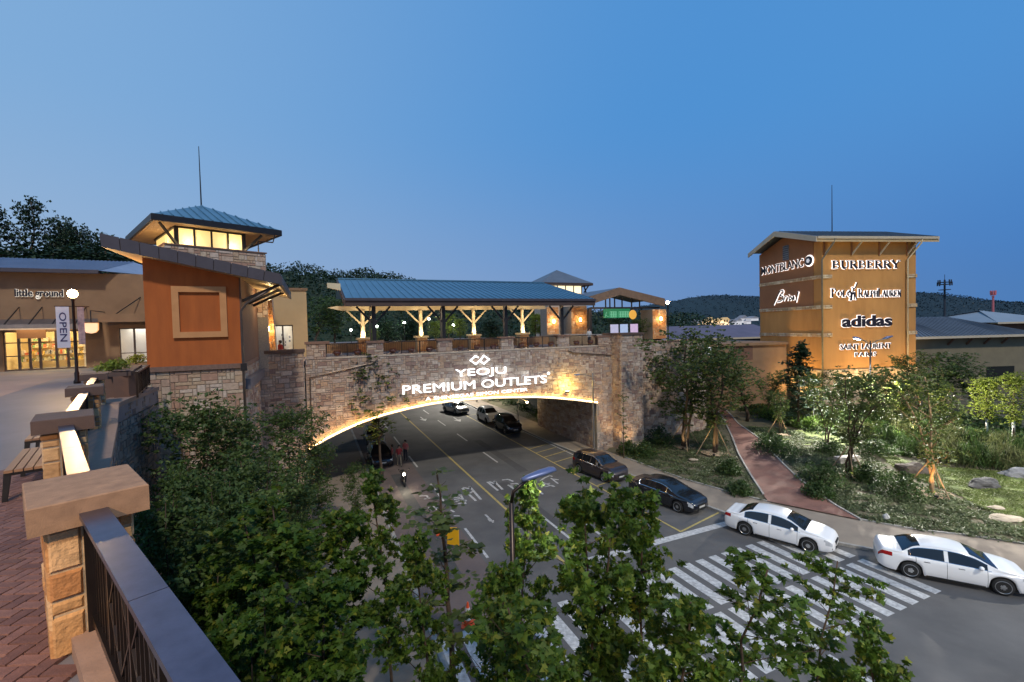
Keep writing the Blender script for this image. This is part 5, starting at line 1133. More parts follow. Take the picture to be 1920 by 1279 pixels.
# signs
m_sh = emis('sign_backlight', (1.0, .93, .90), 1.5)
def tsign(label, s, px0, px1, pyt, pyb, dark=True, bold=.0, hal=.03, **k):
    a = FT.hit(px0, pyb, -.2); c = FT.hit(px1, pyt, -.2); r = FT.root('shop_name_sign', label, 'sign', 'lit shop names on the sign tower')
    word(r, s, a[0], c[0], a[1], c[1], -.2, m_letter, m_sh, ext=.05, bold=bold, halo_off=hal, **k); return r
tsign('dark bold lower case lettering adidas with white glow on the tower', 'adidas', 1579, 1673, 590, 614, bold=.035, hal=.03)
tsign('dark lettering SAINT LAURENT with white glow low on the tower', 'SAINT LAURENT', 1576, 1671, 643, 656, bold=.0, hal=.055)
tsign('dark spaced lettering PARIS with white glow at the tower foot', 'PARIS', 1604, 1644, 660, 669, bold=.0, hal=.065, spacing=1.25)
# serif alphabets from strokes: (heavy, light, serifs)
SER = {'B': ([[(.2, 0), (.2, 1)]], [[(.2, 1), (.6, .97), (.72, .8), (.6, .58), (.2, .54)], [(.2, .54), (.68, .5), (.82, .28), (.68, .05), (.2, 0)]], [(.2, 0), (.2, 1)], .95),
       'U': ([[(.22, 1), (.22, .3), (.32, .06), (.5, 0)]], [[(.5, 0), (.7, .06), (.8, .3), (.8, 1)]], [(.22, 1), (.8, 1)], 1.0),
       'R': ([[(.2, 0), (.2, 1)], [(.48, .5), (.82, .02)]], [[(.2, 1), (.6, .97), (.74, .77), (.6, .54), (.2, .5)]], [(.2, 0), (.2, 1), (.84, 0)], .98),
       'E': ([[(.2, 0), (.2, 1)]], [[(.2, 1), (.75, 1), (.75, .82)], [(.2, .52), (.58, .52)], [(.58, .42), (.58, .62)], [(.2, 0), (.78, 0), (.78, .2)]], [(.2, 0), (.2, 1)], .92),
       'Y': ([[(.12, 1), (.5, .48), (.5, 0)]], [[(.88, 1), (.5, .48)]], [(.12, 1), (.88, 1), (.5, 0)], 1.0),
       'P': ([[(.2, 0), (.2, 1)]], [[(.2, 1), (.6, .97), (.76, .75), (.6, .5), (.2, .46)]], [(.2, 0), (.2, 1)], .88),
       'O': ([[(.2, .3), (.15, .5), (.2, .72)], [(.82, .3), (.87, .5), (.82, .72)]], [[(.2, .72), (.5, 1), (.82, .72)], [(.2, .3), (.5, 0), (.82, .3)]], [], 1.0),
       'L': ([[(.2, 0), (.2, 1)]], [[(.2, 0), (.76, 0), (.76, .22)]], [(.2, 0), (.2, 1)], .85),
       'A': ([[(.5, 1), (.88, 0)]], [[(.5, 1), (.12, 0)], [(.26, .36), (.72, .36)]], [(.12, 0), (.88, 0)], 1.0),
       'H': ([[(.2, 0), (.2, 1)], [(.8, 0), (.8, 1)]], [[(.2, .52), (.8, .52)]], [(.2, 0), (.2, 1), (.8, 0), (.8, 1)], 1.0),
       'N': ([[(.2, 1), (.8, 0)]], [[(.2, 0), (.2, 1)], [(.8, 0), (.8, 1)]], [(.2, 0), (.2, 1), (.8, 1)], 1.0)}
def serif_word(r, items, x0, x1, z0, z1, y, heavy):
    """items: (char, relative height)"""
    tot = sum(SER[c][3] * h if c != ' ' else .45 for c, h in items); k = (x1 - x0) / tot; x = x0; H_ = z1 - z0
    for c, h in items:
        if c == ' ': x += .45 * k; continue
        hv, lt_, sf, adv = SER[c]; wd = adv * h * k; sx = wd / max(adv, .9)
        for mt, yy, ex in ((m_letter, y, 0), (m_sh, y + .09, .09)):
            mb = MB()
            def seg(pl, t_):
                for a, b in zip(pl[:-1], pl[1:]):
                    A = Vector((x + a[0] * sx, yy, z0 + a[1] * H_ * h)); B = Vector((x + b[0] * sx, yy, z0 + b[1] * H_ * h)); e = (B - A).normalized() * t_ * .25
                    mb.beam(A - e, B + e, t_, .06 if ex == 0 else .02, up=(0, 1, 0))
            for pl in hv: seg(pl, heavy + ex)
            for pl in lt_: seg(pl, heavy * .45 + ex)
            for a in sf: seg([(a[0] - .16, a[1]), (a[0] + .16, a[1])], heavy * .36 + ex)
            mb.obj('letter' if ex == 0 else 'halo', mt, r)
        x += wd
a = FT.hit(1560, 503, -.2); c = FT.hit(1688, 489, -.2); r = FT.root('shop_name_sign', 'dark serif capitals BURBERRY with white glow topmost on the tower front', 'sign', 'lit shop names on the sign tower')
serif_word(r, [(ch, 1) for ch in 'BURBERRY'], a[0], c[0], a[1], c[1], -.2, .22)
a = FT.hit(1558, 557, -.2); c = FT.hit(1598, 541, -.2); r = FT.root('shop_name_sign', 'dark serif lettering POLO RALPH LAUREN with a small rider figure on the tower', 'sign', 'lit shop names on the sign tower')
serif_word(r, [('P', 1), ('O', .75), ('L', .75), ('O', .75)], a[0], c[0], a[1], c[1], -.2, .15)
a = FT.hit(1609, 557, -.2); c = FT.hit(1690, 541, -.2); serif_word(r, [('R', 1), ('A', .75), ('L', .75), ('P', .75), ('H', .75), ('L', 1), ('A', .75), ('U', .75), ('R', .75), ('E', .75), ('N', .75)], a[0], c[0], a[1], c[1], -.2, .15)
a = FT.hit(1592, 563, -.2); c = FT.hit(1608, 531, -.2)
RID = [[(.15, .0), (.25, .25), (.2, .4), (.7, .45), (.75, .25), (.9, .05)], [(.3, .0), (.35, .3)], [(.6, .05), (.62, .35)], [(.2, .42), (.05, .55), (.0, .45)], [(.45, .45), (.5, .68), (.42, .75)], [(.5, .65), (.75, .75), (.95, 1.0)], [(.2, .34), (.7, .38)]]
for mt, yy, wd_ in ((m_letter, -.2, .13), (m_sh, -.11, .25)): strokes(r, 'rider_figure' if mt is m_letter else 'halo', mt, RID, wd_, yy, x0=a[0], z0=a[1], sx=c[0] - a[0], sz=c[1] - a[1], depth=.03)
# signs on the left face: rotate the plane (x -> depth)
def lface(out): return np.stack([out[:, 1], 0 * out[:, 0] + out[:, 0], out[:, 2]], 1)
def side_rot(o): return np.stack([-.02 + o[:, 1] * 1.0, -o[:, 0], o[:, 2]], 1)
ya, za = FT.hits(1428, 516, -.2); yb_, zb_ = FT.hits(1506, 500, -.2); zt_ = FT.hits(1428, 502, -.2)[1]
r = FT.root('shop_name_sign', 'dark capitals MONTBLANC with round emblem on the tower left face', 'sign', 'lit shop names on the sign tower')
word(r, 'MONTBLANC', -ya, -yb_, za, zt_, -.2, m_letter, m_sh, ext=.05, bold=.005, halo_off=.04, slope=(zb_ - za) / (ya - yb_), rot=side_rot)
ye, ze_ = FT.hits(1516, 489, -.2); q = MB(); q.lathe([(.52, 0), (.52, .08)], c=(-.25, ye, ze_), n=20, axis='x'); q.obj('emblem_disc', m_letter, r); q = MB(); q.lathe([(.66, 0), (.66, .03)], c=(-.12, ye, ze_), n=20, axis='x'); q.obj('halo', m_sh, r)
q = MB()
for k in range(6): a_ = k * PI / 3; q.beam((-.28, ye, ze_), (-.28, ye +   .24 * math.cos(a_), ze_ + .24 * math.sin(a_)), .14, .05, up=(1, 0, 0))
q.obj('emblem_star', emis('star_white', (.7, .7, .78), .45), r)
ya, za = FT.hits(1450, 568, -.2); yb_, zb_ = FT.hits(1495, 545, -.2); r = FT.root('shop_name_sign', 'dark slanted script Brioni with white glow on the tower left face', 'sign', 'lit shop names on the sign tower')
BRI = [[(0, -.2), (.12, .3), (.22, .75), (.3, 1.0), (.42, 1.02), (.42, .8), (.28, .62), (.42, .5), (.42, .25), (.3, .08), (.14, .05)], [(.44, .08), (.5, .45), (.58, .42)], [(.58, .08), (.63, .42)], [(.65, .55), (.66, .6)], [(.70, .1), (.67, .3), (.74, .42), (.78, .25), (.70, .1)], [(.8, .08), (.84, .42), (.87, .38), (.86, .08)], [(.93, -.12), (.98, .35), (1.03, .78)]]
for mt, xx, wd_ in ((m_letter, -.2, .13), (m_sh, -.12, .26)):
    mb = MB(); n_ = 'letter' if mt is m_letter else 'halo'
    for pl_ in BRI:
        mb = MB()
        for p, q2 in zip(pl_[:-1], pl_[1:]):
            A = Vector((xx, ya + (yb_ - ya) * p[0], za + (zb_ - za) * p[1] * 1.15)); B = Vector((xx, ya + (yb_ - ya) * q2[0], za + (zb_ - za) * q2[1] * 1.15)); mb.beam(A, B, wd_, .05, up=(1, 0, 0))
        mb.obj(n_, mt, r)

# ------------------------------------------------------------------ low buildings behind and beside the tower
def shed(name, label, Fr, x0, x1, y0, y1, zw, zr, mw, mroof, over=1.0, pan=0, z0=-.3, hip=0.0):
    r = Fr.root(name, label, 'building'); q = MB(); q.box(x0, x1, y0, y1, z0, zw); q.obj('wall', mw, r)
    ym = (y0 + y1) / 2; xa, xb = x0 - over, x1 + over
    for k in range(max(1, pan)):
        a, b = xa + (xb - xa) * k / max(1, pan), xa + (xb - xa) * (k + 1) / max(1, pan)
        lim = lambda x, : min(max(x, xa + hip), xb - hip)
        q = MB(); q.add([(a, y0 - over, zw + .05), (b, y0 - over, zw + .05), (lim(b), ym, zr), (lim(a), ym, zr)], [(0, 1, 2, 3)]); 
        if pan: q.beam((b, y0 - over, zw + .08), (lim(b), ym, zr + .03), .06, .08)
        q.obj('roof_panel', mroof, r)
    q = MB(); q.add([(xa, y1 + over, zw + .05), (xb, y1 + over, zw + .05), (xb - hip, ym, zr), (xa + hip, ym, zr)], [(3, 2, 1, 0)])
    if hip: q.add([(xa, y0 - over, zw + .05), (xa + hip, ym, zr), (xa, y1 + over, zw + .05)], [(0, 1, 2)]); q.add([(xb, y0 - over, zw + .05), (xb, y1 + over, zw + .05), (xb - hip, ym, zr)], [(0, 1, 2)])
    q.obj('roof_slope', mroof, r)
    q = MB(); q.box(xa, xb, y0 - over - .1, y0 - over, zw - .2, zw + .08); q.obj('eave_fascia', m_fasc, r); q = MB(); q.box(xa, xb, y0 - over, y0, zw - .1, zw - .02); q.obj('soffit', m_soffit, r)
    return r
FR = Frame(*FT.w(W + .3, 3)[:2], 3)
x0, x1 = FR.hit(1712, 630, -1)[0] + 1, FR.hit(1925, 640, -1)[0]
zw = FR.hit(1800, 631, -1)[1]; ztop = FR.hit(1850, 592, 6)[1]
rb = shed('long_shop_building', 'long olive stucco building with blue grey roof right of the sign tower', FR, x0, x1 + 1, 0, 12, zw, ztop, mat('olive_stucco', (.20, .17, .11), (.16, .135, .09), rough=.9, scale=.8), m_roofgrey, 1.0, 30, hip=5)
for px in (1777, 1812, 1845, 1878): x = FR.hit(px, 640, 0)[0]; q = MB(); q.beam((x, -.02, zw - 1.0), (x, -.9, zw - .1), .18); q.obj('eave_bracket', m_brown, rb)
x0_, x1_, z0_, z1_ = bx(FR, 1850, 1902, 686, 720, -.05); q = MB(); q.box(x0_, x1_, -.06, .01, z0_, z1_); q.obj('shop_window', m_glassdark, rb)
lamp('SPOT', (2, -3, 1.2), 160, (1, .62, .25), rb, .2, target=(2.5, 0, 7), spot=100, blend=.9)
FR2 = Frame(*FR.w(24, 16)[:2], 3)
a = FR2.hit(1868, 605, 0); b2 = FR2.hit(1990, 605, 0); shed('far_shop_building', 'pale grey roofed building at the right edge behind the long building', FR2, a[0], b2[0], 0, 14, a[1], FR2.hit(1930, 580, 7)[1], m_brown, mat('pale_roof', (.27, .30, .33), (.22, .25, .28), rough=.5, scale=.6), 1.0, 0, hip=7)
# block between the bridge wall and the tower
FM = Frame(*FB.w(16, 6)[:2], 10)
a = FM.hit(1255, 640, 2); b2 = FM.hit(1424, 640, 2); zw = FM.hit(1400, 648, 0)[1]
mb_ = FM.root('side_shop', 'brown stucco shop front with white lit name between the trees and the tower', 'building')
q = MB(); q.box(a[0], b2[0] + 2, 0, 10, -.3, zw); q.obj('wall', m_tan, mb_)
q = MB(); q.box(a[0], b2[0] + 2, -.3, 10, zw, zw + .3); q.obj('parapet', m_tan, mb_)
x0_, x1_, z0_, z1_ = bx(FM, 1375, 1412, 720, 676, -.05); q = MB(); q.box(x0_, x1_, -.05, 0, z0_, z1_ if z1_ > z0_ else z0_ + 2); q.obj('panel', m_brown, mb_)
lamp('SPOT', (b2[0] - 2, -2.5, 3.5), 16, (1, .7, .35), mb_, .2, target=(b2[0] - 2, 0, 7), spot=120, blend=.9)
r = FM.root('shop_sign', 'small white glowing lettering on the brown shop front behind trees', 'sign'); x0_, z0_ = FM.hit(1296, 658, -.2); x1_, z1_ = FM.hit(1336, 651, -.2)
word(r, 'Columbia', x0_, x1_, z0_ - .1, z1_ + .35, -.2, m_neon, emis('white_halo2', (.85, .85, 1), 1.6), ext=.03, bold=.02, halo_off=.08, slope=-.1)
FM2 = Frame(*FM.w(0, 22)[:2], 10)
a = FM2.hit(1290, 630, 0); b2 = FM2.hit(1435, 630, 0); shed('mauve_roof_building', 'low building with broad mauve grey roof left behind the tower', FM2, a[0] - 4, b2[0] + 3, 0, 16, FM2.hit(1400, 633, -1)[1], FM2.hit(1380, 609, 8)[1], m_darkmetal, m_roofmauve, 1.0, 0, hip=0)

# ------------------------------------------------------------------ lit village far away, hills, masts
def lit_house(px, py, wpx, hpx, dist, c, s, roofc, lab, grp):
    d = ray(px, py); t = dist / d.y; x, z = d.x * t, CAM_Z + d.z * t; w_ = wpx * dist / FPX; h_ = hpx * dist / FPX
    r = thing('distant_house', lab, 'house', (x, dist, max(0, z - h_)), 0.1, grp)
    q = MB(); q.box(-w_ / 2, w_ / 2, 0, w_, 0, h_ * .6); q.obj('wall', emis('far_wall_%s' % c[0], c[1], s), r)
    q = MB(); q.prism([(-w_ * .6, h_ * .6), (w_ * .6, h_ * .6), (0, h_)], lambda u, v, w__: (u, w__, v), -.5, w_ + .5); q.obj('roof', roofc, r)
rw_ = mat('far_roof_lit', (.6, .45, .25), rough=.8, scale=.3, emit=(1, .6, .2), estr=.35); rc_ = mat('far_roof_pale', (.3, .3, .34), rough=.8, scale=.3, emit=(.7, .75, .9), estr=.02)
A_ = ('warm', (1, .62, .25)); B_ = ('white', (.9, .85, .9))
GA, GB_ = 'warm lit distant houses', 'white lit distant houses'
for px, py, wp, hp, kind in ((1334, 600, 10, 12, 0), (1345, 603, 8, 9, 0), (1326, 604, 7, 7, 0), (1352, 601, 9, 9, 0), (1363, 600, 12, 14, 0), (1316, 605, 7, 7, 0), (1276, 604, 8, 9, 1), (1287, 604, 9, 10, 1), (1302, 604, 7, 9, 1), (1312, 604, 8, 7, 1), (1376, 604, 8, 9, 1), (1386, 601, 9, 11, 1), (1396, 596, 12, 12, 1), (1404, 603, 8, 8, 1), (1415, 598, 14, 7, 1)):
    k = (A_, B_)[kind]; lit_house(px, py - 5, wp * 1.1, hp * 1.2, rnd.uniform(230, 280), k, (1.4, .35)[kind], (rw_, rc_)[kind], ('tiny warm lit house in the far village', 'tiny white lit house in the far village')[kind], (GA, GB_)[kind])
# radio masts
def mast(label, px, pyt, pyb, dist, m, plat):
    d = ray(px, pyb); t = dist / d.y; zb_ = CAM_Z + d.z * t; zt_ = CAM_Z + ray(px, pyt).z * t
    r = thing('radio_mast', label, 'mast', (d.x * t, dist, 0)); q = MB(); w_ = dist / FPX
    q.tube([(0, 0, 0), (0, 0, zt_ - 10 * w_)], [2.2 * w_, 1.4 * w_], 8); q.tube([(0, 0, zt_ - 10 * w_), (0, 0, zt_)], .4 * w_, 5); q.obj('mast_pole', m, r)
    for k, (dy, rr) in enumerate(plat):
        q = MB(); z = zt_ - dy * w_; q.lathe([(rr * w_, z), (rr * w_, z + 1.0 * w_)], n=12); q.obj('platform', m, r)
        if k < 2:
            for j in range(8): a_ = j * PI / 4; q = MB(); cx_, cy_ = rr * w_ * math.cos(a_), rr * w_ * math.sin(a_); q.box(cx_ - .8 * w_, cx_ + .8 * w_, cy_ - .5 * w_, cy_ + .5 * w_, z - 2 * w_, z + 5 * w_); q.obj('antenna', m, r)
mast('tall dark radio mast with round antenna platforms right of the tower', 1771, 515, 592, 160, mat('mast_steel', (.03, .035, .05), rough=.6, scale=1), [(19, 10), (15, 9), (29, 9), (39, 8)])
mast('far small red and white radio mast near the right edge', 1862, 545, 570, 420, mat('mast_red', (.5, .12, .14), rough=.6, scale=.1, emit=(.9, .3, .35), estr=.06), [(5, 3.5), (7, 3), (12, 2.5)])

def ridge(name, pts_px, dist, depth, m, leafm=None, nleaf=0, size=1.2, base=-1, seed=0):
    """a wooded hill: real slope from its foot to the skyline, foliage scattered over it"""
    r_ = np.random.RandomState(seed); top = []
    for px, py in pts_px: d = ray(px, py); t = dist / d.y; top.append((d.x * t, CAM_Z + d.z * t))
    xs = np.array([p[0] for p in top]); zs_ = np.array([p[1] for p in top])
    X = np.linspace(xs[0], xs[-1], 90); Z = np.interp(X, xs, zs_); rows = 14; vs = []; fs = []
    for j in range(rows + 6):
        u = j / rows
        for i in range(90):
            y = dist - depth * (1 - u) if u <= 1 else dist + depth * (u - 1); hh = math.sin(min(u, 1) * PI / 2) ** 1.1 if u <= 1 else 1 - (u - 1) * 1.4
            vs.append((X[i] * (y / dist) ** .3, y, base + (Z[i] - base - size * .8) * hh + r_.uniform(-.3, .3) * size))
    for j in range(rows + 5):
        for i in range(89): fs.append((j * 90 + i, j * 90 + i + 1, (j + 1) * 90 + i + 1, (j + 1) * 90 + i))
    q = MB(); q.add(vs, fs); q.sm = True; structure(q, name, m)
    if leafm:
        i = r_.randint(0, 89, nleaf); v_ = r_.rand(nleaf) ** .75 * (rows + .5); j = v_.astype(int); V = np.array(vs).reshape(rows + 6, 90, 3)
        P = V[j, i] + (V[j + 1, i] - V[j, i]) * (v_ - j)[:, None]; P[:, 0] += r_.rand(nleaf) * (X[1] - X[0])
        # crowns: bumpy tree tops
        P[:, 2] += np.abs(np.sin(P[:, 0] * .5 / size + np.sin(P[:, 1] * .5 / size))) ** .6 * size * (1.5 if dist < 500 else .5) * r_.rand(nleaf) + size * .1
        o = link('hill_foliage', leafmesh('hill_foliage', P, r_, size * (.24 if dist < 500 else .5), None, up=.4), None); o.data.materials.append(leafm); o['kind'] = 'stuff'; o['label'] = 'dark woodland covering the hill'
# ------------------------------------------------------------------ foliage
MAPLE = np.array([(0, 0), (.22, .05), (.50, -.02), (.36, .2), (.56, .42), (.28, .42), (.20, .6), (0, 1.0), (-.20, .6), (-.28, .42), (-.56, .42), (-.36, .2), (-.50, -.02), (-.22, .05)]) 
OVAL = np.array([(0, 0), (.24, .35), (.2, .7), (0, 1), (-.2, .7), (-.24, .35)])
def leafmesh(name, P, r_, size, shape=None, up=.6, droop=.25, U=None):
    """one small face per leaf, all turned their own way"""
    n = len(P); sh = shape if shape is not None else np.array([(0, 0), (.42, .5), (0, 1), (-.42, .5)]); k = len(sh)
    nrm = r_.normal(size=(n, 3)); nrm[:, 2] = np.abs(nrm[:, 2]) + up; nrm /= np.linalg.norm(nrm, axis=1)[:, None]
    a = r_.normal(size=(n, 3)); a[:, 2] -= droop * 2; a = a if U is None else U + r_.normal(size=(n, 3)) * .15; u = a - nrm * (a * nrm).sum(1)[:, None]; u /= np.linalg.norm(u, axis=1)[:, None]; v = np.cross(nrm, u)
    s = size * (.45 + .95 * r_.beta(2.2, 1.6, n))
    loc = (v[:, None, :] * sh[None, :, 0:1] + u[:, None, :] * (sh[None, :, 1:2] - .3)) * s[:, None, None]
    loc += nrm[:, None, :] * (np.abs(sh[None, :, 0:1]) * -.25) * s[:, None, None]
    co_ = (P[:, None, :] + loc).reshape(-1, 3).astype(np.float32)
    me = bpy.data.meshes.new(name); me.vertices.add(n * k); me.vertices.foreach_set('co', co_.ravel()); me.loops.add(n * k); me.loops.foreach_set('vertex_index', np.arange(n * k, dtype=np.int32))
    me.polygons.add(n); me.polygons.foreach_set('loop_start', np.arange(0, n * k, k, dtype=np.int32)); me.polygons.foreach_set('loop_total', np.full(n, k, dtype=np.int32)); me.update(calc_edges=True); me.validate(); return me

def grow(seed, h, r0, base, rx, nmain, lift=.5, stems=1, wob=.25, sub=4, ry=None, topz=1.0, taper=.75, shape='oval', fork=None):
    """trunk, limbs and twigs as tapered tubes; returns them with the twig points"""
    r = random.Random(seed); mb = MB(); tips = []; ry = ry or rx
    for s_ in range(stems):
        pts = []; off = Vector((r.uniform(-1, 1), r.uniform(-1, 1), 0)) * (.12 if stems > 1 else 0); lean = Vector((r.uniform(-1, 1), r.uniform(-1, 1), 0)) * (wob * (1.6 if stems > 1 else .5))
        nseg = 9
        for i in range(nseg + 1):
            t = i / nseg; pts.append(off + lean * t * t * h * .25 + Vector((r.uniform(-1, 1), r.uniform(-1, 1), 0)) * wob * .12 * (t > 0) + Vector((0, 0, h * topz * t)))
        rad = [r0 / (stems ** .5) * (1 - taper * (i / nseg)) * (1.25 if i == 0 else 1) for i in range(nseg + 1)]; mb.tube(pts, rad, 7)
        tips.append((pts[-1], .5))
        for m_ in range(nmain // stems):
            t = base + (1 - base) * (m_ + r.random() * .8) / (nmain // stems) * .96; i = min(int(t * nseg), nseg - 1); p = pts[i].lerp(pts[i + 1], t * nseg - i)
            az_ = m_ * 2.4 + r.uniform(-.5, .5) + s_ * 1.7; u = (t - base) / (1 - base)
            if shape == 'oval': ext = math.sin(PI * min(1, max(.02, u * .86 + .12))) ** .8
            elif shape == 'cone': ext = 1.05 - u
            elif shape == 'vase': ext = .35 + .75 * math.sin(PI * min(1, u * .8 + .1))
            else: ext = .8
            L_ = ext * r.uniform(.72, 1.1); e = Vector((math.cos(az_) * rx * L_, math.sin(az_) * ry * L_, rx * L_ * lift + r.uniform(-.15, .25)))
            mid = p + e * .5 + Vector((r.uniform(-1, 1), r.uniform(-1, 1), -.2)) * .12 * rx; end = p + e
            rb_ = rad[i] * .42; mb.tube([p, mid, end], [rb_, rb_ * .6, rb_ * .2], 5, caps=False)
            tips.append((end, 1))
            for k in range(sub):
                q0 = p.lerp(mid, r.uniform(.35, 1)) if r.random() < .45 else mid.lerp(end, r.random()); d = Vector((r.gauss(0, 1), r.gauss(0, 1), r.gauss(.25, .6))).normalized() * rx * r.uniform(.18, .4)
                mb.tube([q0, q0 + d], [rb_ * .3, rb_ * .1], 4, caps=False); tips.append((q0 + d * r.uniform(.5, 1), .8))
                if k % 2: tips.append((q0, .5))
    return mb, tips
def crown(name, tips, seed, nleaf, spread, size, shape, m, up=.6):
    r_ = np.random.RandomState(seed); T = np.array([tuple(t[0]) for t in tips]); wgt = np.array([t[1] for t in tips]) * r_.uniform(.2, 1.8, len(tips)); R = 8 if shape is MAPLE else 5
    nn = nleaf // R; idx = r_.choice(len(T), nn, p=wgt / wgt.sum()); P0 = T[idx] + r_.normal(size=(nn, 3)) * spread * np.array([1, 1, .8])
    # leaves stand in rosettes round their twig end, drooping outwards
    a = np.arange(R)[None, :] * 2 * PI / R + r_.uniform(0, 6.28, (nn, 1)) + r_.uniform(-.3, .3, (nn, R)); dz = r_.uniform(-.75, .15, (nn, R))
    U = np.stack([np.cos(a), np.sin(a), dz], 2); U += r_.normal(size=(nn, 1, 3)) * .35; U = U.reshape(-1, 3); U /= np.linalg.norm(U, axis=1)[:, None]
    P = np.repeat(P0, R, 0) + U * size * r_.uniform(.25, .8, (nn * R, 1)); P[:, 2] = np.maximum(P[:, 2], .15); me = leafmesh(name, P, r_, size, shape, up, U=U); me.materials.append(m); return me
L_map = leafmat('maple_leaf', [(.042, .090, .012), (.075, .145, .016), (.055, .110, .012), (.11, .185, .02), (.038, .085, .014), (.085, .15, .016), (.24, .25, .03)], trans=.45)
L_dark = leafmat('dark_leaf', [(.045, .08, .02), (.075, .12, .028), (.055, .095, .022), (.11, .16, .036)])
L_garden = leafmat('garden_leaf', [(.045, .07, .018), (.08, .11, .025), (.06, .09, .02), (.13, .16, .04)])
L_lime = leafmat('lime_leaf', [(.15, .20, .025), (.26, .30, .04), (.19, .24, .03), (.11, .15, .022)])
L_pine = leafmat('conifer_needle', [(.012, .035, .018), (.02, .05, .022), (.03, .06, .026)], trans=.1)
L_hill = leafmat('hill_leaf', [(.016, .035, .014), (.024, .05, .018), (.012, .027, .012), (.03, .055, .02)], trans=.15)
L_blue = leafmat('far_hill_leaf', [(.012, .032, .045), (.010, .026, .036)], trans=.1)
PROTO = {}
def proto(key, *, seed, h, r0, base, rx, nmain, nleaf, spread, size, shape, m, bark, **k):
    mb, tips = grow(seed, h, r0, base, rx, nmain, **k); mb.sm = True
    PROTO[key] = (mb.mesh('trunk', bark), crown('crown', tips, seed, nleaf, spread, size, shape, m, .5), h)
proto('mapleA', seed=1, h=8.0, r0=.085, base=.30, rx=1.35, nmain=22, nleaf=5600, spread=.16, size=.15, shape=MAPLE, m=L_map, bark=m_bark, lift=.55, stems=2, sub=5)
proto('mapleB', seed=2, h=8.0, r0=.08, base=.26, rx=1.15, nmain=20, nleaf=4800, spread=.15, size=.15, shape=MAPLE, m=L_map, bark=m_bark, lift=.6, stems=1, sub=5, wob=.5)
proto('mapleC', seed=3, h=8.0, r0=.085, base=.34, rx=1.6, nmain=22, nleaf=5600, spread=.17, size=.15, shape=MAPLE, m=L_map, bark=m_bark, lift=.45, stems=3, sub=5)
proto('mapleD', seed=14, h=8.0, r0=.06, base=.45, rx=1.5, nmain=13, nleaf=1800, spread=.12, size=.15, shape=MAPLE, m=L_map, bark=m_bark, lift=.5, stems=1, sub=5, wob=1.0)
proto('leafy', seed=4, h=8.0, r0=.09, base=.25, rx=1.9, nmain=28, nleaf=8000, spread=.26, size=.15, shape=OVAL, m=L_dark, bark=m_bark, lift=.5, stems=3, sub=5)
proto('slender', seed=5, h=8.0, r0=.06, base=.32, rx=.95, nmain=22, nleaf=2000, spread=.2, size=.13, shape=None, m=L_garden, bark=m_bark, lift=.8, sub=4)
proto('thin', seed=6, h=8.0, r0=.05, base=.3, rx=.5, nmain=12, nleaf=420, spread=.14, size=.13, shape=None, m=L_garden, bark=m_bark, lift=.8, sub=2)
for key, sd_, rx_, nl, sp, mm, st_n, bk in (('gardenA', 7, 2.1, 4400, .30, L_garden, 3, m_bark), ('gardenB', 8, 1.7, 3400, .28, L_garden, 2, m_bark), ('gardenC', 9, 2.4, 3600, .34, L_garden, 4, m_bark), ('lime', 10, 1.8, 4200, .30, L_lime, 1, m_bark), ('darkround', 11, 2.0, 4200, .32, L_dark, 2, m_bark), ('warmtrunk', 12, 2.2, 3400, .34, L_garden, 2, m_barkpale)):
    proto(key, seed=sd_, h=7.0, r0=.15, base=.28, wob=(1.1 if st_n > 1 else .3), rx=rx_, nmain=26, nleaf=nl, spread=sp, size=.17, shape=None, m=mm, bark=bk, lift=.7, stems=st_n, sub=5)
proto('forest', seed=20, h=12.0, r0=.2, base=.3, rx=3.4, nmain=30, nleaf=7000, spread=.5, size=.27, shape=None, m=L_hill, bark=m_bark, lift=.4, sub=6, wob=.8)
proto('forestB', seed=21, h=12.0, r0=.2, base=.42, rx=3.0, nmain=20, nleaf=3400, spread=.38, size=.25, shape=None, m=L_hill, bark=m_bark, lift=.35, sub=5, wob=1.4)
mb, tips = grow(30, 9, .10, .12, 1.9, 46, lift=.12, shape='cone', sub=4); mb.sm = True
PROTO['conifer'] = (mb.mesh('trunk', m_bark), crown('crown', tips, 30, 5200, .15, .2, None, L_pine, .9), 9)
_q = MB(); _q.lathe([(.16, .1), (.14, 1.0), (.125, 2.3)], n=10); _q.sm = True; WRAP = _q.mesh('trunk_wrap', m_wrap)
def tree(key, label, x, y, z, h, rz=None, wide=1.0, group=None, cat='tree', name='tree'):
    tm, cm, h0 = PROTO[key]; s = h / h0
    r = thing(name, label, cat, (x, y, z), rnd.uniform(0, 6.28) if rz is None else rz, group); r.scale = (s * wide, s * wide, s)
    link('trunk', tm, r); link('crown', cm, r)
    if key == 'lime' and z < 5: link('trunk_wrap', WRAP, r)
    return r
def tree_px(key, label, bpx, bpy_, top_py, **k):
    x, y, z = GT(bpx, bpy_); h = CAM_Z + ray(bpx, top_py).z * (y / ray(bpx, top_py).y) - z
    return tree(key, label, x, y, z, h, **k)
def tree_at(key, label, px, top_py, dist, gz=0.05, **k):
    d = ray(px, top_py); t = dist / d.y; return tree(key, label, d.x * t, dist, gz, CAM_Z + d.z * t - gz, **k)

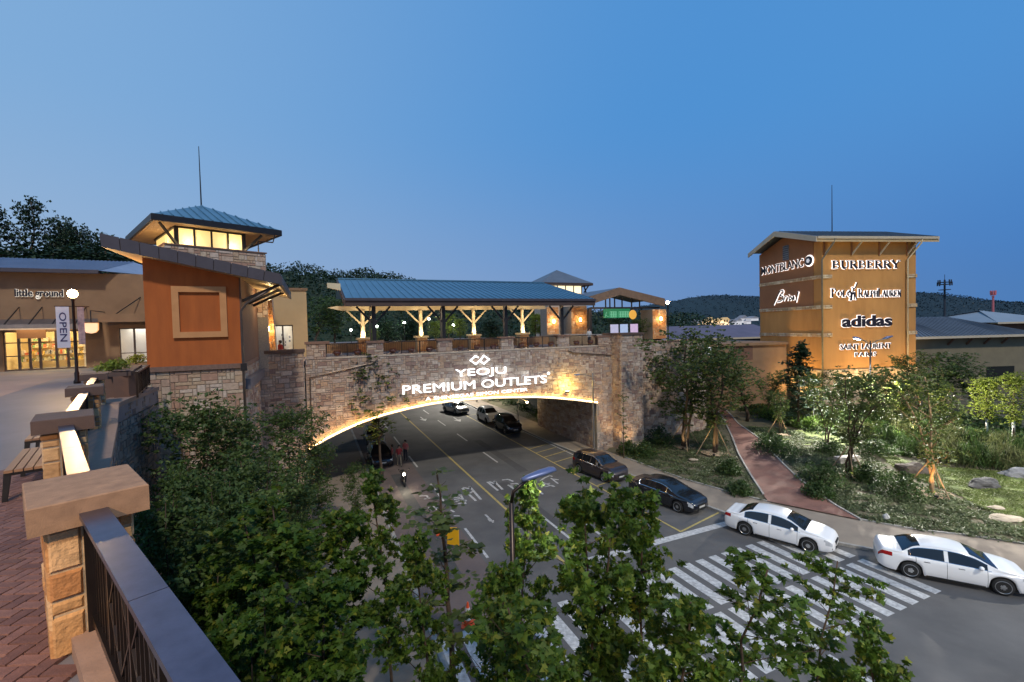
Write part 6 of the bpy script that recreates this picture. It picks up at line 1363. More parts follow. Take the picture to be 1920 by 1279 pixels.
# hills and far woods
m_hillg = mat('hill_ground', (.025, .04, .018), (.015, .026, .012), rough=.95, scale=.05)
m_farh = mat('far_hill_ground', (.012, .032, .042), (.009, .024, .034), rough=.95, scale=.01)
ridge('hill', [(-700, 350), (-300, 430), (0, 490), (190, 494), (300, 498), (420, 502), (500, 508), (560, 508), (620, 516), (660, 520), (700, 514), (740, 526), (800, 541), (850, 545), (950, 570), (1100, 590), (1300, 598)], 150, 70, m_hillg, L_hill, 90000, 2.4, base=2, seed=1)
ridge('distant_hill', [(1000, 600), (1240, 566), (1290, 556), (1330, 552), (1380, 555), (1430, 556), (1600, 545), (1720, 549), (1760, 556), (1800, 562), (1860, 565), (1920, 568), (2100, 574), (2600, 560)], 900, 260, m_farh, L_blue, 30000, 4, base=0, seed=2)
q_names = ['tall spreading tree standing against the sky at the far left', 'dark round tree on the left skyline, second from the left edge', 'dark tree on the left skyline behind the shop roof', 'dark tree on the left skyline beside the pavilion roof', 'tree cut by the left edge on the skyline']
for (px, ty, dist, key, wd), lab in zip(((50, 378, 62, 'forestB', .62), (118, 422, 66, 'forest', .5), (158, 430, 64, 'forest', .5), (212, 450, 70, 'forest', .6), (-8, 390, 60, 'forestB', .6)), q_names): tree_at(key, lab, px, ty, dist, PZ, wide=wd, group='skyline trees behind the shop')
sh_ = [(-120, 466), (-60, 468), (10, 468), (62, 472), (100, 472), (150, 473), (235, 474), (300, 474)]
for i, (px, ty) in enumerate(sh_): tree_at('forest', 'low dark tree behind the shop roof, ' + ('cut by the left edge', 'near the left edge', 'under the tall spreading tree', 'right of the tall spreading tree', 'above the shop lettering', 'left of the pavilion roof', 'at the pavilion roof tip', 'behind the pavilion')[i], px, ty, 58 + (i % 3) * 4, PZ, wide=1.5, group='low trees behind the shop roof')
# trees and bushes seen through the walkway
for i, (px, ty, dist, key, lab) in enumerate(((590, 560, 62, 'darkround', 'dark tree between the beige shop and the walkway roof'), (625, 575, 66, 'darkround', 'dark tree behind the left end of the walkway'), (730, 600, 75, 'forest', 'dark tree seen through the first bay of the walkway'), (775, 598, 80, 'forest', 'dark tree seen through the walkway, left of the second bright column'), (840, 590, 70, 'lime', 'lit green tree seen through the walkway, centre bay'), (862, 600, 66, 'lime', 'small lit green tree seen through the centre bay of the walkway'), (815, 604, 66, 'lime', 'lit green tree right of the second bright column'), (760, 600, 82, 'darkround', 'green tree seen through the second bay'), (920, 600, 75, 'forest', 'dark tree between the third and fourth bright column'), (1003, 590, 62, 'lime', 'yellow green lit tree left of the lamp piers'), (700, 618, 60, 'lime', 'small lit shrub tree behind the first dark post'), (1012, 592, 64, 'lime', 'yellow green lit tree beside the left lamp pier'), (1150, 600, 62, 'darkround', 'dark tree behind the green sign'), (1205, 600, 60, 'darkround', 'dark tree under the right half of the gate'))):
    tree_at(key, lab, px, ty, dist, 9.0 if key != 'forest' else 5, wide=1.3, group='trees beyond the bridge')
for i, (px, py, dist, lab) in enumerate(((658, 621, 70, 'first'), (707, 614, 72, 'second'), (758, 607, 75, 'third'), (804, 600, 70, 'fourth'), (850, 612, 68, 'fifth'))):
    d = ray(px, py); t = dist / d.y; r = thing('garden_lamp', 'small white lamp ball seen through the walkway, %s from the left' % lab, 'lamp', (d.x * t, dist, 9), 0, 'small lamps beyond the bridge'); h = CAM_Z + d.z * t - 9
    q = MB(); q.tube([(0, 0, 0), (0, 0, h)], .05, 6); q.obj('pole', m_darkmetal, r); q = MB(); q.lathe([(.06, h), (.2, h + .1), (.2, h + .25), (.06, h + .35)], n=8); q.obj('lamp_globe', emis('far_globe', (.9, 1, .85), 14), r)
    lamp('POINT', (0, -.6, h + .1), 60, (.9, 1, .75), r, .2)

# mid-ground trees round the road
ML = 'leafy young maple'
tree_px('slender', 'slender tree with narrow pale crown in front of the bridge left of the big sign', 716, 905, 668, wide=1.5, name='tree', group=None)
x, y, z = GT(1170, 862); tree('thin', 'very thin sapling in front of the right bridge pier', x, y, z, 6.5, wide=.9)
tree('thin', 'thin sapling left of the slender tree under the bridge', *FB.w(-21.3, -1.6), .12, 7.2, wide=1.6)
FG_T = [('gardenA', 1284, 838, 632, 1.15, 'bushy multi stem tree beside the bridge abutment with bare lower stems'), ('gardenB', 1341, 850, 655, 1.0, 'tree with glowing lower crown left of the red path'), ('gardenC', 1592, 890, 700, 1.0, 'vase shaped staked tree right of the red path'), ('warmtrunk', 1745, 925, 705, .85, 'tree with floodlit orange trunk on the lawn'), ('conifer', 1497, 800, 640, 1.3, 'dark layered conifer in front of the sign tower'), ('gardenA', 1552, 835, 706, .8, 'thin dark trunked tree in front of the tower corner'), ('darkround', 1400, 790, 672, 1.2, 'dark round tree behind the red path'), ('darkround', 1440, 778, 700, 1.0, 'dark round tree left of the conifer'), ('lime', 1690, 800, 718, 1.0, 'lime green lit tree with white wrapped trunk under the tower, leftmost of four'), ('lime', 1850, 820, 712, .95, 'lime green lit tree with white wrapped trunk near the right edge'), ('lime', 1900, 832, 705, .9, 'lime green lit tree with white wrapped trunk at the right edge'), ('lime', 1765, 800, 722, .9, 'lime green lit tree with white wrapped trunk behind the floodlit tree'), ('gardenA', 1650, 800, 716, 1.0, 'dark green tree in front of the tower lettering foot'), ('darkround', 1462, 815, 735, .6, 'small staked tree with floodlit pale trunk on the rise'), ('darkround', 1765, 770, 668, 1.3, 'dark tree against the olive building, left'), ('darkround', 1830, 775, 688, 1.2, 'dark tree against the olive building, right'), ('darkround', 1722, 765, 672, .9, 'dark tree at the right foot of the sign tower'), ('gardenB', 1240, 815, 690, .9, 'small dark tree close to the abutment wall'), ('gardenB', 1515, 775, 700, .9, 'dark tree behind the conifer'), ('gardenA', 1585, 780, 728, .7, 'leafy tree before the tower centre'), ('lime', 1525, 790, 705, .8, 'pale green lit tree at the tower corner')]
for key, bx_, by_, ty_, wd, lab in FG_T: tree_px(key, lab, bx_, by_, ty_, wide=wd, group='trees of the garden')
# stakes leaning on the staked trees
def stakes(px, py, R_, hh, label, n=3, ph=.4):
    x, y, z = GT(px, py); r = thing('tree_stakes', label, 'tree stakes', (x, y, z), 0, 'stakes propping young trees')
    for k in range(n): a_ = ph + k * 2 * PI / n; q = MB(); q.tube([(math.cos(a_) * R_, math.sin(a_) * R_, -.05), (math.cos(a_) * .08, math.sin(a_) * .08, hh)], .035, 6); q.obj('stake', m_stake, r)
for px, py, R_, hh, lab, ph in ((1284, 838, 1.5, 2.2, 'three wooden stakes around the multi stem tree by the abutment', .3), (1341, 850, 1.5, 2.4, 'three wooden stakes around the tree left of the red path', 1.0), (1592, 890, 1.2, 1.9, 'three wooden stakes around the vase shaped tree', .1), (1745, 925, 1.3, 2.0, 'three wooden stakes around the floodlit orange trunk', .5), (1462, 815, 1.1, 1.7, 'three wooden stakes around the small floodlit tree on the rise', .8)):
    stakes(px, py, R_, hh, lab, ph=ph)
    x, y, z = GT(px, py); q = MB(); n = 18; q.add([(x, y, z + .12)] + [(x + math.cos(k * 2 * PI / n) * rnd.uniform(.9, 1.15), y + math.sin(k * 2 * PI / n) * rnd.uniform(.9, 1.15), garden_h(x, y) + .05) for k in range(n)], [(0, 1 + k, 1 + (k + 1) % n) for k in range(n)]); structure(q, 'mulch_ring', m_mulch)
# uplights
for px, py, pw, c in ((1284, 838, 40, (1, .75, .4)), (1341, 850, 70, (1, .72, .3)), (1745, 925, 120, (1, .58, .22)), (1462, 815, 60, (1, .75, .4)), (1592, 890, 18, (1, .7, .35))):
    x, y, z = GT(px, py); r = thing('garden_uplight', 'small ground spotlight at the foot of the tree at %s' % {1284: 'the abutment', 1341: 'the path', 1745: 'the lawn', 1462: 'the rise', 1592: 'the path bend'}[px], 'spotlight', (x - .5, y - .9, z), 0, 'ground spotlights in the garden')
    q = MB(); q.lathe([(.05, 0), (.05, .08), (.1, .1), (.11, .2)], n=8); q.obj('housing', m_darkmetal, r); lamp('SPOT', (0, 0, .3), pw * 1.0, c, r, .06, target=(.45, .8, 2.2), spot=95, blend=.9)
for px, py, pw in ((1690, 815, 420), (1850, 835, 300), (1905, 850, 220), (1765, 815, 420), (1590, 812, 300), (1650, 815, 300), (1440, 800, 180)):
    x, y, z = GT(px, py); lamp('SPOT', (x - .3, y - 2.2, z + .4), pw, (1, .88, .5), None, .1, target=(x, y, z + 5), spot=100, blend=.9, name='tree_uplight')

# big maples in the foreground: crowns below the camera
FM_ = [('mapleA', 520, 955, 10.5, 1.25, 'broad bright maple left of centre in the foreground'), ('mapleB', 635, 950, 11.5, .9, 'maple behind the broad bright one, right side'), ('mapleB', 722, 886, 12.0, .68, 'tall maple left of the traffic cone'), ('mapleB', 800, 1012, 9.5, .74, 'maple in front of the yellow sign'), ('mapleB', 965, 900, 10.4, .6, 'narrow maple beside the street lamp head'), ('mapleA', 1105, 900, 9.6, .88, 'tall dense maple right of centre in the foreground'), ('mapleB', 1195, 935, 9.6, .72, 'maple close on the right of the tall dense one'), ('mapleD', 1345, 1035, 8.6, 1.15, 'open branched maple reaching over the crossing'), ('mapleB', 590, 1070, 8.5, 1.0, 'low maple at the bottom left of centre'), ('mapleD', 1500, 1050, 8.6, .9, 'sparse maple with thin twigs over the crossing'), ('mapleB', 945, 1085, 8.2, .8, 'low maple below the narrow one'), ('mapleA', 400, 1070, 10.0, 1.0, 'maple close to the retaining wall'), ('mapleB', 1245, 1110, 7.6, .9, 'loose maple at the bottom right of centre'), ('mapleC', 470, 1140, 8.0, .9, 'dark low maple near the railing'), ('mapleB', 1675, 1188, 7.2, .7, 'small maple top at the bottom right'), ('mapleD', 1060, 1150, 7.0, 1.2, 'loose low maple at the bottom centre'), ('thin', 836, 882, 13, 2.4, 'small sapling standing free above the lane lettering')]
for key, px, ty, dist, wd, lab in FM_: tree_at(key, lab, px, ty, dist, .05, wide=wd, group='young maples below the camera')
FL_ = [('leafy', 365, 752, 17, .95, 'dark bushy tree against the pavilion wall'), ('leafy', 335, 880, 13.5, .65, 'small bushy tree near the curved retaining wall'), ('leafy', 435, 775, 19, .9, 'dark bushy tree below the downpipe'), ('leafy', 545, 765, 22, .95, 'dark bushy tree in front of the grey bridge abutment'), ('leafy', 595, 830, 24, .8, 'dark tree at the left foot of the arch'), ('leafy', 470, 860, 15, 1.0, 'dark tree in the left planting bed'), ('leafy', 300, 930, 10.5, .8, 'leafy tree right behind the near pillar'), ('leafy', 420, 900, 13.5, .9, 'leafy tree in the middle of the left bed'), ('leafy', 665, 870, 24, .7, 'low dark tree left of the parked cars'), ('leafy', 560, 905, 17, .8, 'low dark tree in the left planting bed, right side'), ('leafy', 390, 975, 12, .8, 'low dark tree by the wall foot')]
for key, px, ty, dist, wd, lab in FL_: tree_at(key, lab, px, ty, dist, .05, wide=wd, group='dark trees in the left planting bed')

# shrubs
def shrub(label, x, y, z, rx, h, m, n=1400, size=.1, name='shrub', seed=1, grp=None, blade=False):
    r_ = np.random.RandomState(seed); a = r_.uniform(0, 2 * PI, n); b = r_.uniform(0, 1, n) ** .4; ph = r_.uniform(0, PI / 2, n)
    P = np.stack([np.cos(a) * np.cos(ph) * rx * b, np.sin(a) * np.cos(ph) * rx * b, np.sin(ph) * h * b + .05], 1); P += r_.normal(size=P.shape) * .05
    P[:, 2] *= 1 + .25 * np.sin(P[:, 0] * 5) * np.cos(P[:, 1] * 4)
    sh = np.array([(-.06, 0), (.06, 0), (.03, 1.4), (0, 1.9)]) if blade else None
    me = leafmesh('foliage', P, r_, size, sh, up=-.2 if blade else .5, droop=-1.2 if blade else .1); me.materials.append(m)
    r = thing(name, label, 'shrub', (x, y, z), 0, grp); link('foliage', me, r); q = MB()
    for k in range(5): a_ = k * 1.3; q.tube([(0, 0, -.05), (math.cos(a_) * rx * .6, math.sin(a_) * rx * .6, h * .7)], [.02, .006], 4)
    q.obj('stems', m_bark, r); return r
L_bush = leafmat('bush_leaf', [(.03, .06, .015), (.05, .09, .02), (.04, .075, .018)]); L_brt = leafmat('bright_bush_leaf', [(.10, .19, .02), (.14, .24, .03), (.08, .15, .02)]); L_grs = leafmat('grass_blade', [(.10, .12, .04), (.15, .16, .06), (.07, .1, .03), (.18, .16, .08)])
SH = [(1205, 856, 1.3, 1.1, L_bush, 'green bush at the foot of the right bridge pier'), (1235, 835, 1.5, 1.6, L_bush, 'dark green bush against the abutment wall'), (1175, 850, .8, .9, L_bush, 'small green bush by the pier corner'), (1540, 905, 1.5, 1.2, L_bush, 'round dark bush right of the red path'), (1690, 930, 1.6, 1.3, L_bush, 'broad green bush left of the floodlit trunk'), (1455, 850, 1.8, 1.2, L_bush, 'dark bush on the slope below the rise'), (1386, 926, .8, .7, L_bush, 'grassy bush at the corner of the red path'), (1366, 888, .9, .9, L_bush, 'small bush on the left edge of the red path'), (1445, 838, 1.3, 1.1, L_bush, 'bush near the top of the red path'), (1450, 782, 2.8, 1.0, L_brt, 'bright green clipped hedge left of the trunk'), (1520, 800, 2.2, .8, L_brt, 'bright green clipped hedge right of the trunk'), (1580, 790, 2.4, 1.3, L_bush, 'green shrub bank behind the boulder'), (1330, 800, 2, 1.8, L_bush, 'dark shrub behind the staked trees'), (1640, 850, 1.4, 1.0, L_bush, 'low green shrub behind the brown boulder'), (1560, 850, 1.2, .8, L_bush, 'low shrub beside the stone bench'), (1535, 930, 1.0, .7, L_bush, 'low shrub on the right edge of the path'), (1620, 900, 1.1, .9, L_bush, 'low shrub between the two staked trees'), (1300, 795, 1.8, 1.6, L_bush, 'dark shrub along the abutment wall')]
for i, (px, py, rx_, h_, m_, lab) in enumerate(SH): x, y, z = GT(px, py); shrub(lab, x, y, z, rx_, h_, m_, 1500, .13, seed=40 + i, grp='bushes in the garden')
GR = [(1655, 825), (1700, 815), (1745, 820), (1790, 835), (1835, 840), (1880, 850), (1640, 800), (1690, 790), (1730, 850), (1780, 865), (1830, 870), (1880, 872), (1915, 860), (1610, 820)]
GL_ = ['leftmost', 'second', 'third', 'fourth', 'fifth', 'sixth', 'back leftmost', 'back second', 'front leftmost', 'front second', 'front third', 'front fourth', 'rightmost', 'lone left']
for i, (px, py) in enumerate(GR): x, y, z = GT(px, py); shrub('tuft of tall ornamental grass behind the lawn, %s' % GL_[i], x, y, z, 1.7, 1.1, L_grs if i % 2 else L_bush, 1600, .34, name='ornamental_grass', seed=70 + i, grp='ornamental grass clumps', blade=True)
x, y = G(210, 693, PZ + 1.0); shrub('yellow green shrub in the planter past the fourth pillar', x, y, PZ + .95, .55, .32, L_lime, 700, .09, seed=99)
x, y = G(255, 677, PZ + 1.0); shrub('small yellow green shrub at the foot of the orange pavilion', x, y, PZ + .9, .5, .35, L_lime, 500, .09, seed=98)

# low ground cover, uneven and patchy
def cover(name, label, poly_px, n, size, m, seed, h=.12, dens=1.0):
    pts = [GT(*p)[:2] for p in poly_px]; r_ = np.random.RandomState(seed); xs = [p[0] for p in pts]; ys_ = [p[1] for p in pts]; P = []
    def inside(x, y):
        c = False; j = len(pts) - 1
        for i in range(len(pts)):
            if (pts[i][1] > y) != (pts[j][1] > y) and x < (pts[j][0] - pts[i][0]) * (y - pts[i][1]) / (pts[j][1] - pts[i][1]) + pts[i][0]: c = not c
            j = i
        return c
    while len(P) < n // 8:
        x = r_.uniform(min(xs), max(xs)); y = r_.uniform(min(ys_), max(ys_))
        if inside(x, y) and garden_h(x, y) > 0 and math.sin(x * 3.1 + math.sin(y * 2.3) * 1.5) + math.sin(y * 3.7 + x) > -1.0 + (1 - dens): P.append((x, y, garden_h(x, y)))
    P = np.repeat(np.array(P), 8, 0); P[:, :2] += r_.normal(size=(len(P), 2)) * .11; P[:, 2] += r_.uniform(.02, h, len(P))
    me = leafmesh(name, P, r_, size, None, up=1.0); me.materials.append(m); o = link(name, me); o['kind'] = 'stuff'; o['label'] = label
L_cov = leafmat('cover_leaf', [(.06, .09, .035), (.10, .13, .055), (.15, .165, .085), (.07, .10, .04)])
cover('ground_cover', 'low patchy ground cover between the red path and the sidewalk edge', [(1400, 800), (1520, 905), (1580, 955), (1640, 984), (1740, 1000), (1930, 1022), (2050, 1040), (2050, 965), (1920, 985), (1800, 935), (1700, 900), (1620, 850), (1480, 805)], 52000, .12, L_cov, 5)
cover('ground_cover', 'low ground cover left of the red path around the staked trees', [(1170, 858), (1270, 896), (1430, 938), (1375, 850), (1345, 800), (1300, 790), (1200, 825)], 26000, .11, L_cov, 6)
cover('ground_cover', 'low planting on the rise before the tower', [(1380, 770), (1480, 800), (1640, 850), (1900, 880), (2000, 860), (1900, 790), (1600, 760), (1450, 755)], 30000, .2, L_bush, 7, h=.35)

# boulders
def rock(label, px, py, sx, sy, sz, m, seed, name='boulder'):
    x, y, z = GT(px, py); r_ = random.Random(seed); bm = bmesh.new(); bmesh.ops.create_icosphere(bm, subdivisions=3, radius=1)
    from mathutils import noise
    for v in bm.verts:
        n_ = noise.noise(v.co * 1.3 + Vector((seed, 0, 0))) * .35 + noise.noise(v.co * 3.5 + Vector((0, seed, 0))) * .12; v.co *= 1 + n_; v.co = Vector((v.co.x * sx, v.co.y * sy, max(v.co.z, -.35) * sz))
    me = bpy.data.meshes.new(name); bm.to_mesh(me); bm.free(); me.materials.append(m); o = link(name, me); o.location = (x, y, z + .1); o.rotation_euler = (0, 0, r_.uniform(-.5, .5)); tag(o, label, 'rock')
rock('brown rounded boulder on the lawn edge left of the floodlit trunk', 1712, 885, .95, .6, .55, mat('brown_rock', (.10, .08, .065), (.05, .04, .034), rough=.9, scale=3, bump=.8, bscale=8, detail=9), 3)
rock('grey slanted boulder on the lawn right of the floodlit trunk', 1845, 912, .95, .55, .42, m_rock, 5); rock('pale grey boulder at the right edge of the lawn', 1915, 893, 1.0, .6, .42, mat('pale_rock', (.20, .205, .225), (.11, .113, .122), rough=.9, scale=3, bump=.8, bscale=8), 8)
rock('flat pale stone slab at the right edge of the ground cover', 1885, 975, .8, .45, .14, mat('slab_rock', (.36, .31, .24), (.26, .22, .17), rough=.9, scale=3, bump=.5), 9); rock('small pale flat stone above the slab', 1868, 955, .4, .25, .08, MATS['slab_rock'], 12)
rock('small white stone in the ground cover', 1662, 974, .16, .16, .22, mat('white_stone', (.5, .5, .5), rough=.9, scale=5), 10); rock('flat pale stone between the staked trees by the abutment', 1300, 864, .35, .2, .08, MATS['slab_rock'], 13)
# stone bench by the path
x, y, z = GT(1588, 868); r = thing('stone_bench', 'pale stone block bench behind the vase shaped tree', 'bench', (x, y, z), .2)
q = MB(); q.box(-.9, .9, -.25, .25, .32, .5); q.obj('seat', mat('granite', (.42, .38, .34), rough=.8, scale=6), r)
for s_ in (-1, 1): q = MB(); q.box(s_ * .6 - .18, s_ * .6 + .18, -.2, .2, -.05, .32); q.obj('leg', MATS['granite'], r)

L_lawn = leafmat('lawn_blade', [(.09, .13, .03), (.14, .18, .045), (.11, .145, .04), (.17, .19, .07)])
cover('lawn_grass', 'short grass growing on the lawn', [(1632, 842), (1700, 868), (1780, 878), (1920, 888), (2000, 893), (2000, 960), (1925, 985), (1860, 962), (1800, 930), (1740, 905), (1690, 885)], 60000, .075, L_lawn, 8, h=.09)
# ------------------------------------------------------------------ cars: one lofted shell, glass and lamps cut from the same surface
def car(label, front_px, rear_px, paint, kind='sedan', L_=4.85, group='cars parked along the kerb', spokes=10, pos=None, chrome=False, lit=False):
    """front_px/rear_px: photo points where the near-side front and rear wheels meet the road; wheels seen on the car's left or right side"""
    wb, Wd = {'sedan': (2.79, 1.83), 'suv': (2.64, 1.84), 'hatch': (2.6, 1.78)}[kind]
    if pos is None:
        f, r = Vector(G(*front_px)), Vector(G(*rear_px)); d = (f - r).normalized(); mid = (f + r) / 2; left = Vector((-d.y, d.x))
        side = -1 if left.dot(mid) > 0 else 1      # which side faces the camera: +1 left
        c = mid - left * side * (Wd / 2 - .12)
    else: c, d = Vector(pos[0]), Vector(pos[1]).normalized()
    root = thing('parked_car', label, 'car', (c.x, c.y, .004), math.atan2(d.y, d.x), group)
    hl = L_ / 2; fa, ra = wb / 2 + .03, -wb / 2 + .03; R_ = .36
    if kind == 'sedan':
        top = [(-hl, .78), (-hl + .08, .95), (-hl + .35, 1.04), (-hl + .75, 1.08), (-1.25, 1.33), (-.75, 1.43), (-.2, 1.46), (.25, 1.43), (.62, 1.33), (1.32, 1.00), (1.6, .96), (2.05, .86), (hl - .12, .74), (hl, .58)]
        gl = dict(rw=(-hl + .78, -1.02), ws=(.5, 1.3), sw=(-1.42, 1.0), pil=(-.22,), top=1.46)
    elif kind == 'suv':
        top = [(-hl, .85), (-hl + .05, 1.1), (-hl + .3, 1.42), (-1.5, 1.60), (-.8, 1.66), (-.1, 1.66), (.35, 1.58), (1.15, 1.14), (1.5, 1.08), (1.95, .98), (hl - .1, .84), (hl, .62)]
        gl = dict(rw=(-hl + .08, -hl + .32), ws=(.34, 1.13), sw=(-1.85, .9), pil=(-.95, -.1), top=1.66)
    else:
        top = [(-hl, .8), (-hl + .05, 1.0), (-hl + .4, 1.35), (-1.2, 1.47), (-.5, 1.5), (.1, 1.47), (.5, 1.36), (1.25, 1.0), (1.6, .94), (1.9, .85), (hl - .1, .74), (hl, .58)]
        gl = dict(rw=(-hl + .1, -hl + .42), ws=(.45, 1.22), sw=(-1.55, .95), pil=(-.2,), top=1.5)
    def spl(tab, x):
        xs = np.array([p[0] for p in tab]); zs = np.array([p[1] for p in tab]); i = np.clip(np.searchsorted(xs, x) - 1, 0, len(xs) - 2)
        m = np.gradient(zs, xs); h = xs[i + 1] - xs[i]; t = np.clip((x - xs[i]) / h, 0, 1)
        return (2 * t ** 3 - 3 * t ** 2 + 1) * zs[i] + (t ** 3 - 2 * t ** 2 + t) * h * m[i] + (-2 * t ** 3 + 3 * t ** 2) * zs[i + 1] + (t ** 3 - t ** 2) * h * m[i + 1]
    belt0 = .90 if kind == 'sedan' else .98
    def zbelt(x): return min(belt0 + (-.06 * (x + .4) / 2), spl(top, x) - .03)
    def hw(x):
        u = abs(x) / hl; base = Wd / 2 * (1 - .16 * max(0, u - .55) ** 1.6 / .45 ** 1.6)
        if u > .93: base *= 1 - .22 * ((u - .93) / .07) ** 2
        return base
    def zbot(x):
        z = .20 + .12 * max(0, (abs(x) / hl - .8) / .2) ** 2
        for ax in (fa, ra):
            dx = abs(x - ax)
            if dx < R_ + .05: z = max(z, .33 + math.sqrt(max(0, (R_ + .05) ** 2 - dx * dx)) * .98)
        return z
    seams = [-.22, .98] + ([-1.2] if kind != 'hatch' else [-1.3]); xs = sorted(set([round(v, 3) for v in list(np.linspace(-hl, hl, 76)) + [s + o for s in seams for o in (-.007, .007)] + [gl['rw'][0], gl['rw'][1], gl['ws'][0], gl['ws'][1]]]))
    def section(x):
        b, zb_, zt_, zq = hw(x), zbot(x), float(spl(top, x)), zbelt(x); zb_ = min(zb_, zq - .08); cab = max(0, zt_ - zq - .12); pts = []
        tum = min(1, cab / .35)
        for k, (u, yy) in enumerate(((0, .93), (.08, .965), (.3, .99), (.55, 1.0), (.78, .985), (.93, .965), (1, .94))): pts.append((b * yy, zb_ + (zq - zb_) * u))
        yr_ = b * (.93 - .24 * tum)
        for u in (.04, .45, .86): pts.append((b * .925 + (yr_ - b * .925) * u, zq + (zt_ - .055 * (.4 + tum) - zq) * u))
        zc = zt_ - .055 * (.4 + tum)
        for u, dz in ((.97, .35), (.84, .68), (.55, .92), (.25, .99), (0, 1)): pts.append((yr_ * u, zc + (zt_ - zc) * dz))
        return pts
    secs = [section(x) for x in xs]; K = len(secs[0]); parts = {}
    def cls(xm, row, i):
        if row == 5 or row == 6: pass
        if 7 <= row <= 8 and gl['sw'][0] < xm < gl['sw'][1]:
            h_ = spl(top, xm) - zbelt(xm)
            if h_ > .22 and not any(abs(xm - p) < .045 for p in gl['pil']): return 'side_window'
        if row >= 10 and gl['ws'][0] < xm < gl['ws'][1]: return 'windshield'
        if row >= 10 and gl['rw'][0] < xm < gl['rw'][1]: return 'rear_window'
        if hl - .42 < xm < hl - .04 and row in (3, 4) and xm - (hl - .42) > (.10 if row == 3 else 0): return 'headlight'
        if -hl + .02 < xm < -hl + .42 and row in (4, 5) and True: return 'tail_light'
        if any(abs(xm - s) < .008 for s in seams) and row < 7: return 'door_seam'
        return 'body'
    matsd = dict(body=paint, side_window=m_glassdark, windshield=m_glassdark, rear_window=m_glassdark, headlight=m_head, tail_light=m_tail, door_seam=m_black)
    for side in (1, -1):
        for i in range(len(xs) - 1):
            xm = (xs[i] + xs[i + 1]) / 2
            for k in range(K - 1):
                c_ = cls(xm, k, i); key = c_ if c_ in ('body', 'windshield', 'rear_window', 'door_seam') else c_ + ('a' if side > 0 else 'b')
                mb = parts.setdefault(key, {'v': {}, 'f': []}); ids = []
                for (a, b) in ((i, k), (i + 1, k), (i + 1, k + 1), (i, k + 1)):
                    vk = (a, b, side if b < K - 1 else 0)
                    if vk not in mb['v']: mb['v'][vk] = (len(mb['v']), (xs[a], secs[a][b][0] * side, secs[a][b][1]))
                    ids.append(mb['v'][vk][0])
                mb['f'].append(tuple(ids) if side < 0 else tuple(ids[::-1]))
    body = parts['body']
    for i in (0, len(xs) - 1):      # close nose and tail
        ring = []
        for side in (1, -1):
            rr = []
            for k in range(K):
                vk = (i, k, side if k < K - 1 else 0)
                if vk not in body['v']: body['v'][vk] = (len(body['v']), (xs[i], secs[i][k][0] * side, secs[i][k][1]))
                rr.append(body['v'][vk][0])
            ring += rr if side > 0 else rr[::-1][1:]
        body['f'].append(tuple(ring) if i else tuple(ring[::-1]))
    for key, d_ in parts.items():
        nm = key.rstrip('ab') if key not in ('body', 'windshield', 'rear_window', 'door_seam') else key
        mb = MB(); mb.add([v[1] for v in sorted(d_['v'].values())], d_['f']); mb.sm = nm != 'door_seam'; mb.obj(nm, matsd[nm], root)
    q = MB(); q.box(-hl + .25, hl - .3, -Wd / 2 + .22, Wd / 2 - .22, .17, .62); q.obj('underbody', m_black, root)
    xf = hl + .003; fw_ = hw(hl) * .55; q = MB(); q.box(hl - .05, xf + .02, -fw_, fw_, .52, .62); q.box(hl - .05, xf + .015, -fw_ * 1.05, fw_ * 1.05, .28, .42); q.obj('grille', m_black, root)
    q = MB(); q.box(hl, xf + .03, -.25, .25, .42, .52); q.obj('number_plate', m_plate, root); q = MB(); q.box(-hl - .02, -hl + .02, -.25, .25, .55, .67); q.obj('number_plate', m_plate, root)
    for sd in (1, -1):
        ym = hw(.85) * .94; zq = zbelt(.8); q = MB(); q.tube([(.80, sd * ym, zq + .06), (.78, sd * (ym + .10), zq + .10), (.76, sd * (ym + .20), zq + .09)], [.045, .09, .05], 8); q.sm = True; q.obj('wing_mirror', paint, root)
        for xh in (-.95, .12): q = MB(); q.box(xh, xh + .2, sd * (hw(xh) * .978) - .012, sd * (hw(xh) * .978) + .012, zbelt(xh) - .13, zbelt(xh) - .10); q.obj('door_handle', m_chrome if chrome else paint, root)
        q = MB(); q.box(ra + .5, fa - .5, sd * hw(0) * .94 - .02, sd * hw(0) * .94 + .02, .18, .25); q.obj('sill', m_black, root)
        q = MB(); q.box(hl - .33, hl - .06, sd * hw(hl - .2) * .86 - .03, sd * hw(hl - .2) * .86 + .03, .36, .44); q.obj('fog_light', m_black, root)
        if chrome:
            pts = []; 
            for x in np.linspace(gl['sw'][0] + .05, gl['sw'][1], 18): s_ = section(x); pts.append((x, sd * (s_[9][0] + .004), s_[9][1] + .01))
            q = MB(); q.tube(pts, .013, 4); p2 = [(x, sd * (section(x)[7][0] + .006), section(x)[7][1]) for x in np.linspace(gl['sw'][0] + .05, gl['sw'][1] + .1, 18)]; q.tube(p2, .013, 4); q.tube([pts[0], p2[0]], .013, 4); q.obj('window_trim', m_chrome, root)
        for ax in (fa, ra):
            yc = sd * (Wd / 2 - .13); q = MB(); rr = .335
            q.lathe([(rr - .1, -.11), (rr - .02, -.11), (rr, -.07), (rr, .07), (rr - .02, .11), (rr - .1, .11)], c=(ax, yc, rr), n=28, axis='y'); q.sm = True; t_ = q.obj('tyre', m_tyre, root)
            q = MB(); q.lathe([(rr - .105, sd * .06), (rr - .085, sd * .085), (rr - .085, sd * .115), (rr - .10, sd * .118), (rr - .115, sd * .10), (rr - .12, sd * .05)], c=(ax, yc, rr), n=28, axis='y'); rim = MB(); rim.v, rim.f, rim.m = q.v, q.f[:-2], q.m[:-2]
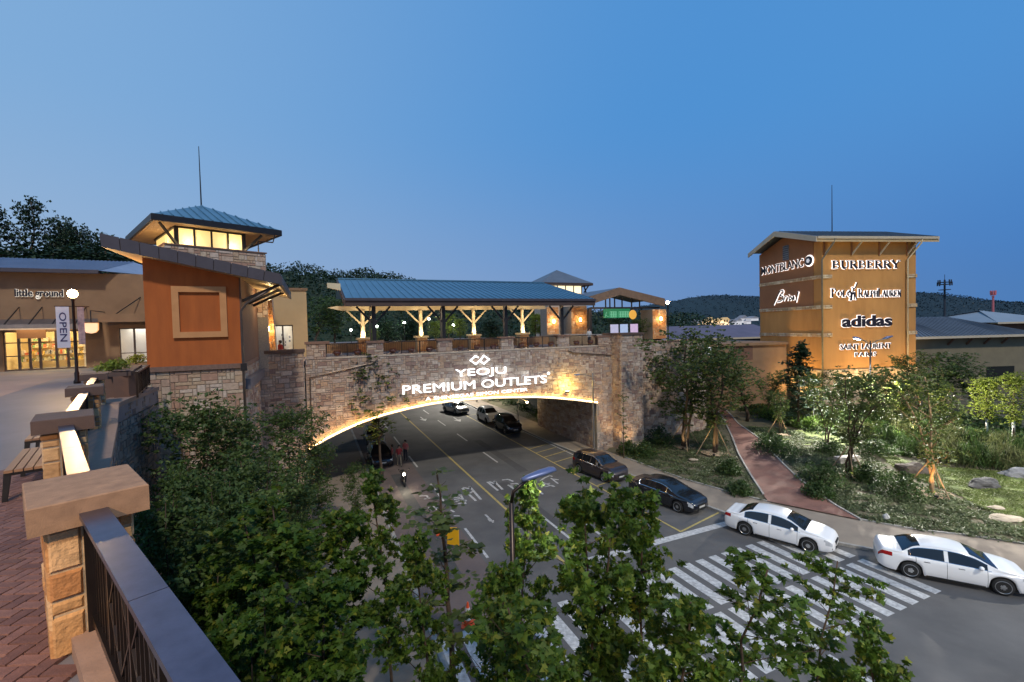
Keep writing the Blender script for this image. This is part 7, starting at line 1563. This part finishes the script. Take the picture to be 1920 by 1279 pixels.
            for k in range(spokes):
                a = k * 2 * PI / spokes; rim.beam((ax + .03 * math.cos(a), yc + sd * .105, rr + .03 * math.sin(a)), (ax + (rr - .10) * math.cos(a), yc + sd * .09, rr + (rr - .10) * math.sin(a)), .035 if spokes > 6 else .075, .02, up=(0, 1, 0))
            rim.lathe([(.05, sd * .08), (.05, sd * .118), (.02, sd * .122)], c=(ax, yc, rr), n=12, axis='y'); rim.obj('rim', m_rim, t_)
            q = MB(); q.lathe([(rr - .1, sd * .02), (rr - .1, sd * .045)], c=(ax, yc, rr), n=20, axis='y'); q.obj('brake_disc', m_black, t_)
    return root
car('white sedan parked on the crossing edge, nearer the red path', (1514, 1035), (1396, 1003), m_carwhite, 'sedan', 4.85, spokes=10, chrome=True)
car('white sedan nearest the camera at the right edge of the road', (1871, 1114), (1711, 1083), m_carwhite, 'sedan', 4.83, spokes=5, chrome=True)
car('black sedan with chrome window trim parked behind the white sedans', (1276, 962), (1195, 932), m_carblack, 'sedan', 4.86, chrome=True, spokes=8)
car('dark brown compact suv parked below the right bridge pier', (1133, 904), (1086, 886), m_carbrown, 'suv', 4.41, spokes=6, chrome=True)
def fbp(s, b): return FB.w(s, b)[:2]
dd = tuple(-FB.Y)
car('black suv parked under the bridge, nearest of the three far cars', None, None, m_carblack, 'suv', 4.4, pos=(fbp(-4.15, 11.6), dd), group='cars parked beyond the bridge')
car('white hatchback parked beyond the bridge, middle of the three far cars', None, None, m_carwhite, 'suv', 4.3, pos=(fbp(-4.2, 17.2), dd), group='cars parked beyond the bridge')
car('silver car standing farthest beyond the arch', None, None, m_carsilver, 'sedan', 4.7, pos=(fbp(-6.1, 24.5), (dd[0] + .25, dd[1])), group='cars parked beyond the bridge')
x, y = G(712, 866); car('dark car half hidden behind branches left of the three people', None, None, m_carblack, 'hatch', 4.2, pos=((x, y), dd), group='cars parked on the left side')
x, y = G(700, 838); car('silver dark windowed car behind the dark car on the left', None, None, m_carsilver, 'hatch', 4.2, pos=((x - .6, y + 2.2), dd), group='cars parked on the left side')

# ------------------------------------------------------------------ people
def person(label, loc, face, shirt, trousers, h=1.72, pose='stand', hair=m_hair):
    """one skinned figure; cloth and skin are its colours by body zone, hair is a child"""
    x, y, z = loc; s = h / 1.72; st = {'stand': (0.0, 0.0), 'walk': (.22, -.22)}[pose]
    J = {'pel': (0, 0, .95), 'wai': (0, 0, 1.10), 'che': (0, .02, 1.32), 'nek': (0, .0, 1.48), 'hd0': (0, .02, 1.58), 'hd1': (0, .02, 1.68),
         'hipL': (-.09, 0, .90), 'hipR': (.09, 0, .90), 'kneL': (-.10, st[0] * .6 + .02, .49), 'kneR': (.10, st[1] * .6 + .02, .49), 'ankL': (-.11, st[0] - .02, .09), 'ankR': (.11, st[1] - .02, .09), 'toeL': (-.12, st[0] + .14, .035), 'toeR': (.12, st[1] + .14, .035),
         'shL': (-.18, 0, 1.41), 'shR': (.18, 0, 1.41), 'elL': (-.25, -.02 - st[0] * .3, 1.13), 'elR': (.25, -.02 - st[1] * .3, 1.13), 'haL': (-.26, .08 - st[0] * .5, .88), 'haR': (.26, .08 - st[1] * .5, .88), 'fiL': (-.26, .11 - st[0] * .5, .79), 'fiR': (.26, .11 - st[1] * .5, .79)}
    Rr = dict(pel=.15, wai=.125, che=.155, nek=.055, hd0=.085, hd1=.09, hipL=.095, hipR=.095, kneL=.06, kneR=.06, ankL=.045, ankR=.045, toeL=.04, toeR=.04, shL=.065, shR=.065, elL=.042, elR=.042, haL=.03, haR=.03, fiL=.025, fiR=.025)
    E_ = [('pel', 'wai'), ('wai', 'che'), ('che', 'nek'), ('nek', 'hd0'), ('hd0', 'hd1'), ('pel', 'hipL'), ('pel', 'hipR'), ('hipL', 'kneL'), ('hipR', 'kneR'), ('kneL', 'ankL'), ('kneR', 'ankR'), ('ankL', 'toeL'), ('ankR', 'toeR'), ('che', 'shL'), ('che', 'shR'), ('shL', 'elL'), ('shR', 'elR'), ('elL', 'haL'), ('elR', 'haR'), ('haL', 'fiL'), ('haR', 'fiR')]
    names = list(J); me = bpy.data.meshes.new('person'); me.from_pydata([tuple(c * s for c in J[n]) for n in names], [(names.index(a), names.index(b)) for a, b in E_], [])
    o = bpy.data.objects.new('t', me); col.objects.link(o); md = o.modifiers.new('s', 'SKIN')
    for i, n in enumerate(names): me.skin_vertices[0].data[i].radius = (Rr[n] * s * (1.15 if n in ('che', 'pel', 'wai') else 1), Rr[n] * s * (.8 if n in ('che', 'pel', 'wai') else 1)); me.skin_vertices[0].data[i].use_root = (n == 'pel')
    o.modifiers.new('u', 'SUBSURF').levels = 1; dg = bpy.context.evaluated_depsgraph_get(); m2 = bpy.data.meshes.new_from_object(o.evaluated_get(dg)); bpy.data.objects.remove(o)
    for m_ in (m_skin, shirt, trousers, m_black): m2.materials.append(m_)
    for p in m2.polygons:
        c = p.center / s; i = 0
        if c.z < .09: i = 3
        elif c.z < .97 and abs(c.x) < .2: i = 2
        elif c.z < 1.46 and (c.z > 1.12 or abs(c.x) < .2): i = 1
        p.material_index = i; p.use_smooth = True
    r = link('person', m2); r.location = (x, y, z); r.rotation_euler = (0, 0, face); tag(r, label, 'person')
    q = MB(); q.lathe([(.02, 1.75), (.07, 1.74), (.10, 1.68), (.102, 1.62), (.09, 1.55)], c=(0, -.012, 0), n=12); q.v = [(a * s, b * s, c * s) for a, b, c in q.v]; q.sm = True; q.obj('hair', hair, r)
    q = MB(); q.lathe([(.012, 0), (.004, .025)], c=(0, .105 * s, 1.62 * s), n=6, axis='y'); q.obj('nose', m_skin, r); return r
def gp(px, py, z=0): x, y = G(px, py, z); return (x, y, z)
person('person in a red top bending to the dark parked car', gp(736, 872), FB.a + PI / 2, m_pink, m_darkcloth, 1.68)
person('person in a red top and pale trousers in the middle of the group', gp(749, 874), FB.a + PI, m_red, m_khaki, 1.7, 'walk')
person('person in a pink red top and dark trousers right in the group', gp(761, 864), FB.a + 2.4, m_pink, m_darkcloth, 1.75)
a_ = FB.w(-.55, .95); person('person in a white top leaning at the bridge railing right end', (a_[0], a_[1], 9.06), FB.a + PI, m_whitecloth, m_darkcloth, 1.7)
x, z = FP.hit(525, 640, 9.0); a_ = FP.w(x, 9.0); person('person in a red coat on the plaza by the beige shop window', (a_[0], a_[1], PZ), 2.6, m_red, m_red, 1.7)

# scooter with its head lamp on
x, y = G(757, 908); sc_ = thing('scooter', 'small dark scooter facing the camera with a bright head lamp', 'scooter', (x, y, 0.004), math.atan2(-y, -x) + .1)
for xx in (.58, -.58): q = MB(); q.lathe([(.14, -.05), (.22, -.045), (.235, 0), (.22, .045), (.14, .05)], c=(xx, 0, .235), n=18, axis='y'); q.obj('wheel', m_tyre, sc_)
q = MB(); q.hexa([(-.85, -.14, .42), (-.1, -.15, .32), (-.1, .15, .32), (-.85, .14, .42), (-.85, -.12, .74), (-.15, -.14, .72), (-.15, .14, .72), (-.85, .12, .74)]); q.box(-.12, .34, -.15, .15, .26, .34); q.hexa([(.3, -.17, .26), (.42, -.12, .26), (.42, .12, .26), (.3, .17, .26), (.42, -.2, .95), (.5, -.1, .98), (.5, .1, .98), (.42, .2, .95)]); q.obj('body', m_carblack, sc_)
q = MB(); q.box(-.8, -.12, -.13, .13, .745, .82); q.obj('seat', m_black, sc_); q = MB(); q.tube([(.42, -.34, 1.06), (.46, 0, 1.0), (.42, .34, 1.06)], .018, 6); q.tube([(.46, 0, 1.0), (.6, 0, .24)], .03, 6); q.obj('handlebar', m_darkmetal, sc_)
q = MB(); q.lathe([(.085, .50), (.08, .56), (.03, .58)], c=(0, 0, .86), n=12, axis='x'); q.obj('head_lamp', emis('scooter_lamp', (1, .82, .55), 160), sc_); lamp('SPOT', (.75, 0, .86), 60, (1, .85, .6), sc_, .08, target=(4, 0, 0), spot=100, blend=.9)
for sd in (-1, 1): q = MB(); q.tube([(.44, sd * .3, 1.05), (.46, sd * .34, 1.2)], .008, 4); q.lathe([(.05, 0), (.05, .01)], c=(.45, sd * .35, 1.22), n=10, axis='x'); q.obj('mirror', m_black, sc_)

# cones, yellow board
def cone(label, px, py, s=1.0):
    x, y = G(px, py); r = thing('traffic_cone', label, 'cone', (x, y, .004), 0, 'traffic cones by the road'); q = MB(); q.box(-.2, .2, -.2, .2, 0, .035); q.obj('base', m_cone, r)
    q = MB(); q.lathe([(.15, .035), (.024, .72)], n=16); q.obj('body', m_cone, r); mr_ = mat('reflective', (.7, .7, .7), rough=.4, scale=4)
    for a, b in ((.2, .32), (.44, .55)): q = MB(); q.lathe([(.154 - .184 * (a - .035), a), (.154 - .184 * (b - .035), b)], n=16); q.obj('reflective_band', mr_, r); r.scale = (s, s, s)
cone('orange traffic cone with white bands beside the yellow board', 829, 1001, 1.35); cone('orange traffic cone lower down, half hidden by leaves', 878, 1172, 1.2)
x, y = G(850, 1032); r = thing('warning_board', 'yellow road warning board standing behind the foreground leaves', 'sign', (x, y, 0), math.radians(-20)); q = MB(); q.prism([(-.33, .28), (.33, .28), (.33, 1.05), (.2, 1.18), (-.33, 1.1)], lambda u, v, w_: (u, w_, v), -.02, .02); q.obj('board', mat('board_yellow', (.8, .42, .01), (.76, .4, .01), rough=.5, scale=4), r)  # plain yellow board colour, no glow
q = MB()
for xx in (-.28, .28): q.beam((xx, 0, .28), (xx, -.25, 0), .03); q.beam((xx, 0, .28), (xx, .25, 0), .03)
q.obj('foot', m_darkmetal, r)

# street lamp whose head is seen from above, right of the narrow maple
hx_, hy_ = 1.02, 9.3
d = ray(1012, 889); t = 9.6 / d.y; hp = Vector((d.x * t, 9.6, CAM_Z + d.z * t)); base = Vector((hp.x - .62, hp.y - .25, .05))
r = thing('street_lamp', 'street lamp with long blue grey head seen from above among the maples', 'street lamp', base, 0, None)
rel = hp - base; q = MB(); q.lathe([(.08, 0), (.07, 1), (.05, rel.z - .5)], n=10); q.sm = True; q.obj('pole', m_bronze, r)
q = MB(); q.tube([(0, 0, rel.z - .55), (.05, .02, rel.z - .28), tuple(rel * 1.0 - Vector((.25, .1, .06)))], .04, 8); q.sm = True; q.obj('arm', m_bronze, r)
dr_ = Vector((rel.x, rel.y, .12)).normalized(); sd_ = dr_.cross(Vector((0, 0, 1))).normalized(); up_ = sd_.cross(dr_); q = MB(); rings = []
for t_, w_, h_ in ((-.42, .05, .05), (-.30, .085, .07), (0, .12, .085), (.26, .12, .075), (.36, .10, .04)):
    c = rel + dr_ * t_; rings.append([c + sd_ * w_ * math.cos(a) + up_ * h_ * max(-.35, math.sin(a)) for a in np.linspace(0, 2 * PI, 13)[:-1]])
q.add([p for g_ in rings for p in g_], [(i * 12 + k, i * 12 + (k + 1) % 12, (i + 1) * 12 + (k + 1) % 12, (i + 1) * 12 + k) for i in range(4) for k in range(12)] + [tuple(range(12))[::-1], tuple(range(48, 60))]); q.sm = True; q.obj('lamp_head', m_blue, r)
c = rel + up_ * -.034; q = MB(); q.beam(c - dr_ * .16, c + dr_ * .2, .10, .016); q.obj('lens', emis('street_lens', (1, .95, .85), 3), r)
lamp('SPOT', tuple(c - up_ * .12), 55, (1, .94, .84), r, .12, target=tuple(c + Vector((2.0, 5.0, -8))), spot=150, blend=.6)

# double headed street lamp in the garden
x, y, z = GT(1632, 792); r = thing('street_lamp', 'double headed street lamp in front of the tower, left head lit', 'street lamp', (x, y, z), 0, None); hh = CAM_Z + ray(1628, 640).z * (y / ray(1628, 640).y) - z
q = MB(); q.lathe([(.13, 0), (.1, 1), (.06, hh)], n=10); q.sm = True; q.obj('pole', m_darkmetal, r)
for sd in (-1, 1):
    q = MB(); q.tube([(0, 0, hh - .3), (sd * .6, -.1, hh + .05), (sd * 1.1, -.2, hh + .2)], .04, 6); q.obj('arm', m_steel, r)
    q = MB(); q.tube([(sd * 1.0, -.2, hh + .18), (sd * 1.4, -.25, hh + .32), (sd * 1.9, -.3, hh + .45)], [.06, .14, .06], 8); q.sm = True; q.obj('lamp_head', m_blue, r)
q = MB(); q.beam((-1.2, -.24, hh + .15), (-1.75, -.3, hh + .29), .2, .03); q.obj('lens', emis('street_lens2', (1, .97, .88), 30), r)
lamp('SPOT', (-1.6, -.45, hh + .0), 11000, (1, .95, .84), r, .15, target=(-3.5, -12, -hh), spot=122, blend=.6)
# street lamps standing outside the frame along the right kerb, the road light in the photo comes from them
for s_, b_, pw in ((14.5, -27, 2600), (-16.5, -38, 1600)):
    x, y, _ = FB.w(s_, b_); r = thing('street_lamp', 'street lamp beside the road outside the frame, %s' % ('right' if s_ > 0 else 'left'), 'street lamp', (x, y, .1), FB.a, None); q = MB(); q.lathe([(.13, 0), (.1, 1), (.06, 9)], n=10); q.obj('pole', m_steel, r)
    sg_ = -1 if s_ > 0 else 1; q = MB(); q.tube([(0, 0, 8.9), (sg_ * .8, 0, 9.3), (sg_ * 1.6, 0, 9.4)], .04, 6); q.obj('arm', m_steel, r); q = MB(); q.box(min(sg_ * 1.2, sg_ * 2), max(sg_ * 1.2, sg_ * 2), -.15, .15, 9.38, 9.5); q.obj('lamp_head', m_blue, r)
    lamp('SPOT', (sg_ * 1.6, 0, 9.3), pw, (1, .94, .82), r, .15, target=(sg_ * 5, 3, 0), spot=150, blend=.6)
# small lamp under the arch; unseen street lamp added beyond to lighten the arch
x, y = G(972, 795, .12); r = thing('street_lamp', 'low garden lamp with slanting arm seen under the arch', 'street lamp', (x, y, .1), FB.a, None)
q = MB(); q.tube([(0, 0, 0), (0, 0, 3.1)], .05, 6); q.obj('pole', m_steel, r); q = MB(); q.beam((0, 0, 3.1), (1.0, -.2, 2.5), .06); q.obj('arm', m_cream, r); q = MB(); q.lathe([(.04, 2.3), (.12, 2.36), (.12, 2.46), (.04, 2.52)], c=(1.05, -.2, 0), n=10); q.obj('lamp_globe', emis('arch_lamp', (1, .72, .35), 30), r); lamp('POINT', (1.05, -.55, 2.3), 30, (1, .75, .4), r, .1)
x, y, _ = FB.w(-1.2, 30); r = thing('street_lamp', 'added street lamp beyond the bridge, unseen behind the deck', 'street lamp', (x, y, .1), FB.a, None); q = MB(); q.lathe([(.13, 0), (.06, 8)], n=10); q.obj('pole', m_steel, r); lamp('SPOT', (-1.5, 0, 8), 3200, (1, .94, .82), r, .15, target=(-4, 0, 0), spot=150, blend=.6)
# shrubs on the far bank under the arch
for i, (px, py, rx_, h_) in enumerate(((985, 770, 1.5, 1.0), (1008, 782, 1.4, 1.2), (960, 760, 1.6, .9), (1020, 792, 1.1, 1.0), (940, 752, 1.8, 1.2))):
    x, y = G(px, py, .1); shrub('green shrub on the far bank seen under the arch, %s' % ('middle', 'right of the slanting lamp', 'left of the middle one', 'rightmost', 'leftmost')[i], x, y, .1, rx_, h_, L_bush, 900, .14, seed=120 + i, grp='shrubs under the arch')

m_patch = mat('asphalt_repair', (.072, .071, .072), (.05, .05, .052), rough=.85, scale=1.5, bump=.25, bscale=90, detail=9)
for s0, s1, b0, b1 in ((-11.9, -10.6, -12.0, -3.5), (-2.0, 1.6, -28.6, -27.3), (-8.9, -8.2, -2, 9), (4.0, 9.5, -31.5, -30.7), (-17.9, -17.2, -14, 2)):
    q = MB(); q.add([FB.w(s0, b0, .0055), FB.w(s1, b0, .0055), FB.w(s1, b1, .0055), FB.w(s0, b1, .0055)], [(0, 1, 2, 3)]); structure(q, 'asphalt_repair', m_patch)
